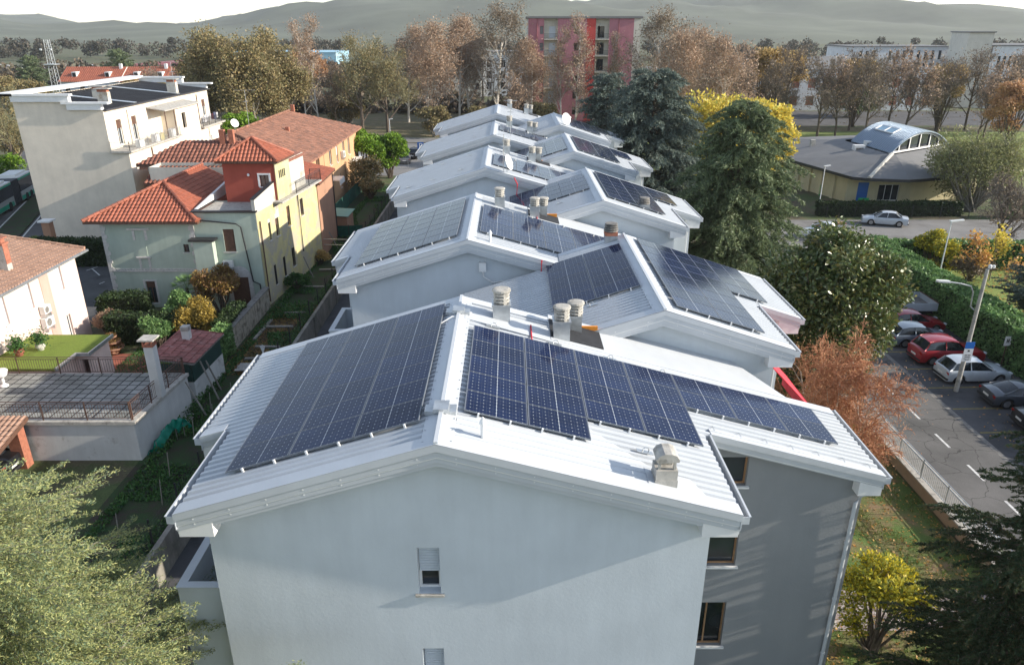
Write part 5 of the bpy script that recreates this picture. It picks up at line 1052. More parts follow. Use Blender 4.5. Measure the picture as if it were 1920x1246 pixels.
for x in (23.8, 28.4):
    for y in (y0 + .1, y1 - .35): m = MB(); m.mesh([(x + .4 * math.cos(.314 * k), y + q, .4 + .4 * math.sin(.314 * k)) for q in (0, .25) for k in range(20)], [(k, (k + 1) % 20, 20 + (k + 1) % 20, 20 + k) for k in range(20)] + [tuple(range(20)), tuple(range(20, 40))]); m.build('wheel', MAT['tyre'], h)
for i, lb in enumerate(('white window frame lying on the flatbed, the left one', 'white window frame lying on the flatbed, nearer its tailboard')):
    wx = 26.6 + i * 1.3; o = thing('window_frame', lb, 'window frame', (wx, 49.5, 1.06), 'window frames on the flatbed'); m = MB()
    for a, b, c, d in ((-.55, .55, -.85, -.77), (-.55, .55, .77, .85), (-.55, -.47, -.77, .77), (.47, .55, -.77, .77)): m.box(wx + a, wx + b, 49.5 + c, 49.5 + d, 1.06, 1.12)
    m.build('frame', MAT['trim'], o); m = MB(); m.box(wx - .47, wx + .47, 48.73, 50.27, 1.07, 1.085); m.build('pane', MAT['glass'], o)
# lamp pole
h = thing('lamp_pole', 'tall concrete street lamp pole with curved arm and parking plate', 'street lamp', (25.25, 38.1, 0)); m = MB(); m.tube([(25.25, 37.75, 0), (25.25, 37.75, 7.2)], .13, 12, .085); m.build('pole', MAT['conc'], h)
m = MB(); m.tube([(25.1, 37.75, 4.9), (24.85, 37.75, 5.1), (24.8, 37.75, 5.9), (24.6, 37.75, 6.25), (24.0, 37.75, 6.4), (23.3, 37.75, 6.5)], .04, 7); m.build('arm', MAT['gal'], h)
m = MB(); m.prism([(23.4, 37.62, 6.46), (23.4, 37.88, 6.46), (22.75, 37.85, 6.5), (22.65, 37.75, 6.5), (22.75, 37.65, 6.5)], (0, 0, .1)); m.build('lamp_head', MAT['plastic'], h); m = MB(); m.lathe([(.02, 0), (.09, .05), (.1, .2), (.03, .25)], (25.35, 37.75, 7.2), 8); m.lathe([(.02, 0), (.08, .05), (.08, .18), (.03, .2)], (25.55, 37.75, 7.22), 8); m.build('insulator', MAT['plastic'], h)
MAT['signblue'] = M('sign_blue', (.015, .12, .42), .4, .05, 5); MAT['signwhite'] = M('sign_white', (.7, .7, .7), .4, .03, 5)
def plate_sign(par, x, y, z, w_, hh, cols):       # cols: (fraction, material, marks)
    zz = z + hh
    for fr, mt, marks in cols:
        m = MB(); m.box(x - w_ / 2, x + w_ / 2, y - .02, y, zz - hh * fr, zz); o = m.build('sign_plate', MAT[mt], par)
        if marks: m = MB(); [m.box(x + w_ * a, x + w_ * b, y - .025, y - .021, zz - hh * fr * d, zz - hh * fr * c) for a, b, c, d in marks]; m.build('lettering', MAT['black' if mt == 'signwhite' else 'signwhite'], o)
        zz -= hh * fr + .004
ln = [(-.34, -.05, .2, .3), (.0, .32, .2, .3), (-.3, .3, .42, .5), (-.34, .0, .62, .7), (.06, .3, .62, .7), (-.2, .25, .82, .88)]
plate_sign(h, 25.25, 37.57, 1.95, .5, 1.15, [(.34, 'signblue', None), (.22, 'signwhite', [(-.12, .12, .3, .7)]), (.44, 'signwhite', ln)])
for x, y, lb, z in ((29.6, 40.8, 'white street sign on a thin post by the hedge, near the silver car', 1.5), (29.9, 55.2, 'white street sign on a thin post further along the hedge', 1.6)):
    h = thing('street_sign', lb, 'sign', (x, y, 0), 'small signs along the hedge'); m = MB(); m.tube([(x, y, 0), (x, y, z + .5)], .03, 6); m.build('post', MAT['rust'], h)
    m = MB(); m.box(x - .2, x + .2, y - .04, y - .02, z, z + .6); p_ = m.build('plate', MAT['signwhite'], h); m = MB(); [m.box(x + a, x + b, y - .046, y - .041, z + c, z + d) for a, b, c, d in ((-.08, -.02, .2, .45), (.02, .08, .2, .45), (-.02, .02, .3, .36))]; m.build('lettering', MAT['black'], p_)
h = thing('parking_sign', 'blue parking sign with white letter P in the far car park', 'sign', (-13.0, 112, 0)); m = MB(); m.tube([(-13, 112, 0), (-13, 112, 3.2)], .05, 6); m.build('post', MAT['gal'], h); m = MB(); m.box(-13.45, -12.55, 111.9, 111.94, 2.4, 3.4); p_ = m.build('plate', MAT['signblue'], h)
m = MB(); [m.box(-13 + a, -13 + b, 111.88, 111.895, 2.4 + c, 2.4 + d) for a, b, c, d in ((-.2, -.08, .15, .85), (-.08, .16, .75, .85), (-.08, .16, .45, .55), (.14, .24, .5, .8))]; m.build('letter', MAT['signwhite'], p_)
for x, y, hh, lb, hx in ((33.7, 80.6, 5.2, 'white lamp post with two small heads beside the cedar', .3), (33.4, 55.4, 5.4, 'slim garden lamp post with a flat white head above the hedge', .5), (53.0, 72.5, 4.2, 'small street lamp at the right behind the round tree', -.4), (-19.5, 126, 5, 'thin lamp post in the far car park', .3)):
    h = thing('lamp_post', lb, 'street lamp', (x, y, 0), 'small lamp posts'); m = MB(); m.tube([(x, y, 0), (x, y, hh)], .06, 7, .04); m.build('pole', MAT['trim'], h); m = MB(); m.prism([(x - .1, y - .15, hh), (x + hx * 1.8, y - .12, hh + .1), (x + hx * 1.8, y + .12, hh + .1), (x - .1, y + .15, hh)], (0, 0, .09)); m.build('lamp_head', MAT['plastic'], h)
h = thing('utility_cabinet', 'white concrete utility cabinet by the cross street', 'cabinet', (31.6, 69.9, 0)); m = MB(); m.box(31.3, 31.9, 69.6, 70.2, 0, 1.7); m.build('body', MAT['plastic'], h); m = MB(); m.box(31.22, 31.98, 69.52, 70.28, 1.7, 1.8); m.build('cap', MAT['brownwall'], h)
# ------------------------------------------------------------------ bus on the left road
bx = thing('articulated_bus', 'white, grey and green articulated bus on the road at the left edge', 'bus', tuple(ra)); e1 = G(61, 371); e0 = G(0, 409); bd = (e1 - e0).normalized(); bn = Vector((-bd.y, bd.x, 0)); O = e0
MAT['busgreen'] = M('bus_green', (.0, .30, .20), .4, .05, 3); MAT['busgrey'] = M('bus_grey', (.34, .36, .38), .4, .05, 3); MAT['bellows'] = M('bellows', (.05, .055, .065), .8, .15, 8)
def bb(mb, s0, s1, w0, w1, z0, z1): mb.obox(O + bd * (s0 + s1) / 2 + bn * (w0 + w1) / 2 + Vector((0, 0, (z0 + z1) / 2)), bd * (s1 - s0) / 2, bn * (w1 - w0) / 2, (0, 0, (z1 - z0) / 2))
S = (e1 - e0).length; sj0, sj1 = 5.2, 7.6
for a, b in ((-6.5, sj0), (sj1, S + 1.6)):
    m = MB(); bb(m, a, b, 0, 2.5, .35, 1.35); o = m.build('body', MAT['busgrey'], bx); m = MB(); bb(m, a + .02, b - .3, -.02, -.002, .4, .85); m.build('stripe', MAT['busgreen'], o)
    m = MB(); bb(m, a, b, .02, 2.48, 1.351, 2.65); m.build('windows', MAT['glass'], bx); m = MB(); bb(m, a, b, -.01, 2.51, 2.651, 2.85); m.build('green_band', MAT['busgreen'], bx); m = MB(); bb(m, a, b, .0, 2.5, 2.851, 2.98); bb(m, a + .5, b - .5, .4, 2.1, 2.98, 3.2); m.build('roof', MAT['plastic'], bx)
    for s_ in (a + 1.6, b - 1.5):
        m = MB(); c = O + bd * s_ - bn * .03 + Vector((0, 0, .48)); V = [c + bd * .48 * math.cos(.314 * k) + Vector((0, 0, .48 * math.sin(.314 * k))) + bn * q for q in (-.02, .3) for k in range(20)]; m.mesh(V, [(k, (k + 1) % 20, 20 + (k + 1) % 20, 20 + k) for k in range(20)] + [tuple(range(20))]); m.build('wheel', MAT['tyre'], bx)
m = MB()
for i in range(12): a = sj0 + (sj1 - sj0) * i / 12; bb(m, a + .01, a + .19, .06 if i % 2 else .0, 2.44 if i % 2 else 2.5, .4, 2.9)
m.build('bellows', MAT['bellows'], bx)
# ------------------------------------------------------------------ kindergarten
h = thing('kindergarten', 'low cream school pavilion with grey roof and blue metal barrel vault', 'school', (45, 92, 0)); plaster('butter', (.60, .53, .33))
KP = [(36.3, 97.0), (39.4, 87.3), (46.9, 87.2), (56, 89.5), (58, 108), (41, 115)]
kf = OP(KP[1], KP[2], 1649, 346, 1682, 376); kd = OP(KP[1], KP[2], 1609, 348, 1624, 377)
kd = (kd[0], kd[1], 0.02, 2.25); walls(h, KP, 3.15, 'butter', {1: [kd, kf]})
window(h, KP[1], KP[2], kf, .2, 'trim', 2, 'trim'); m = MB(); fbox(m, KP[1], KP[2], kd[0], kd[1], kd[2], kd[3], .05, .1); m.build('door', MAT['signblue'], h)
for s_ in (1.2, 3.4, 5.6, 7.8): m = MB(); fbox(m, KP[0], KP[1], s_, s_ + .5, 0, 3.0, -.25, .0); m.build('pilaster', MAT['butter'], h)
MAT['kroof'] = M('grey_roof_sheet', (.17, .17, .17), .85, .08, .6, .2, 15)
e = [Vector(p) for p in ((35.8, 97.5, 3.3), (38.8, 84.9, 3.3), (40.2, 84.0, 3.3), (44.4, 83.2, 3.3), (56.5, 87, 3.3), (60, 108, 3.3), (41, 117, 3.3))]
vA, vB, vC = G(1597, 266, 5.0), G(1668, 288, 5.0), G(1775, 270, 5.0); vD = vA + (vC - vB); ax = vA - vB
t = [vA + Vector((-.4, 1, 0)), vB + Vector((-.3, -.4, 0)), vB + Vector((0, -.6, 0)), vB + Vector((.5, -.5, 0)), vC + Vector((.4, -.4, 0)), vD + Vector((.5, .5, 0)), vA + Vector((0, 2, 0))]
m = MB()
for i in range(7): j = (i + 1) % 7; m.face([e[i], e[j], t[j], t[i]])
m.prism(e, (0, 0, -.02)); r_ = m.build('roof', MAT['kroof'], h)
m = MB()
for i in range(7):
    a, b = e[i], e[(i + 1) % 7]; d = (b - a).normalized(); n = Vector((d.y, -d.x, 0)); m.obox((a + b) / 2 - Vector((0, 0, .12)) + n * .05, d * ((b - a).length / 2 + .05), n * .06, (0, 0, .16))
m.build('gutter', MAT['black'], r_)
m = MB(); pa, pb_ = e[2] + Vector((.1, .1, .06)), t[2] + Vector((0, 0, .06)); m.tube([pa, pb_], .22, 6); m.build('hip_flashing', MAT['oldwhite'], r_); m = MB(); m.tube([e[4] + Vector((0, 0, .05)), t[4]], .12, 6); m.build('hip_flashing', MAT['oldwhite'], r_)
ch = (vC - vB); R2 = ch.length / 2; rise = 2.0; rad = (R2 * R2 + rise * rise) / (2 * rise); an = math.asin(R2 / rad); cu = ch.normalized(); mid = (vB + vC) / 2; N_ = 24
arc = [(rad * math.sin(-an + 2 * an * i / N_), rad * math.cos(-an + 2 * an * i / N_) - rad * math.cos(an)) for i in range(N_ + 1)]
MAT['vault'] = M('standing_seam_zinc', (.24, .30, .37), .35, .06, 1, metal=.35); m = MB(); P = lambda i, s, off=0: mid + cu * arc[i][0] * (1 + off / rad) + Vector((0, 0, arc[i][1] + off)) + ax * s
for i in range(N_):
    for s0, s1 in ((-.04, 1.02),):
        m.face([P(i, s0, .1), P(i + 1, s0, .1), P(i + 1, s1, .1), P(i, s1, .1)]); m.face([P(i, s0), P(i, s1), P(i + 1, s1), P(i + 1, s0)]); m.face([P(i, s0), P(i + 1, s0), P(i + 1, s0, .1), P(i, s0, .1)])
for k in range(22):
    s_ = k / 21; 
    for i in range(N_): m.mesh([P(i, s_ - .003, .1), P(i + 1, s_ - .003, .1), P(i + 1, s_ + .003, .1), P(i, s_ + .003, .1), P(i, s_ - .003, .15), P(i + 1, s_ - .003, .15), P(i + 1, s_ + .003, .15), P(i, s_ + .003, .15)], [(4, 5, 6, 7), (0, 1, 5, 4), (2, 3, 7, 6)])
v_ = m.build('vault', MAT['vault'], h, smooth=False)
m = MB(); m.face([P(i, .03) for i in range(N_ + 1)]); m.face([P(i, .97) for i in range(N_ + 1)][::-1]); m.build('lunette', MAT['glass'], v_)
m = MB()
for i in range(N_): m.obox((P(i, .02) + P(i + 1, .02)) / 2 - Vector((0, 0, .14)), (P(i + 1, .02) - P(i, .02)) / 2, ax.normalized() * .08, (0, 0, .14))
for i in (4, 8, 12, 16, 20): q = P(i, .02); b = Vector((q.x, q.y, 5.0)); m.obox((q + b) / 2, cu * .09, ax.normalized() * .07, (0, 0, (q.z - 5.0) / 2))
m.obox(mid + ax * .01 + Vector((0, 0, .05)), cu * R2, ax.normalized() * .1, (0, 0, .1)); m.build('window_frame', MAT['trim'], v_)
m = MB()
for s0 in (.36, .58): m.face([P(6, s0, .2), P(9, s0, .2), P(9, s0 + .19, .2), P(6, s0 + .19, .2)])
MAT['skyglass'] = M('blue_skylight', (.06, .2, .3), .08, .1, 2); sk = m.build('skylight', MAT['skyglass'], v_); m = MB()
for a, b in ((P(6, .34, .18), P(6, .79, .18)), (P(9, .34, .18), P(9, .79, .18)), (P(6, .34, .18), P(9, .34, .18)), (P(6, .79, .18), P(9, .79, .18)), (P(6, .565, .18), P(9, .565, .18))): m.tube([a, b], .1, 4)
m.build('frame', MAT['trim'], sk)
for i, (u, v) in enumerate(((1608, 287), (1626, 284), (1641, 284))):
    q = G(u, v, 4.3); m = MB(); w_ = .65 if i == 0 else .5; m.box(q.x - w_, q.x + w_, q.y - .4, q.y + .4, 4.1, 5.3 if i == 0 else 5.6); o = m.build('air_handler', MAT['plastic'], h); m = MB(); m.box(q.x - w_ * .7, q.x + w_ * .7, q.y - .42, q.y - .402, 4.5, 5.0 if i == 0 else 5.4); m.build('grille', MAT['conc_dark'], o)
m = MB(); q = G(1523, 272, 4.2); m.box(q.x - .3, q.x + .3, q.y - .3, q.y + .3, 3.6, 4.9); m.build('chimney', MAT['conc'], h)
MAT['toygreen'] = M('green_board', (.02, .42, .12), .6, .1, 3)
for u, v, w_, lb in ((1545, 365, 1.3, 'bright green play panel under the eaves of the pavilion'), (1617, 384, 1.2, 'low bright green board beside the blue door')):
    q = G(u, v); m = MB(); m.box(q.x - w_ / 2, q.x + w_ / 2, q.y - .06, q.y, 0.1, 1.2 if w_ > 1.25 else .8); m.box(q.x - w_ / 2, q.x - w_ / 2 + .06, q.y - .3, q.y + .3, 0, .1); m.box(q.x + w_ / 2 - .06, q.x + w_ / 2, q.y - .3, q.y + .3, 0, .1); tag(m.build('play_panel', MAT['toygreen']), lb, 'play panel')
q = G(1583, 374); m = MB(); m.lathe([(.3, 0), (.4, .2), (.3, .45), (.1, .5)], (q.x, q.y, 0), 12); MAT['toyyellow'] = M('yellow_toy', (.6, .5, .02), .5, .1, 4); tag(m.build('toy', MAT['toyyellow']), 'small yellow play toy by the pavilion corner', 'toy')
mesh_fence('dark_fence', 'dark metal fence in front of the pavilion hedge', [(28, 79.3), (80, 79.0)], 0, 1.3, 'black', 3.0, None, .16)
# ------------------------------------------------------------------ far buildings
plaster('farwhite', (.62, .63, .64)); plaster('farcream', (.58, .55, .48)); plaster('farpink', (.40, .17, .20)); plaster('farred', (.50, .07, .06)); plaster('maroon', (.28, .10, .11)); plaster('farblue', (.30, .50, .62)); plaster('faryellow', (.60, .42, .14))
def far_block(name, label, cat, pts, z, wall, rows, roof='kroof', over=.5, hip=0, cols=None, wmat='glass', frame=False, zb=0, rz=None):
    """plain block with real recessed windows; rows: {edge: [(s0,s1,z0,z1)..]}"""
    c = (sum(p[0] for p in pts) / len(pts), sum(p[1] for p in pts) / len(pts), 0); h = thing(name, label, cat, c); walls(h, pts, z, wall, rows, depth=.25)
    for e_, ops in rows.items():
        for o in ops:
            m = MB(); A_, B_ = pts[e_], pts[(e_ + 1) % len(pts)]; fbox(m, A_, B_, o[0], o[1], o[2], o[3], .2, .25); wo = m.build('window', MAT[wmat], h)
            if frame: m = MB(); fbox(m, A_, B_, (o[0] + o[1]) / 2 - .05, (o[0] + o[1]) / 2 + .05, o[2], o[3], .15, .199); m.build('frame', MAT['trim'], wo)
    P = [Vector((*p, z)) for p in pts]; C_ = Vector(c); Q_ = [p + (p - Vector((C_.x, C_.y, z))).normalized() * over for p in P]
    m = MB(); m.prism(Q_, (0, 0, .25))
    if hip:
        T_ = [q + (Vector((C_.x, C_.y, z)) - q) * .8 + Vector((0, 0, hip + .25)) for q in Q_]; n = len(Q_); m.mesh([q + Vector((0, 0, .25)) for q in Q_] + T_, [(i, (i + 1) % n, n + (i + 1) % n, n + i) for i in range(n)] + [tuple(range(n, 2 * n))])
    m.build('roof', MAT[roof], h); return h
def grid(s0, s1, n, zs, w_, hh): return [(s0 + (s1 - s0) * i / max(1, n - 1), s0 + (s1 - s0) * i / max(1, n - 1) + w_, z, z + hh) for z in zs for i in range(n)]
far_block('school_building', 'long white school building with grey hipped roof behind the bare trees', 'school', [(62, 190), (103.5, 190), (103.5, 210), (62, 210)], 9.2, 'farwhite', {0: grid(2, 38.5, 10, (1.2, 5.2), 1.9, 2.2)}, hip=2.6, wmat='brick')
far_block('office_building', 'tall white slab with rows of narrow windows rising over the grey hipped roof', 'building', [(92, 216), (119, 216), (119, 232), (92, 232)], 13.8, 'farwhite', {0: grid(2.5, 6, 3, (3, 7.4, 10.6), .9, 2.2) + grid(10.5, 24, 8, (7.4, 10.6), .8, 2.3)})
far_block('stair_tower', 'windowless cream stair tower among the white buildings', 'building', [(113, 198), (118, 196), (120, 206), (114, 208)], 17.5, 'farcream', {})
far_block('office_building', 'big white building with grouped narrow windows at the right edge', 'building', [(118.4, 196), (160, 192), (162, 215), (120, 215)], 14.5, 'farwhite', {0: grid(1.6, 5.5, 4, (9.6, 4.6), .7, 2.6) + grid(11, 15, 4, (9.6, 4.6), .7, 2.2) + grid(19, 24, 4, (9.6, 4.6), .7, 2.2)})
far_block('far_house', 'white gabled house with dormer shapes beyond the yellow tree', 'house', [(62, 226), (86, 226), (86, 240), (62, 240)], 8.5, 'farwhite', {0: grid(2, 20, 6, (2.5, 5.6), 1.2, 1.6)}, hip=2.2)
far_block('garden_pavilion', 'brown walled house at the end of the road behind the yellow tree', 'house', [(38, 215), (52, 215), (52, 228), (38, 228)], 8, 'maroon', {0: grid(2, 11, 3, (2, 5), 1.2, 1.6)})
# red tower block with balconies
h = thing('red_tower_block', 'red and pink apartment tower with cream balconies behind the roofs', 'apartment block', (15, 172, 0)); Y = 165.0; H_ = 20.4; xs_ = [3.9, 6.1, 9.9, 15.8, 17.65, 20.4, 25.4, 26.8]
TPs = [(3.9, Y), (26.8, Y), (26.8, 180), (3.9, 180)]; fl = [.8 + 3.15 * i for i in range(6)]
def sec(a, b, ops, mt, y=Y, part='wall', dep=.25, lab=None): m = MB(); facade(m, (a, y), (b, y), 0, H_, ops, dep); return m.build(part, MAT[mt], h, label=lab)
wn = lambda a, w_, hh=1.5, dz=.9: [(a, a + w_, z + dz, z + dz + hh) for z in fl if z + dz + hh < H_]
sec(xs_[0], xs_[1], [], 'farpink'); sec(xs_[1], 7.1, wn(.15, .75), 'farpink'); sec(7.1, 9.9, wn(1.1, 1.3, 2.2, .2), 'farcream', Y + 1.2, lab='recessed cream loggia wall'); sec(9.9, 15.8, wn(3.4, 1.0), 'farpink'); sec(15.8, 17.65, [], 'farred', lab='bright red wall strip'); sec(17.65, 20.4, wn(.5, 1.4, 2.2, .2), 'farcream', Y + 1.2, lab='recessed cream loggia wall'); sec(20.4, 25.4, [], 'farpink'); sec(25.4, 26.8, [], 'farcream', lab='cream corner strip')
m = MB(); 
for x in (7.1, 9.9, 17.65, 20.4): m.face([(x, Y, 0), (x, Y + 1.2, 0), (x, Y + 1.2, H_), (x, Y, H_)])
facade(m, (26.8, Y), (26.8, 180), 0, H_, [], .2); facade(m, (26.8, 180), (3.9, 180), 0, H_, [], .2); facade(m, (3.9, 180), (3.9, Y), 0, H_, [], .2); m.build('wall', MAT['farcream'], h)
m = MB(); m.box(3.6, 27.1, Y - .3, 180.3, H_, H_ + .4); m.build('roof', MAT['kroof'], h)
for x0_, x1_ in ((7.1, 9.9), (17.65, 20.4)):
    for z in fl:
        m = MB(); m.box(x0_, x1_, Y - .3, Y + 1.19, z - .18, z); b_ = m.build('balcony', MAT['farcream'], h); m = MB(); m.box(x0_ + .02, x1_ - .02, Y - .28, Y - .22, z + .95, z + 1.0)
        for i in range(16): xx = x0_ + .05 + (x1_ - x0_ - .1) * i / 15; m.box(xx - .012, xx + .012, Y - .265, Y - .235, z, z + .95)
        m.build('railing', MAT['black'], b_); m = MB(); m.box(x0_ + 1.0, x0_ + 2.4 if x0_ < 10 else x0_ + 1.9, Y + 1.38, Y + 1.43, z + .2, z + 2.4); m.build('shutter', MAT['shutter' if x0_ < 10 else 'glass'], b_)
for z in fl: m = MB(); m.box(6.27, 6.97, Y + .16, Y + .2, z + .92, z + 2.38); m.build('shutter', MAT['signblue'] if 0 else MAT['kroof'], h)
m = MB(); [m.tube([(x, Y - .06, 0), (x, Y - .06, H_)], .07, 6) for x in (5.7, 22.3)]; m.build('downpipe', MAT['maroon'], h)
far_block('balcony_building', 'pale yellow apartment house with balconies left of the red tower', 'apartment block', [(-25, 228), (-8, 228), (-8, 240), (-25, 240)], 13, 'farcream', {0: grid(1, 15, 5, (2, 5, 8), 1.3, 1.9)})
far_block('balcony_building', 'white apartment house half hidden by russet trees left of the red tower', 'apartment block', [(-7.5, 230), (4, 230), (4, 244), (-7.5, 244)], 12, 'farwhite', {0: grid(1, 9, 3, (2, 5, 8), 1.4, 2)})
# left background
for i, (a, b, lb) in enumerate(((-120, -104, 'red roofed row house with a white gable at the far left'), (-103.7, -92, 'red roofed row house with a dormer, second from the white gable'), (-91.7, -80, 'red roofed row house behind the yellow shrubs'), (-79.7, -66, 'red roofed row house partly hidden by the olive brown plane trees'))):
    h = thing('far_row_house', lb, 'house', ((a + b) / 2, 216, 0), 'red roofed row houses far left'); y0_, y1_ = 211 + i * .5, 223 + i * .5
    ops = grid(1.2, (b - a) - 2.8, 4, (2.4,), 1.3, 1.7) + grid(1.2, (b - a) - 2.8, 4, (.3,), 1.1, 1.6); walls(h, [(a, y0_), (b, y0_), (b, y1_), (a, y1_)], 5.3, 'farwhite' if i % 2 == 0 else 'faryellow', {0: ops})
    for o in ops: m = MB(); fbox(m, (a, y0_), (b, y0_), *o, .2, .22); m.build('window', MAT['glass'], h)
    m = MB(); tiles(m, (a - .2, y0_ - .5, 5.3), (b + .2, y0_ - .5, 5.3), (a - .2, y0_ + 5.5, 8.8), (b + .2, y0_ + 5.5, 8.8), .55, .6, .06); r_ = m.build('roof', MAT['tileRed'] if i < 2 else MAT['tileOld'], h)
    m = MB(); m.prism([(a - .2, y0_ - .5, 5.3), (a - .2, y0_ + 5.5, 8.8), (a - .2, y1_ + .5, 5.3)], (b - a + .4, 0, 0)); m.build('eaves', MAT['trim' if i == 0 else 'tileOld'], r_)
    for k in range(2): xx = a + 3 + k * (b - a) * .55; m = MB(); m.box(xx, xx + 1.2, y0_ + 1.4, y0_ + 3.5, 6.2, 7.7); d_ = m.build('dormer', MAT['trim'], r_); m = MB(); m.box(xx + .15, xx + 1.05, y0_ + 1.36, y0_ + 1.395, 6.4, 7.5); m.build('window', MAT['glass'], d_)
    m = MB(); m.box(b - 1.5, b - .8, y0_ + 4.5, y0_ + 5.2, 8, 9.6); m.build('chimney', MAT['trim'], h)
far_block('maroon_hall', 'long low hall with faded maroon roof beyond the row houses', 'building', [(-165, 330), (-84, 330), (-84, 348), (-165, 348)], 3.5, 'maroon', {}, 'maroon', hip=2.5)
far_block('blue_hall', 'pale blue industrial hall on the horizon', 'building', [(-150, 425), (-92, 425), (-92, 460), (-150, 460)], 6, 'farblue', {}, 'farblue')
far_block('glasshouse', 'white greenhouse sheds at the far left horizon', 'building', [(-235, 330), (-205, 330), (-205, 345), (-235, 345)], 2.6, 'farwhite', {}, 'farwhite', hip=1.2)
far_block('glasshouse', 'second group of white sheds next to the lattice mast', 'building', [(-196, 335), (-172, 335), (-172, 350), (-196, 350)], 2.6, 'farwhite', {}, 'farwhite', hip=1.2)
h = thing('lattice_mast', 'tall grey lattice mast with lamps at the far left', 'mast', (-110, 192, 0)); m = MB(); Hm = 16
for a in (-1, 1):
    for b in (-1, 1): m.tube([(-110 + a * .9, 192 + b * .9, 0), (-110 + a * .45, 192 + b * .45, Hm)], .07, 4)
for i in range(18):
    z0_, z1_ = Hm * i / 18, Hm * (i + 1) / 18; k0, k1 = .9 - .45 * i / 18, .9 - .45 * (i + 1) / 18
    for (a, b), (c, d) in (((-1, -1), (1, -1)), ((1, -1), (1, 1)), ((1, 1), (-1, 1)), ((-1, 1), (-1, -1))): m.tube([(-110 + a * k0, 192 + b * k0, z0_), (-110 + c * k1, 192 + d * k1, z1_)], .04, 3)
m.build('frame', MAT['gal'], h); m = MB(); m.box(-111.3, -108.7, 190.7, 193.3, 10.4, 10.6); [m.lathe([(.1, 0), (.3, .2), (.3, .5), (.1, .6)], (-110 + q, 190.8, 13.5), 8) for q in (-1.2, 1.2)]; m.build('platform', MAT['gal'], h)
q1, q2 = (-96, 205), (-84, 205)
mesh_fence('park_fence', 'grey railing along the far car park', [(-19, 108.5), (-8, 110.5)], 0, 1.2, 'gal', 2.2, None, .2)
# ------------------------------------------------------------------ vegetation
def unit(a): return a / (np.linalg.norm(a, axis=-1, keepdims=True) + 1e-9)
def cards(rng, C, U, L, W, flat=.0):
    """elongated quads: centres C, long direction U (N,3), half length L, half width W"""
    N = len(C); U = unit(U); Rv = unit(rng.normal(size=(N, 3))); V = unit(np.cross(U, Rv)); L = np.broadcast_to(np.asarray(L, float).reshape(-1, 1), (N, 1)); W = np.broadcast_to(np.asarray(W, float).reshape(-1, 1), (N, 1))
    return np.stack([C - U * L, C - V * W + U * L * .1, C + U * L, C + V * W + U * L * .1], 1)
def limbs(segs, n=4):
    """segs (N,8): p0 p1 r0 r1 -> quads"""
    S = np.array(segs, float); 
    if len(S) == 0: return np.zeros((0, 4, 3))
    a, b, r0, r1 = S[:, :3], S[:, 3:6], S[:, 6:7], S[:, 7:8]; d = unit(b - a); ref = np.where(np.abs(d[:, 2:3]) > .9, np.array([[1., 0, 0]]), np.array([[0, 0, 1.]])); u = unit(np.cross(d, ref)); v = np.cross(d, u); out = []
    for k in range(n):
        q0, q1 = 2 * math.pi * k / n, 2 * math.pi * (k + 1) / n; e0 = u * math.cos(q0) + v * math.sin(q0); e1 = u * math.cos(q1) + v * math.sin(q1)
        out.append(np.stack([a + e0 * r0, a + e1 * r0, b + e1 * r1 * .98, b + e0 * r1 * .98], 1))
    return np.concatenate(out)
def grow(rng, H, R, levels=4, trunk=.3, r0=.2, up=.35, nb=(7, 5, 4, 4), droop=0.0, wiggle=.25, narrow=1.0, lead=1):
    """skeleton of a deciduous tree; returns [segments per level], tips (p, d)"""
    lv = [[] for _ in range(levels + 1)]; tips = []
    def branch(p, d, L, r, k):
        n = 4 if k < 2 else (3 if k < levels else 2); pts = [p]; rr = [r]; dd = d
        for i in range(n):
            dd = unit(dd + rng.normal(size=3) * wiggle * (.5 if k == 0 else 1) / n * 1.6 + np.array([0, 0, (up if k < levels - 1 else up * .6) * .25 - droop * k * .12]))
            p = p + dd * L / n; rn = r * (1 - .62 * (i + 1) / n); lv[k].append([*pts[-1], *p, rr[-1], rn]); pts.append(p); rr.append(rn)
        if k == levels: tips.append((p, dd)); return
        m = nb[k]; t0 = trunk if k == 0 else .25
        for j in range(m):
            t = t0 + (1 - t0) * (j + rng.random()) / m; i = min(n - 1, int(t * n)); q = pts[i] + (pts[i + 1] - pts[i]) * (t * n - i)
            base = unit(pts[i + 1] - pts[i]); side = unit(np.cross(base, rng.normal(size=3))); ang = (1.0 - .35 * t) * (.9 if k == 0 else .8) * narrow + rng.normal() * .12
            nd = unit(base * math.cos(ang) + side * math.sin(ang)); Lk = (R * 1.15 if k == 0 else L * .62) * (1 - .45 * t if k == 0 else 1 - .3 * t) * (.8 + .4 * rng.random())
            branch(q, nd, Lk, max(.012, rr[i] * .55), k + 1)
        if k > 0: tips.append((pts[-1], dd))
    for l in range(lead): branch(np.array([0., 0, 0]), unit(np.array([rng.normal() * .25 * (lead > 1), rng.normal() * .25 * (lead > 1), 1.])), H * .93, r0, 0)
    return lv, tips
def tree_mesh(root, rng, lv, split, bark, twigmat, tmin=.012):
    tk = [s for l in lv[:split] for s in l]; tw = [[*s[:6], max(tmin, s[6]), max(tmin * .7, s[7])] for l in lv[split:] for s in l]
    quads('trunk', limbs(tk, 6), MAT[bark], root)
    if tw: quads('twigs', limbs(tw, 3), MAT[twigmat], root)
def spray(rng, tips, n, spread, L, W, droop=0.0, bias=.6):
    P = np.array([t[0] for t in tips]); D = np.array([t[1] for t in tips]); idx = rng.integers(0, len(P), n); C = P[idx] + rng.normal(size=(n, 3)) * spread
    U = D[idx] * bias + rng.normal(size=(n, 3)) * .7 - np.array([0, 0, droop]); return cards(rng, C, U, L * (.6 + .8 * rng.random(n)), W * (.6 + .8 * rng.random(n)))
def fit(V, H): return V
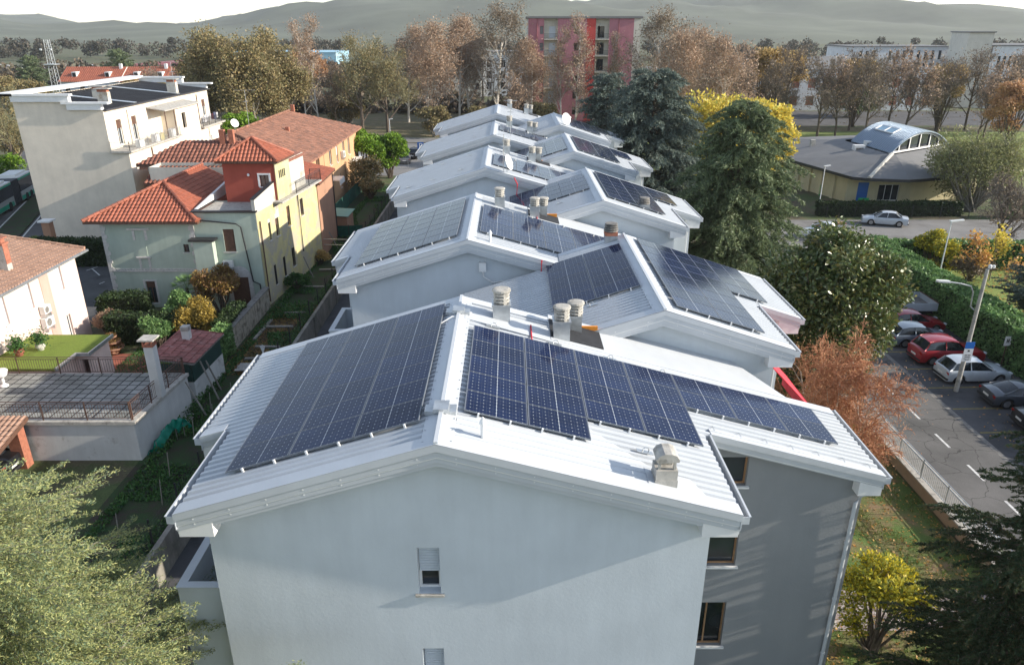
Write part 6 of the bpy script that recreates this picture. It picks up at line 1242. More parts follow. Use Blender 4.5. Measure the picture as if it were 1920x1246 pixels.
def deciduous(name, label, cat, group, seed, H, R, bark, twig, leaf, nleaf, lsize=(.16, .09), levels=4, split=3, nb=(8, 5, 4, 3), r0=.2, trunk=.3, up=.35, droop=0, spread=.5, tmin=.014, narrow=1.0, lead=1, wiggle=.25):
    rng = np.random.default_rng(seed); root = thing(name, label, cat, (0, 0, 0), group); lv, tips = grow(rng, H, R, levels, trunk, r0, up, nb, droop, wiggle, narrow, lead)
    tree_mesh(root, rng, lv, split, bark, twig, tmin)
    if nleaf: quads('crown', spray(rng, tips, nleaf, spread, lsize[0], lsize[1], droop), MAT[leaf], root)
    return root
def conifer(name, label, cat, group, seed, H, R, leaf, n_br=170, per=60, lat=10, L=.22, W=.05, droop=.35, z0=.08, shape=.85, bark='bark', tip=.35, irr=.18, top_r=.05, wood='bark', hang=.25, lift=.15, jit=.55, bw=1.0):
    rng = np.random.default_rng(seed); root = thing(name, label, cat, (0, 0, 0), group); segs = [[0, 0, 0, 0, 0, H * .96, R * .055, .03]]; br = []; CC = []; UU = []
    for i in range(n_br):
        t = (i + rng.random()) / n_br; z = H * (z0 + (1 - z0) * t); a = i * 2.39996 + rng.normal() * .3; Lb = (R * (1 - t) ** shape + top_r * R) * (1 + rng.normal() * irr); Lb = max(.15, Lb); d = np.array([math.cos(a), math.sin(a), 0]); p = np.array([0, 0, z]); k = 6; pts = [p]
        for j in range(k):
            s_ = (j + 1) / k; pts.append(np.array([0, 0, z]) + d * Lb * s_ + np.array([0, 0, Lb * (lift * s_ * 1.6 - droop * s_ * s_)]) + rng.normal(size=3) * .03 * Lb)
            br.append([*pts[-2], *pts[-1], max(.009, .05 * Lb / R * (1 - s_ * .75) * (R / 3) * bw), max(.006, .05 * Lb / R * (1 - s_) * (R / 3) * bw)])
        pts = np.array(pts); nl = max(5, int(lat * (.35 + Lb / R))); side = np.cross(d, [0, 0, 1.])
        for q in range(nl):
            s_ = .12 + .88 * (q + rng.random()) / nl; ii = min(int(s_ * k), k - 1); b0 = pts[ii] + (pts[ii + 1] - pts[ii]) * (s_ * k - ii); sg = 1 if q % 2 else -1; an_ = rng.uniform(.45, 1.0) * (1.15 - .75 * s_)
            dl = unit(d * math.cos(an_) + side * sg * math.sin(an_) + np.array([0, 0, rng.normal() * .12 - hang * .6])); Ll = (tip * Lb * (1.15 - s_) + .16 * R * (.4 + .6 * rng.random())) * (1 if q < nl - 1 else 1.3)
            n = max(6, int(per * Ll / R * 3)); t_ = rng.random(n); c = b0 + dl * (t_ * Ll)[:, None] - np.outer(t_ ** 2, [0, 0, hang * Ll * .7]) + rng.normal(size=(n, 3)) * np.array([1, 1, .7]) * L * jit * (1.15 - .6 * t_)[:, None]
            CC.append(c); UU.append(dl * .9 + rng.normal(size=(n, 3)) * .75); br.append([*b0, *(b0 + dl * Ll * .8 - np.array([0, 0, hang * Ll * .4])), (.006 + .004 * R / 4) * bw, .003])
    C = np.concatenate(CC); U = np.concatenate(UU); n = len(C); quads('trunk', limbs(segs, 8), MAT[bark], root); quads('branches', limbs(br, 4), MAT[wood], root)
    quads('crown', cards(rng, C, U, L * (.6 + .8 * rng.random(n)), W * (.6 + .8 * rng.random(n))), MAT[leaf], root); return root
def bushy(name, label, cat, group, seed, H, R, leaf, n=6000, size=(.12, .06), stems='bark', clumps=14, hollow=.55, Rz=None, shape=None, zc=None, nstem=7, up=0.0, blobs=None):
    """rounded crown of leaf clumps with gaps, on stems"""
    rng = np.random.default_rng(seed); root = thing(name, label, cat, (0, 0, 0), group); Rz = Rz or H * .5; zc = zc if zc is not None else H - Rz; CC = []; UU = []; segs = []
    cl = []
    for i in range(clumps):
        v = unit(rng.normal(size=3)); v[2] = abs(v[2]) if rng.random() < .75 else v[2]; k = rng.uniform(.45, .92); cl.append((np.array([v[0] * R * k, v[1] * R * k, zc + v[2] * Rz * k]), rng.uniform(.28, .5) * R))
    if blobs: cl = [(np.array(p, float), r) for p, r in blobs]
    per = n // len(cl)
    for c, r in cl:
        v = unit(rng.normal(size=(per, 3))); rad = r * (hollow + (1 - hollow) * rng.random(per) ** .7)[:, None]; CC.append(c + v * rad * np.array([1, 1, .8])); UU.append(v + rng.normal(size=(per, 3)) * .8 + np.array([0, 0, up])); b0 = np.array([rng.normal() * .06 * R, rng.normal() * .06 * R, 0]); mid = (b0 + c) / 2 + rng.normal(size=3) * .08 * R
        rr = .03 + .016 * R; segs += [[*b0, *mid, rr, rr * .7], [*mid, *c, rr * .7, rr * .3]]
        for q in range(5): e = c + unit(rng.normal(size=3)) * r * .9; segs.append([*c, *e, rr * .3, .008])
    C = np.concatenate(CC); C[:, 2] = np.maximum(C[:, 2], .05); U = np.concatenate(UU); m_ = len(C); quads('stems', limbs(segs, 5), MAT[stems], root)
    quads('crown', cards(rng, C, U, size[0] * (.6 + .8 * rng.random(m_)), size[1] * (.6 + .8 * rng.random(m_))), MAT[leaf], root); return root
def hedge(label, P, w_, H, leaf='hedge', dens=170, size=.1, seed=1, name='hedge'):
    """clipped hedge along the plan points P"""
    rng = np.random.default_rng(seed); root = thing(name, label, 'hedge', (P[0][0], P[0][1], 0)); core = MB(); Cs = []; Us = []
    for (ax_, ay), (bx_, by) in zip(P[:-1], P[1:]):
        d = np.array([bx_ - ax_, by - ay, 0.]); L = np.linalg.norm(d); d /= L; n = np.array([d[1], -d[0], 0]); c = np.array([(ax_ + bx_) / 2, (ay + by) / 2, 0]); core.obox(tuple(c + np.array([0, 0, H / 2 - .05])), tuple(d * (L / 2 - .06)), tuple(n * (w_ / 2 - .1)), (0, 0, H / 2 - .06))
        for kind, area in (('top', L * w_), ('s1', L * H), ('s2', L * H), ('e1', w_ * H), ('e2', w_ * H)):
            m = int(area * dens); a, b = rng.uniform(-1, 1, m), rng.uniform(-1, 1, m)
            if kind == 'top': q = c + np.outer(a, d * L / 2) + np.outer(b, n * w_ / 2) + np.array([0, 0, H]); no = np.array([0, 0, 1.])
            elif kind[0] == 's': s_ = 1 if kind == 's1' else -1; q = c + np.outer(a, d * L / 2) + n * s_ * w_ / 2; q[:, 2] = H * (b + 1) / 2; no = n * s_
            else: s_ = 1 if kind == 'e1' else -1; q = c + d * s_ * L / 2 + np.outer(a, n * w_ / 2); q[:, 2] = H * (b + 1) / 2; no = d * s_
            lump = np.sin(q[:, 0] * 1.9 + 1.3 * np.sin(q[:, 1] * 1.1)) * np.sin(q[:, 1] * 2.3 + q[:, 2] * 2.1 + 1.7 * np.sin(q[:, 0] * .8)); q = q + no * (lump * .09 + rng.normal(size=m) * .06 - .03)[:, None]; Cs.append(q); Us.append(rng.normal(size=(m, 3)) + no * .5)
    C = np.concatenate(Cs); U = np.concatenate(Us); core.build('branches', MAT['hedgecore'], root); quads('foliage', cards(rng, C, U, size * (.6 + .8 * rng.random(len(C))), size * .55), MAT[leaf], root); return root  # core is one solid dark box under the leaf cards
def flatcards(rng, X, Y, Z, s): # litter lying on the ground
    N = len(X); a = rng.random(N) * 6.28; s = s * (.6 + .8 * rng.random(N)); c = np.stack([X, Y, Z], 1); u = np.stack([np.cos(a) * s, np.sin(a) * s, rng.normal(size=N) * s * .25], 1); v = np.stack([-np.sin(a) * s * .7, np.cos(a) * s * .7, rng.normal(size=N) * s * .25], 1); return np.stack([c - u, c - v, c + u, c + v], 1)
L_ = leafmat
MAT['hedgecore'] = M('hedge_inside', (.02, .03, .012), .95, .3, 3)
for nme, cols, kw in (('deodar', [(.24, .29, .12), (.32, .35, .14), (.46, .45, .18), (.11, .17, .10), (.20, .26, .15)], {}), ('cedar', [(.10, .14, .07), (.15, .195, .10), (.21, .25, .12), (.08, .12, .065)], {}), ('cedarblue', [(.09, .125, .11), (.13, .17, .145), (.19, .22, .175), (.07, .10, .09)], {}), ('spruce', [(.025, .05, .025), (.04, .07, .03), (.06, .085, .035), (.10, .08, .035)], {}),  # spruce: its shade is put into the dark needle colours
    ('magnolia', [(.06, .095, .03), (.09, .13, .04), (.15, .18, .055), (.20, .17, .05)], dict(rough=.33, spec=.5, trans=.15)), ('yellow', [(.68, .54, .08), (.75, .60, .12), (.6, .46, .07), (.42, .44, .10)], dict(trans=.4)), ('yellowgreen', [(.72, .56, .03), (.40, .38, .05), (.16, .20, .04), (.60, .48, .04)], dict(trans=.35)),
    ('russet', [(.40, .26, .17), (.34, .24, .17), (.48, .33, .22), (.28, .21, .15)], {}), ('orangeb', [(.54, .30, .14), (.48, .27, .14), (.64, .38, .19), (.40, .25, .15)], dict(trans=.3)), ('olive', [(.24, .19, .09), (.30, .23, .11), (.18, .18, .08), (.36, .26, .12)], {}), ('lush', [(.13, .25, .02), (.19, .33, .03), (.09, .17, .02), (.26, .38, .05)], dict(trans=.35)),
    ('hedge', [(.09, .18, .06), (.14, .25, .085), (.22, .35, .12), (.10, .19, .06)], {}), ('hedgedark', [(.02, .04, .015), (.035, .06, .02), (.05, .08, .025)], {}), ('palegreen_l', [(.22, .24, .09), (.28, .28, .12), (.18, .20, .08), (.33, .30, .15)], {}), ('dryleaf', [(.24, .19, .13), (.20, .16, .12), (.30, .22, .13)], {}), ('gold', [(.50, .36, .13), (.40, .28, .12), (.56, .42, .17)], dict(trans=.35)), ('orange_l', [(.62, .30, .10), (.65, .42, .12), (.5, .22, .08)], dict(trans=.35)), ('brownleaf', [(.16, .085, .04), (.22, .12, .05), (.28, .2, .05), (.10, .06, .035)], {}), ('mustard', [(.34, .24, .05), (.42, .30, .06), (.25, .19, .05)], {}), ('veg', [(.04, .11, .03), (.06, .15, .04), (.10, .20, .05), (.05, .09, .06)], {})): MAT[nme] = L_('leaves_' + nme, cols, **kw)
MAT['twigbrown'] = M('brown_twigs', (.20, .165, .135), .9, .2, 4); MAT['twigpale'] = M('pale_twigs', (.42, .36, .30), .9, .2, 4); MAT['twigorange'] = M('russet_twigs', (.40, .19, .10), .9, .25, 4); MAT['twiggreen'] = M('olive_twigs', (.24, .23, .13), .9, .2, 4); MAT['deadwood'] = M('dead_branches', (.28, .22, .19), .9, .2, 4)
# near trees
t = conifer('deodar_cedar', 'sunlit yellow green deodar cedar filling the lower left corner', 'tree', None, 11, 12.0, 4.55, 'deodar', 235, 230, 26, .04, .009, .30, .12, .52, tip=.30, irr=.22, top_r=.10, wood='barkgrey', hang=.14, lift=.32, jit=1.7, bw=.45); place(t, (-10.9, 11.0, -.9), .4)
rng = np.random.default_rng(5); lv, tips = grow(rng, 3.0, 1.5, 3, .1, .05, .1, (9, 6, 5), 0, .4); o = quads('dead_branches', limbs([[*s[:6], max(.009, s[6]), max(.006, s[7])] for l in lv for s in l], 3) * np.array([1, 1, .8]) + np.array([-1.0, -1.3, 8.2]), MAT['deadwood'], t)
t = conifer('spruce', 'dark spruce, shade in its needle colour, with drooping branch tips in the lower right corner', 'tree', None, 12, 12.3, 2.9, 'spruce', 190, 120, 16, .055, .016, .25, .1, .75, tip=.3, irr=.2, hang=.3, lift=.1); place(t, (13.5, 15.0, 0), 1.0)
t = bushy('small_tree', 'small bright yellow and green leaved tree on the lawn beside the paved path', 'tree', None, 13, 4.0, 1.45, 'yellowgreen', 9000, (.07, .035), clumps=22, Rz=1.7, hollow=.1, up=.5); place(t, (11.9, 18.6, 0)); 
t = deciduous('birch_tree', 'russet weeping birch clump with bare orange twigs beside the red awning', 'tree', None, 14, 6.0, 2.3, 'twigpale', 'twigorange', 'orangeb', 11000, (.042, .012), 4, 2, (13, 7, 6, 5), .07, .05, .5, 0.55, .30, .010, .9, lead=4, wiggle=.3); place(t, (13.9, 28.0, 0))
t = bushy('magnolia_tree', 'glossy dark green magnolia between the terrace and the parked cars', 'tree', None, 15, 9.8, 3.45, 'magnolia', 68000, (.13, .065), clumps=120, Rz=5.2, hollow=.25, zc=4.6); place(t, (17.0, 37.2, 0))
t = conifer('cedar_tree', 'tall green cedar with layered drooping branches between terrace and cross street', 'tree', None, 16, 14.3, 5.3, 'cedar', 185, 58, 14, .17, .038, .38, .04, .60, tip=.34, irr=.16, top_r=.10, hang=.35, lift=.2); place(t, (16.3, 53.5, 0), .6)
t = conifer('blue_cedar', 'blue grey cedar behind the terrace, widest of the conifers', 'tree', None, 17, 14.8, 5.4, 'cedarblue', 170, 50, 13, .2, .045, .3, .03, .50, tip=.34, irr=.14, top_r=.18, hang=.3, lift=.25); place(t, (14.9, 80.5, 0), 2.0)
t = conifer('blue_cedar', 'smaller dark cedar in front of the red tower block', 'tree', None, 18, 12.8, 4.2, 'cedarblue', 110, 34, 10, .24, .055, .3, .03, .5, top_r=.2, hang=.3, lift=.25); place(t, (14.3, 111, 0), 1.0)
for i, (x, y, H, R, lb) in enumerate(((23.2, 87, 12.2, 5.0, 'bright yellow tree between the two big cedars'), (28.8, 88.5, 12.2, 4.0, 'bright yellow tree to the right of the green cedar top'))):
    t = bushy('yellow_tree', lb, 'tree', 'yellow autumn trees', 20 + i, H, R, 'yellow', 16000, (.2, .12), clumps=46, Rz=H * .45, hollow=.15); place(t, (x, y, 0))
for x, y, H, R, s_, lb in ((-19.3, 101.5, 6.4, 2.7, 24, 'bright green rounded tree by the far car park, left lobe'), (-16.2, 102.3, 5.9, 2.5, 25, 'bright green rounded tree next to the grey brown hatchback')):
    t = bushy('round_tree', lb, 'tree', 'bright green round trees', s_, H, R, 'lush', 9000, (.2, .1), clumps=22, Rz=2.6, hollow=.5); place(t, (x, y, 0))
t = bushy('shrub_tree', 'thin brown and green leaved small tree against the orange house', 'tree', None, 26, 4.6, 2.2, 'olive', 4500, (.13, .07), clumps=20, hollow=.1, stems='barkgrey'); place(t, (-17.6, 92, 0))
t = bushy('round_tree', 'pale olive willow like tree in front of the pavilion', 'tree', None, 27, 8.2, 5.2, 'palegreen_l', 22000, (.2, .05), clumps=60, Rz=3.7, hollow=.05, stems='barkgrey', up=.3); place(t, (51.3, 82.5, 0))
t = deciduous('pollard_tree', 'leafless pollarded tree with dense brown twigs beside the cross street', 'tree', None, 28, 4.4, 3.2, 'bark', 'twigbrown', 'dryleaf', 900, (.1, .06), 4, 2, (10, 7, 6, 5), .2, .12, .55, 0, .3, .02, 1.0); place(t, (45.0, 67.0, 0))
t = conifer('dark_conifer', 'dark bushy conifer in the garden at the right edge', 'tree', None, 29, 5.0, 2.5, 'cedarblue', 100, 50, 9, .10, .03, .15, .03, .4, top_r=.3, hang=.1, lift=.4); place(t, (37.0, 47.0, 0))
# far trees: a few kinds, each copied
def many(proto, spots, group):
    first = True
    for x, y, s_, lb in spots:
        o = proto if first else copy_tree(proto); first = False; place(o, (x, y, 0), (x * 7.3 + y * 3.1) % 6.28, lb, s_); o['group'] = group
K = dict(levels=4, split=2)
p = deciduous('bare_tree', 'x', 'tree', None, 31, 11.2, 4.6, 'bark', 'twigbrown', 'dryleaf', 1500, (.16, .1), 4, 2, (10, 7, 5, 5), .24, .22, .45, 0, .6, .03)
many(p, [(55.7, 139, 1, 'bare dark tree above the left end of the pavilion roof'), (63.5, 137, 1.02, 'bare tree just left of the barrel vault'), (79.5, 143, .98, 'bare tree right of the barrel vault'), (95, 147, 1, 'bare tree before the cream stair tower'), (49, 143, .95, 'leafless tree right behind the yellow autumn tree'), (67, 152, 1.05, 'bare tree of the second row left of the vault'), (90.5, 153, 1.05, 'bare tree of the second row before the school windows'), (108, 150, 1.1, 'bare tree at the right edge before the big white building'), (55, 156, 1.1, 'bare tree between the golden trees'), (-58, 128, .9, 'bare tree between cream block and plane trees')], 'bare park trees')
p = deciduous('bare_tree', 'x', 'tree', None, 32, 10.8, 4.3, 'bark', 'twigbrown', 'russet', 1900, (.18, .1), 4, 2, (11, 6, 5, 5), .22, .25, .5, 0, .6, .03)
many(p, [(59.8, 141, 1, 'bare tree with a few russet leaves behind the pavilion'), (71.9, 140, 1.05, 'bare tree directly behind the barrel vault'), (86.5, 140, 1, 'bare forked tree in front of the white school'), (101, 143, .95, 'bare tree left of the orange tree at the right edge'), (43, 140, .9, 'russet bare tree at the left end of the park row'), (75.5, 154, 1.1, 'second row bare tree above the skylight of the vault'), (99.5, 154, 1.1, 'second row bare tree right of the stair tower foot'), (47, 155, 1.15, 'second row bare tree above the yellow crowns'), (83, 136, .8, 'small bare tree just behind the pavilion roof'), (-34, 152, .95, 'bare tree between the birch pair and the grey trees'), (0, 149, .8, 'bare tree behind the farthest terrace roof')], 'bare park trees')
p = deciduous('russet_tree', 'x', 'tree', None, 33, 16.5, 6.0, 'barkwhite', 'twigpale', 'russet', 13000, (.17, .09), 4, 3, (12, 7, 5, 4), .26, .15, .5, .1, .8, .025)
many(p, [(30, 133, .88, 'tall russet plane tree beside the red tower'), (35, 125, .85, 'tall russet plane tree above the blue cedar'), (36, 143, .9, 'russet plane tree behind the two nearer ones'), (-16.5, 158, .95, 'russet plane tree left of the white limbed ones'), (-21.5, 166, .92, 'russet tree beyond the grey bare park tree'), (-11.0, 172, 1, 'russet tree beside the cream balconies'), (4.5, 158, .8, 'low russet tree at the foot of the red tower')], 'russet plane trees')
p = deciduous('white_plane_tree', 'x', 'tree', None, 34, 20, 7.0, 'barkwhite', 'twigpale', 'dryleaf', 7000, (.18, .1), 4, 3, (12, 6, 5, 4), .32, .12, .55, 0, .7, .028)
many(p, [(-3.0, 165, 1, 'large pale limbed plane tree in front of the tower, left'), (-9.0, 178, .9, 'pale limbed plane tree further left of the tower'), (29.5, 152, .95, 'pale limbed plane tree right of the cream corner strip')], 'pale limbed plane trees')
p = deciduous('birch_tree', 'x', 'tree', None, 35, 19, 3.6, 'barkwhite', 'twigpale', 'russet', 5000, (.14, .08), 4, 3, (16, 6, 5, 3), .17, .1, .5, .25, .5, .022, .7)
many(p, [(12.8, 152, 1, 'slender white birch before the pink wall of the tower'), (10.3, 153, .9, 'second slender birch before the tower'), (-44.5, 170, .95, 'white birch behind the tiled roofs, left of the pair'), (-40.8, 166, 1, 'white birch behind the tiled roofs, right of the pair'), (20, 155, .85, 'thin birch beside the dark cedar')], 'white birches')
p = deciduous('grey_tree', 'x', 'tree', None, 36, 14, 6.3, 'bark', 'twiggreen', 'olive', 5500, (.14, .08), 4, 2, (11, 7, 6, 5), .34, .15, .5, 0, .6, .022)
many(p, [(-28.0, 147.5, 1, 'large grey green bare tree beyond the round green tree, left trunk'), (-23.5, 149, .88, 'grey green bare tree beside the larger one'), (-69, 106, .68, 'bare tree behind the bus')], 'grey green park trees')
p = deciduous('plane_tree', 'x', 'tree', None, 37, 12, 5.6, 'barkgrey', 'twigbrown', 'olive', 19000, (.19, .11), 4, 2, (11, 7, 5, 4), .3, .12, .5, 0, .75, .025)
many(p, [(-48.5, 132, 1, 'olive brown plane tree right behind the cream block'), (-42, 129, .98, 'olive brown plane tree with the yellowest crown above the tiled roofs'), (-38.5, 137, .9, 'olive brown plane tree next to the birch pair'), (-54, 142, 1.05, 'olive brown plane tree furthest left of the group'), (-46, 148, 1.05, 'olive brown plane tree at the back of the group')], 'olive brown plane trees')
p = bushy('orange_tree', 'x', 'tree', None, 38, 14, 4.4, 'orangeb', 14000, (.24, .14), clumps=40, Rz=6, hollow=.1)
many(p, [(-46.5, 180, 1.1, 'orange leaved tree behind the birch pair'), (82.5, 127, .85, 'orange tree at the right edge above the garden'), (-60, 150, .8, 'orange brown tree beside the cream block roof')], 'orange autumn trees')
p = bushy('golden_tree', 'x', 'tree', None, 39, 14, 4.2, 'gold', 11000, (.26, .14), clumps=36, Rz=5.4, hollow=.1)
many(p, [(52, 161, 1.1, 'golden tree above the bright yellow tree'), (58, 166, 1.05, 'golden tree against the white gabled house'), (84, 151, .9, 'golden crowned tree before the white school'), (70, 158, .95, 'golden brown tree before the grey hipped roof'), (-73, 196, .65, 'golden shrub tree before the red row houses'), (38, 150, .9, 'golden tree right of the russet plane trees'), (-98, 205, .5, 'small golden tree at the red row houses')], 'golden autumn trees')
p = conifer('far_pine', 'x', 'tree', None, 40, 15, 5, 'cedar', 60, 20, 8, .4, .13, .1, .1, .45, top_r=.3)
many(p, [(43.5, 178, 1.1, 'green pine behind the russet plane trees'), (-150, 250, .7, 'dark conifer beyond the white sheds'), (-128, 262, .8, 'dark conifer left of the maroon hall'), (79, 176, .8, 'green pine before the white slab')], 'distant pines')
p = bushy('scrub_tree', 'x', 'tree', None, 41, 7.5, 4.0, 'olive', 5000, (.28, .16), clumps=24, Rz=3.5, hollow=.1, stems='barkgrey')
many(p, [(-133, 206, 1, 'bushy brown tree left of the lattice mast'), (-122, 200, .9, 'bushy tree at the foot of the lattice mast'), (-146, 214, 1.1, 'brown bushy tree at the far left edge'), (-100, 168, .9, 'bushy tree seen over the cream block parapet'), (-78, 160, 1, 'bushy tree beyond the dark sheet roof'), (-6, 148, .7, 'brown bush in the rough grass'), (0.5, 142, .6, 'small brown bush near the far terrace roofs'), (-33, 158, .9, 'brown bush between birches and grey trees'), (-14, 143, .75, 'brown bush beyond the far car park'), (6, 146, .8, 'brown bush at the tower base'), (-76, 118, .75, 'bush beside the left road'), (-84, 138, 1.0, 'bush further along the left road')], 'brown scrub')
t = bushy('shrub', 'yellow green shrub behind the bus', 'shrub', None, 42, 4.0, 2.6, 'lush', 4000, (.16, .09), clumps=16); place(t, (-66.5, 99, 0))
t = bushy('shrub', 'small bright orange tree between the far roofs', 'shrub', None, 43, 5.0, 2.0, 'gold', 2500, (.2, .12), clumps=12); place(t, (-3.3, 123, 0))
t = bushy('shrub', 'green shrub behind the tiled outbuilding', 'shrub', None, 44, 9, 2.6, 'lush', 3000, (.2, .12), clumps=14, Rz=2.2); place(t, (-33.5, 97, 0))
# hedges
hedge('long clipped hedge along the parked cars, sunlit on top', [(30.9, 37), (30.7, 61.8)], 2.0, 2.6, 'hedge', 150, .12, 50)
hedge('dark hedge beside the parking bays at the right edge', [(31.3, 24), (31.0, 36.4)], 2.0, 2.7, 'hedgedark', 90, .13, 51)
hedge('garden hedge along the cross street', [(32.0, 61.3), (60, 60.6)], 1.4, 2.3, 'hedge', 110, .13, 52)
hedge('low dark hedge behind the metal fence of the pavilion', [(33.5, 80.3), (49, 80.3)], 1.1, 1.5, 'hedgedark', 70, .14, 53)
hedge('hedge on the far side of the cross street at the right edge', [(53, 79.0), (76, 78.6)], 1.4, 1.9, 'hedge', 60, .15, 54)
hedge('dark hedge at the corner of the pink house', [(-27.7, 47.9), (-24.6, 47.9)], 1.5, 2.3, 'hedgedark', 150, .1, 55)
hedge('low dark hedge behind the terracotta patio', [(-26.0, 45.2), (-20.6, 45.2)], 1.3, 1.9, 'hedgedark', 150, .1, 56)
hedge('dark hedge at the foot of the cream apartment block', [(-41.5, 62.5), (-30, 62.5)], 1.6, 2.2, 'hedgedark', 90, .13, 57)
hedge('ivy covered fence beside the vegetable garden', [(-17.9, 41.0), (-17.8, 43.6)], .8, 1.9, 'hedge', 260, .08, 58)
hedge('ragged dark hedge bordering the stone garden wall', [(-18.2, 43.7), (-18.3, 47.5)], 1.0, 1.9, 'hedgedark', 200, .09, 59)
hedge('trimmed hedge on the patio edge', [(-20.4, 38.0), (-20.0, 43.0)], .7, .8, 'hedge', 200, .08, 60)
# garden shrubs
for n_, (x, y), H, R, lf, cnt, sz, lb, sd in (('shrub', (-20.3, 49.6), 4.0, 1.75, 'brownleaf', 9000, (.1, .05), 'tall brown shrub with yellow tips against the mint wall', 61), ('shrub', (-20.2, 45.6), 2.7, 1.6, 'mustard', 9000, (.08, .045), 'round mustard yellow shrub above the red shed', 62), ('shrub', (-22.3, 43.8), 2.2, 1.2, 'hedge', 5000, (.08, .04), 'loose green shrub between patio and mustard shrub', 63), ('shrub', (-26.4, 46.0), 1.7, 1.1, 'russet', 3500, (.08, .03), 'low russet shrub at the edge of the patio', 64), ('shrub', (-22.0, 46.8), 2.8, 1.2, 'hedge', 4500, (.09, .05), 'upright green shrub below the mint house window', 65), ('shrub', (35.3, 59.6), 3.6, 1.8, 'yellowgreen', 6000, (.11, .06), 'yellow topped shrub behind the long hedge', 66), ('shrub', (37.2, 57.6), 2.4, 1.6, 'dryleaf', 3500, (.1, .05), 'grey pink shrub on the mown lawn', 67), ('shrub', (-16.6, 55.5), 1.4, .9, 'veg', 2500, (.09, .05), 'green bush at the foot of the yellow flank', 68), ('shrub', (-16.4, 62.5), 1.2, .8, 'gold', 1800, (.07, .04), 'small orange bush by the brown house', 69), ('shrub', (-16.4, 88.5), 2.4, 1.6, 'olive', 2500, (.12, .06), 'green shrub overhanging the green netting', 70), ('shrub', (16.2, 31.2), 1.5, .9, 'lush', 2500, (.07, .04), 'small bright green bush at the end of the russet birch', 71), ('shrub', (40, 90.0), 0.8, .7, 'hedgedark', 700, (.1, .06), 'little dark bush by the pavilion wall', 72), ('shrub', (6.5, 18.2), 1.0, .8, 'hedge', 2000, (.06, .03), 'low green plant at the base of the grey wing', 73)):
    t = bushy(n_, lb, 'shrub', None, sd, H, R, lf, cnt, sz, clumps=18, Rz=H * .5, hollow=.15); place(t, (x, y, 0))
for i, (x, y, lb) in enumerate(((36.6, 57.0, 'bare sapling with orange leaves nearest the long hedge'), (38.9, 57.6, 'sapling with a tuft of yellow leaves by the garden hedge'), (41.3, 57.3, 'orange leaved sapling at the right by the garden hedge'), (36.3, 51.2, 'slim bare sapling on the mown lawn'))):
    t = deciduous('sapling', lb, 'tree', 'garden saplings', 80 + i, 3.4, 1.1, 'barkgrey', 'twigbrown', 'orange_l' if i != 1 else 'yellow', 500 if i < 3 else 120, (.12, .08), 3, 1, (9, 4, 3), .045, .35, .4, 0, .25, .014); place(t, (x, y, 0))
# palm
rng = np.random.default_rng(90); h = thing('palm', 'small fan palm beside the mint house porch', 'palm', (-22.9, 50.4, 0)); quads('trunk', limbs([[-22.9, 50.4, 0, -22.9, 50.4, 1.9, .14, .12]], 8), MAT['bark'], h); F = []
for i in range(26):
    a = i * 2.4; el = 1.2 - i * .055; d = np.array([math.cos(a) * math.cos(el), math.sin(a) * math.cos(el), math.sin(el)]); b = np.array([-22.9, 50.4, 1.9]); c = b + d * .7
    for k in range(13): q = (k - 6) * .17; s_ = unit(np.cross(d, [0, 0, 1.])); e = unit(d * math.cos(q) + s_ * math.sin(q)) * .55 - np.array([0, 0, .1]); w_ = np.cross(unit(e), [0, 0, 1.]) * .03; F.append([c, c + e * .5 - w_, c + e, c + e * .5 + w_])
    w_ = np.cross(d, [0, 0, 1.]) * .015; F.append([b - w_, b + w_, c + w_, c - w_])
quads('fronds', np.array(F), MAT['hedge'], h)
# layered topiary and pots
h = thing('topiary', 'tiered potted topiary with pink rim on the patio', 'plant', (-24.9, 43.2, 0)); m = MB(); m.lathe([(.25, 0), (.35, .15), (.3, .3)], (-24.9, 43.2, 0), 14); [m.lathe([(.03, 0), (r, .05), (r + .03, .12), (.03, .1)], (-24.9, 43.2, z), 16) for r, z in ((.62, .35), (.48, .75), (.32, 1.1))]; m.tube([(-24.9, 43.2, .3), (-24.9, 43.2, 1.4)], .03, 6); m.build('tiers', MAT['brownwall'], h); rng = np.random.default_rng(91); a = rng.random(900) * 6.28; k = rng.integers(0, 3, 900); r = np.array([.62, .48, .32])[k] * np.sqrt(rng.random(900)); quads('plants', cards(rng, np.stack([-24.9 + r * np.cos(a), 43.2 + r * np.sin(a), np.array([.5, .9, 1.25])[k] + rng.random(900) * .1], 1), rng.normal(size=(900, 3)), .06, .03), MAT['brownleaf'], h)
for i, (x, y, lb) in enumerate(((-26.2, 38.4, 'potted bushy plant in a white pot on the turf roof'), (-26.9, 37.6, 'potted plant in a terracotta pot on the turf roof'))):
    h = thing('potted_plant', lb, 'potted plant', (x, y, 2.36)); m = MB(); m.lathe([(.16, 0), (.26, .2), (.24, .36), (.18, .38)], (x, y, 2.36), 14); m.build('pot', MAT['oldwhite' if i == 0 else 'patio'], h); rng = np.random.default_rng(92 + i); quads('leaves', cards(rng, np.array([x, y, 3.05]) + rng.normal(size=(700, 3)) * np.array([.2, .2, .22]), rng.normal(size=(700, 3)), .07, .035), MAT['veg'], h)
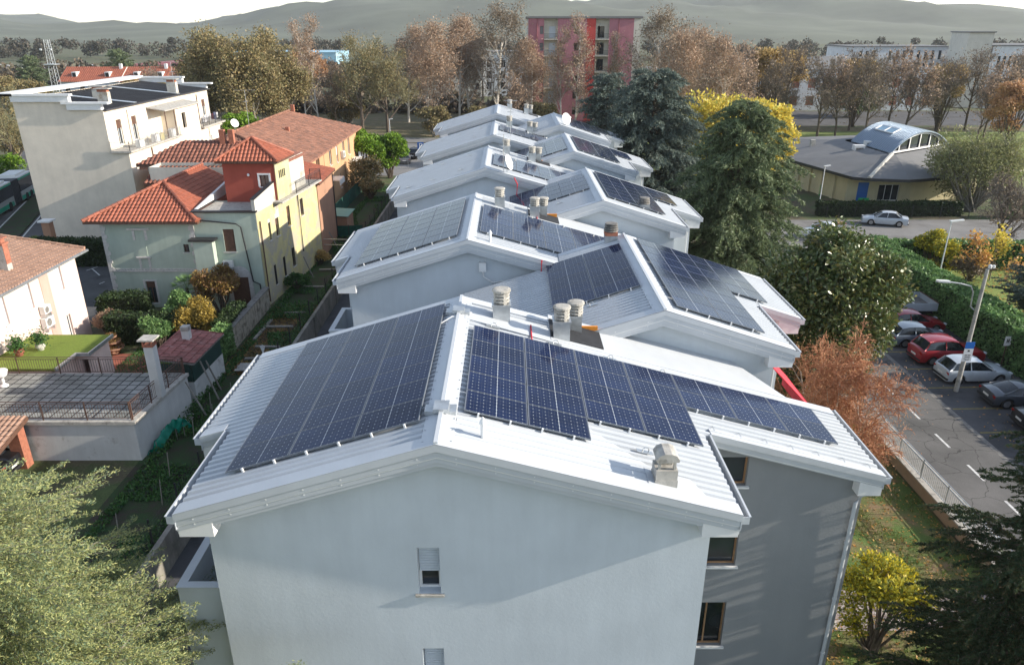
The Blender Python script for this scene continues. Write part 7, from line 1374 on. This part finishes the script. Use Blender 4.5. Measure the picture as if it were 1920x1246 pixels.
# woodland on the horizon and litter: nobody could count these
rng = np.random.default_rng(95)
def wood(name, label, y0_, y1_, xr_, n, cols, Hh=9, seed=1, skip=None):
    rng = np.random.default_rng(seed); nb_ = n // 160; C = []
    for i in range(nb_):
        y = rng.uniform(y0_, y1_); x = rng.uniform(*xr_)
        if skip and skip(x, y): continue
        r = rng.uniform(3, 5.5); z = rng.uniform(.55, 1) * Hh - r; v = unit(rng.normal(size=(160, 3))); c = np.array([x, y, max(z, 1)]) + v * r * (.5 + .5 * rng.random(160))[:, None] * np.array([1, 1, .9]); C.append(c)
    C = np.concatenate(C); C[:, 2] = np.abs(C[:, 2]); tag(quads(name, cards(rng, C, rng.normal(size=(len(C), 3)), .8, .5), MAT[cols]), label, 'woodland', None, 'stuff')
MAT['wood1'] = L_('leaves_wood1', [(.10, .09, .07), (.15, .12, .09), (.07, .08, .05), (.18, .13, .08), (.12, .11, .10)]); MAT['wood2'] = L_('leaves_wood2', [(.05, .06, .04), (.09, .08, .06), (.12, .10, .08)])
wood('woodland', 'distant brown and olive woodland along the left horizon', 265, 320, (-330, -60), 30000, 'wood1', 8, 96)
wood('woodland', 'distant woodland closing the horizon behind everything', 470, 560, (-520, 520), 60000, 'wood2', 13, 97)
wood('woodland', 'mixed wood behind the red tower and the yellow trees', 236, 300, (-55, 260), 34000, 'wood1', 9, 98, lambda x, y: -26 < x < 5 and y < 250)
wood('undergrowth', 'brown undergrowth below the park trees', 184, 200, (-60, 60), 9000, 'wood1', 5, 99)
tag(quads('leaf_litter', np.concatenate([flatcards(rng, rng.uniform(9.5, 17.9, 2600), rng.uniform(16, 34, 2600), np.full(2600, .03), .05), flatcards(rng, rng.uniform(32.5, 44, 1500), rng.uniform(44, 60, 1500), np.full(1500, .04), .09), flatcards(rng, rng.uniform(24, 31, 350), rng.uniform(32, 60, 350), np.full(350, .035), .06)]), MAT['orange_l']), 'fallen yellow and brown leaves on lawn and parking', 'leaf litter', None, 'stuff')
n = 26000; X = rng.uniform(10, 17.9, n); Y = rng.uniform(15, 42, n); k = (np.sin(X * 1.3 + np.sin(Y * .7)) * np.sin(Y * .9 + X * .4) > -.35); X, Y = X[k], Y[k]; n = len(X)
MAT['grassblade'] = L_('grass_blades', [(.10, .16, .03), (.15, .20, .04), (.22, .19, .08), (.07, .12, .03)]); U = rng.normal(size=(n, 3)) * .5 + np.array([0, 0, 1.2]); tag(quads('grass', cards(rng, np.stack([X, Y, np.full(n, .05)], 1), U, .06, .018), MAT['grassblade']), 'rough grass of the lawn beside the terrace', 'grass', None, 'stuff')
# vegetable gardens
n = 42000; Y = rng.uniform(15, 96, n); X = rng.uniform(-17.2, -14.1, n); bed = (np.sin(Y * 1.15) > -.1) & (np.sin(Y * .31 + X * .9) > -.25); near = (X < -16.6) | (X > -14.6) | bed; X, Y = X[near], Y[near]; n = len(X)
tag(quads('garden_plants', cards(rng, np.stack([X, Y, .06 + .22 * rng.random(n) ** 2 * (1 + np.sin(Y * .4))], 1), rng.normal(size=(n, 3)) + np.array([0, 0, .8]), .09, .045), MAT['veg']), 'leafy vegetables and weeds of the narrow gardens', 'vegetables', None, 'stuff')
n = 5000; tag(quads('dead_leaves', flatcards(rng, rng.uniform(-17.3, -14.1, n), rng.uniform(40, 52, n), np.full(n, .03), .07), MAT['brownleaf']), 'dead brown leaves under the garden wall', 'leaf litter', None, 'stuff')
n = 15000; Xc = rng.uniform(-23.8, -18.8, n); Yc = rng.uniform(36.5, 50.5, n); tag(quads('garden_grass', cards(rng, np.stack([Xc, Yc, np.full(n, .05)], 1), rng.normal(size=(n, 3)) * .6 + np.array([0, 0, 1.0]), .08, .025), MAT['veg']), 'grass of the garden behind the patio', 'grass', None, 'stuff')
# ------------------------------------------------------------------ small things in the gardens
MAT['timber'] = M('grey_timber', (.26, .24, .21), .9, .25, 6, .4, 25); MAT['tarp'] = M('green_tarpaulin', (.0, .20, .13), .5, .2, 3)
rng = np.random.default_rng(120)
for i, (x, y, l, a, lb) in enumerate(((-15.6, 42.2, 1.5, .1, 'grey board laid across the bed nearest the tarpaulin'), (-15.5, 44.0, 1.6, -.05, 'pale board between the garden beds'), (-15.7, 47.5, 1.8, .02, 'board edging a bed below the stone wall'), (-15.4, 50.2, 1.6, .1, 'board edging a bed beside the green bush'), (-15.5, 56.0, 1.7, 0, 'board edging a bed by the yellow flank'), (-15.3, 60.5, 1.5, .05, 'board edging the last bed before the brown house'), (-16.7, 47.0, 3.6, 1.55, 'long board lying along the stone wall'))):
    m = MB(); m.obox((x, y, .12), (math.cos(a) * l / 2, math.sin(a) * l / 2, 0), (-math.sin(a) * .1, math.cos(a) * .1, 0), (0, 0, .05)); tag(m.build('board', MAT['timber']), lb, 'board', 'boards in the vegetable gardens')
for i, (x, y, dx, dy, hh, lb) in enumerate(((-17.0, 37.4, .9, -.5, 2.1, 'weathered pole leaning on the shed wall'), (-16.9, 37.9, .5, .2, 1.9, 'second pole leaning on the shed wall'), (-16.95, 35.2, 1.0, -.4, 1.9, 'thin plank leaning on the white garage wall'), (-16.4, 66.5, .7, .3, 1.8, 'plank leaning on the brown house wall'), (-16.6, 58.2, .5, .4, 1.9, 'stick leaning on the yellow flank'))):
    m = MB(); m.tube([(x, y, hh), (x + dx, y + dy, 0)], .05, 5); tag(m.build('pole', MAT['timber']), lb, 'pole', 'poles leaning on walls')
sp = [(-15.8, 32.6), (-15.3, 33.9), (-15.9, 35.2), (-15.2, 36.4), (-15.0, 38.0), (-15.6, 29.2), (-15.0, 27.0), (-15.7, 24.6), (-15.2, 71.5), (-15.9, 74.0)]
lbs = ['thin bean stake nearest the white garage wall', 'thin bean stake, second beside the garage', 'bean stake opposite the leaning plank', 'bean stake opposite the shed corner', 'bean stake beside the green side panel', 'stake in the dark bed below the garage corner', 'stake in the bed by the deodar cedar', 'stake nearest the deodar cedar', 'bare stake behind the brown house', 'bare stake by the tool shed']
for (x, y), lb in zip(sp, lbs): m = MB(); m.tube([(x, y, 0), (x + .08, y + .05, 1.25)], .02, 4); tag(m.build('stake', MAT['timber']), lb, 'stake', 'garden stakes')
# green tarpaulin over a frame
h = thing('tarpaulin', 'crumpled green tarpaulin sheet on sticks beside the garage wall', 'tarpaulin', (-16.6, 31, 0)); N1, N2 = 22, 8; V = []; F = []
pth = [G(282, 845, .15), G(292, 828, .5), G(308, 800, .9), G(325, 785, 1.15), G(340, 782, 1.1), G(345, 795, .7)]
for i in range(N1):
    s_ = i / (N1 - 1) * (len(pth) - 1); k = min(int(s_), len(pth) - 2); p = pth[k].lerp(pth[k + 1], s_ - k)
    for j in range(N2): q = j / (N2 - 1) - .5; V.append((p.x + q * .45 + .06 * math.sin(i * 1.7 + j), p.y + q * .5 + .05 * math.sin(i * 2.3 + j * 1.9), max(.02, p.z - abs(q) * .75 + .09 * math.sin(i * 1.9 + j * 2.6))))
for i in range(N1 - 1):
    for j in range(N2 - 1): F.append((i * N2 + j, i * N2 + j + 1, (i + 1) * N2 + j + 1, (i + 1) * N2 + j))
MB().mesh(V, F).build('sheet', MAT['tarp'], h, smooth=True); m = MB(); [m.tube([tuple(p - Vector((0, 0, p.z))), tuple(p)], .02, 4) for p in pth[1:5]]; m.build('stick', MAT['timber'], h)
m = MB()
for k in range(3): q = G(352 + k * 2, 786 - k * 3, .1); m.tube([(q.x + .22 * math.cos(a * .5), q.y + .22 * math.sin(a * .5), .06 + k * .04) for a in range(13)], .018, 5)
tag(m.build('hose', MAT['trim']), 'coil of pale garden hose beside the tarpaulin', 'hose')
# grey crumpled cover
h = thing('ground_cover', 'crumpled grey plastic cover over a garden bed', 'cover', (-15.4, 40.6, 0)); V = []; F = []
for i in range(16):
    for j in range(8): V.append((-16.3 + i * .12, 40.1 + j * .16, .25 + .12 * math.sin(i * 1.3 + j * 2.1) * math.sin(j * .45) + .05 * math.sin(i * 3.1)))
for i in range(15):
    for j in range(7): F.append((i * 8 + j, (i + 1) * 8 + j, (i + 1) * 8 + j + 1, i * 8 + j + 1))
MB().mesh(V, F).build('sheet', MAT['conc'], h, smooth=True)
h = thing('glove_sculpture', 'pale hand shaped bundle of sticks upright in the garden', 'sticks', (-14.9, 41.4, 0)); m = MB(); [m.tube([(-14.9, 41.4, .0), (-14.9, 41.4, .8), (-14.9 + .07 * k, 41.4, 1.35 - .04 * abs(k))], .035, 5, .025) for k in (-2, -1, 0, 1, 2)]; m.build('bundle', MAT['trim'], h)
h = thing('blue_container', 'dark blue container at the corner of a left row house', 'container', (-9.0, 48.4, -1.3)); MAT['navy'] = M('navy_paint', (.012, .03, .12), .5, .1, 2); x0, x1 = -10.3, -7.6; m = MB(); m.box(x0, x1, 47.9, 48.0, -1.3, 1.6); m.box(x0, x0 + .08, 48.0, 51, -1.3, 1.6); m.box(x0, x1, 51, 51.1, -1.3, 1.6); m.box(x0, x1, 48, 51, -1.3, -1.2); m.build('body', MAT['navy'], h); m = MB(); m.box(-8.6, -8.1, 47.88, 47.897, .8, 1.2); m.build('label_plate', MAT['signwhite'], h)
h = thing('white_urn', 'white pedestal urn on the terrace beside the pink house', 'urn', (-27.2, 34.6, 2.15)); q = G(8, 722, 2.2); m = MB(); m.lathe([(.2, 0), (.2, .06), (.07, .15), (.07, .45), (.25, .6), (.33, .85), (.3, .9)], (q.x, q.y, 2.15), 16); m.build('urn', MAT['trim'], h)
h = thing('garden_chair', 'white ornate iron garden chair behind the terrace railing', 'chair', (-22.2, 37.4, 0)); m = MB(); x, y = -22.1, 37.4
m.lathe([(.22, .42), (.23, .45)], (x, y, 0), 14); m.build('seat', MAT['trim'], h)
for a in range(4): q = a * 1.57 + .78; m = MB(); m.tube([(x + .15 * math.cos(q), y + .15 * math.sin(q), .42), (x + .22 * math.cos(q), y + .22 * math.sin(q), 0)], .015, 5); m.build('leg', MAT['trim'], h)
m = MB(); m.tube([(x - .2, y + .15, .45), (x - .22, y + .2, .8), (x, y + .22, .98), (x + .22, y + .2, .8), (x + .2, y + .15, .45)], .015, 5); [m.tube([(x + k * .08, y + .18, .45), (x + k * .08, y + .21, .9)], .008, 4) for k in (-1, 0, 1)]; m.build('backrest', MAT['trim'], h)
# clothes-line posts, manhole, gate piece
m = MB(); m.tube([(-16.8, 64.8, 1.6), (-14.2, 64.6, 1.6)], .03, 5); m.tube([(-16.8, 64.8, 1.1), (-14.2, 64.6, 1.1)], .03, 5); m.tube([(-14.3, 64.6, 0), (-14.3, 64.6, 1.6)], .04, 5); tag(m.build('pipe_frame', MAT['gal']), 'horizontal grey pipe rails across the garden by the brown house', 'rail')
m = MB(); m.prism([(x, y, .02) for x, y in ((25.2, 30.5), (25.9, 30.5), (25.9, 31.2), (25.2, 31.2))], (0, 0, .01)); tag(m.build('manhole_cover', MAT['gal']), 'square manhole cover in the parking strip', 'manhole cover')
# ------------------------------------------------------------------ hills on the horizon
rng = np.random.default_rng(130); MAT['hill'] = M('wooded_hill', (.10, .11, .075), 1, .35, .006, .0)
V = []; F = []; NX, NY = 160, 26
for j in range(NY):
    for i in range(NX):
        x = -2900 + 5800 * i / (NX - 1); y = 900 + 2200 * j / (NY - 1); e = math.sin(math.pi * min(1, j / (NY * .75))) if j < NY * .4 else 1
        hgt = 50 + 26 * math.sin(x * .0023 + 1.1) + 16 * math.sin(x * .0061 + j * .3) + 9 * math.sin(x * .017 + j) + rng.normal() * 2.5
        V.append((x, y, -4 + max(0, hgt) * min(1, (j / 9.0)) ** 1.3 + 4 * min(1, j)))
for j in range(NY - 1):
    for i in range(NX - 1): F.append((j * NX + i, j * NX + i + 1, (j + 1) * NX + i + 1, (j + 1) * NX + i))
o = MB().mesh(V, F).build('hills', MAT['hill'], smooth=True); o['kind'] = 'structure'
# ------------------------------------------------------------------ thin autumn haze
m, nt, b = newmat('haze'); nt.nodes.remove(b); pv = nt.nodes.new('ShaderNodeVolumePrincipled'); pv.inputs['Color'].default_value = (.86, .90, .96, 1); pv.inputs['Density'].default_value = .00011; pv.inputs['Anisotropy'].default_value = .2
nt.links.new(pv.outputs[0], nt.nodes['Material Output'].inputs['Volume']); MAT['haze'] = m
HAZE = True
if HAZE: o = MB().box(-3000, 3000, -60, 3200, -3, 130).build('haze', MAT['haze']); o['kind'] = 'stuff'; o['label'] = 'thin pale autumn haze over the whole town'
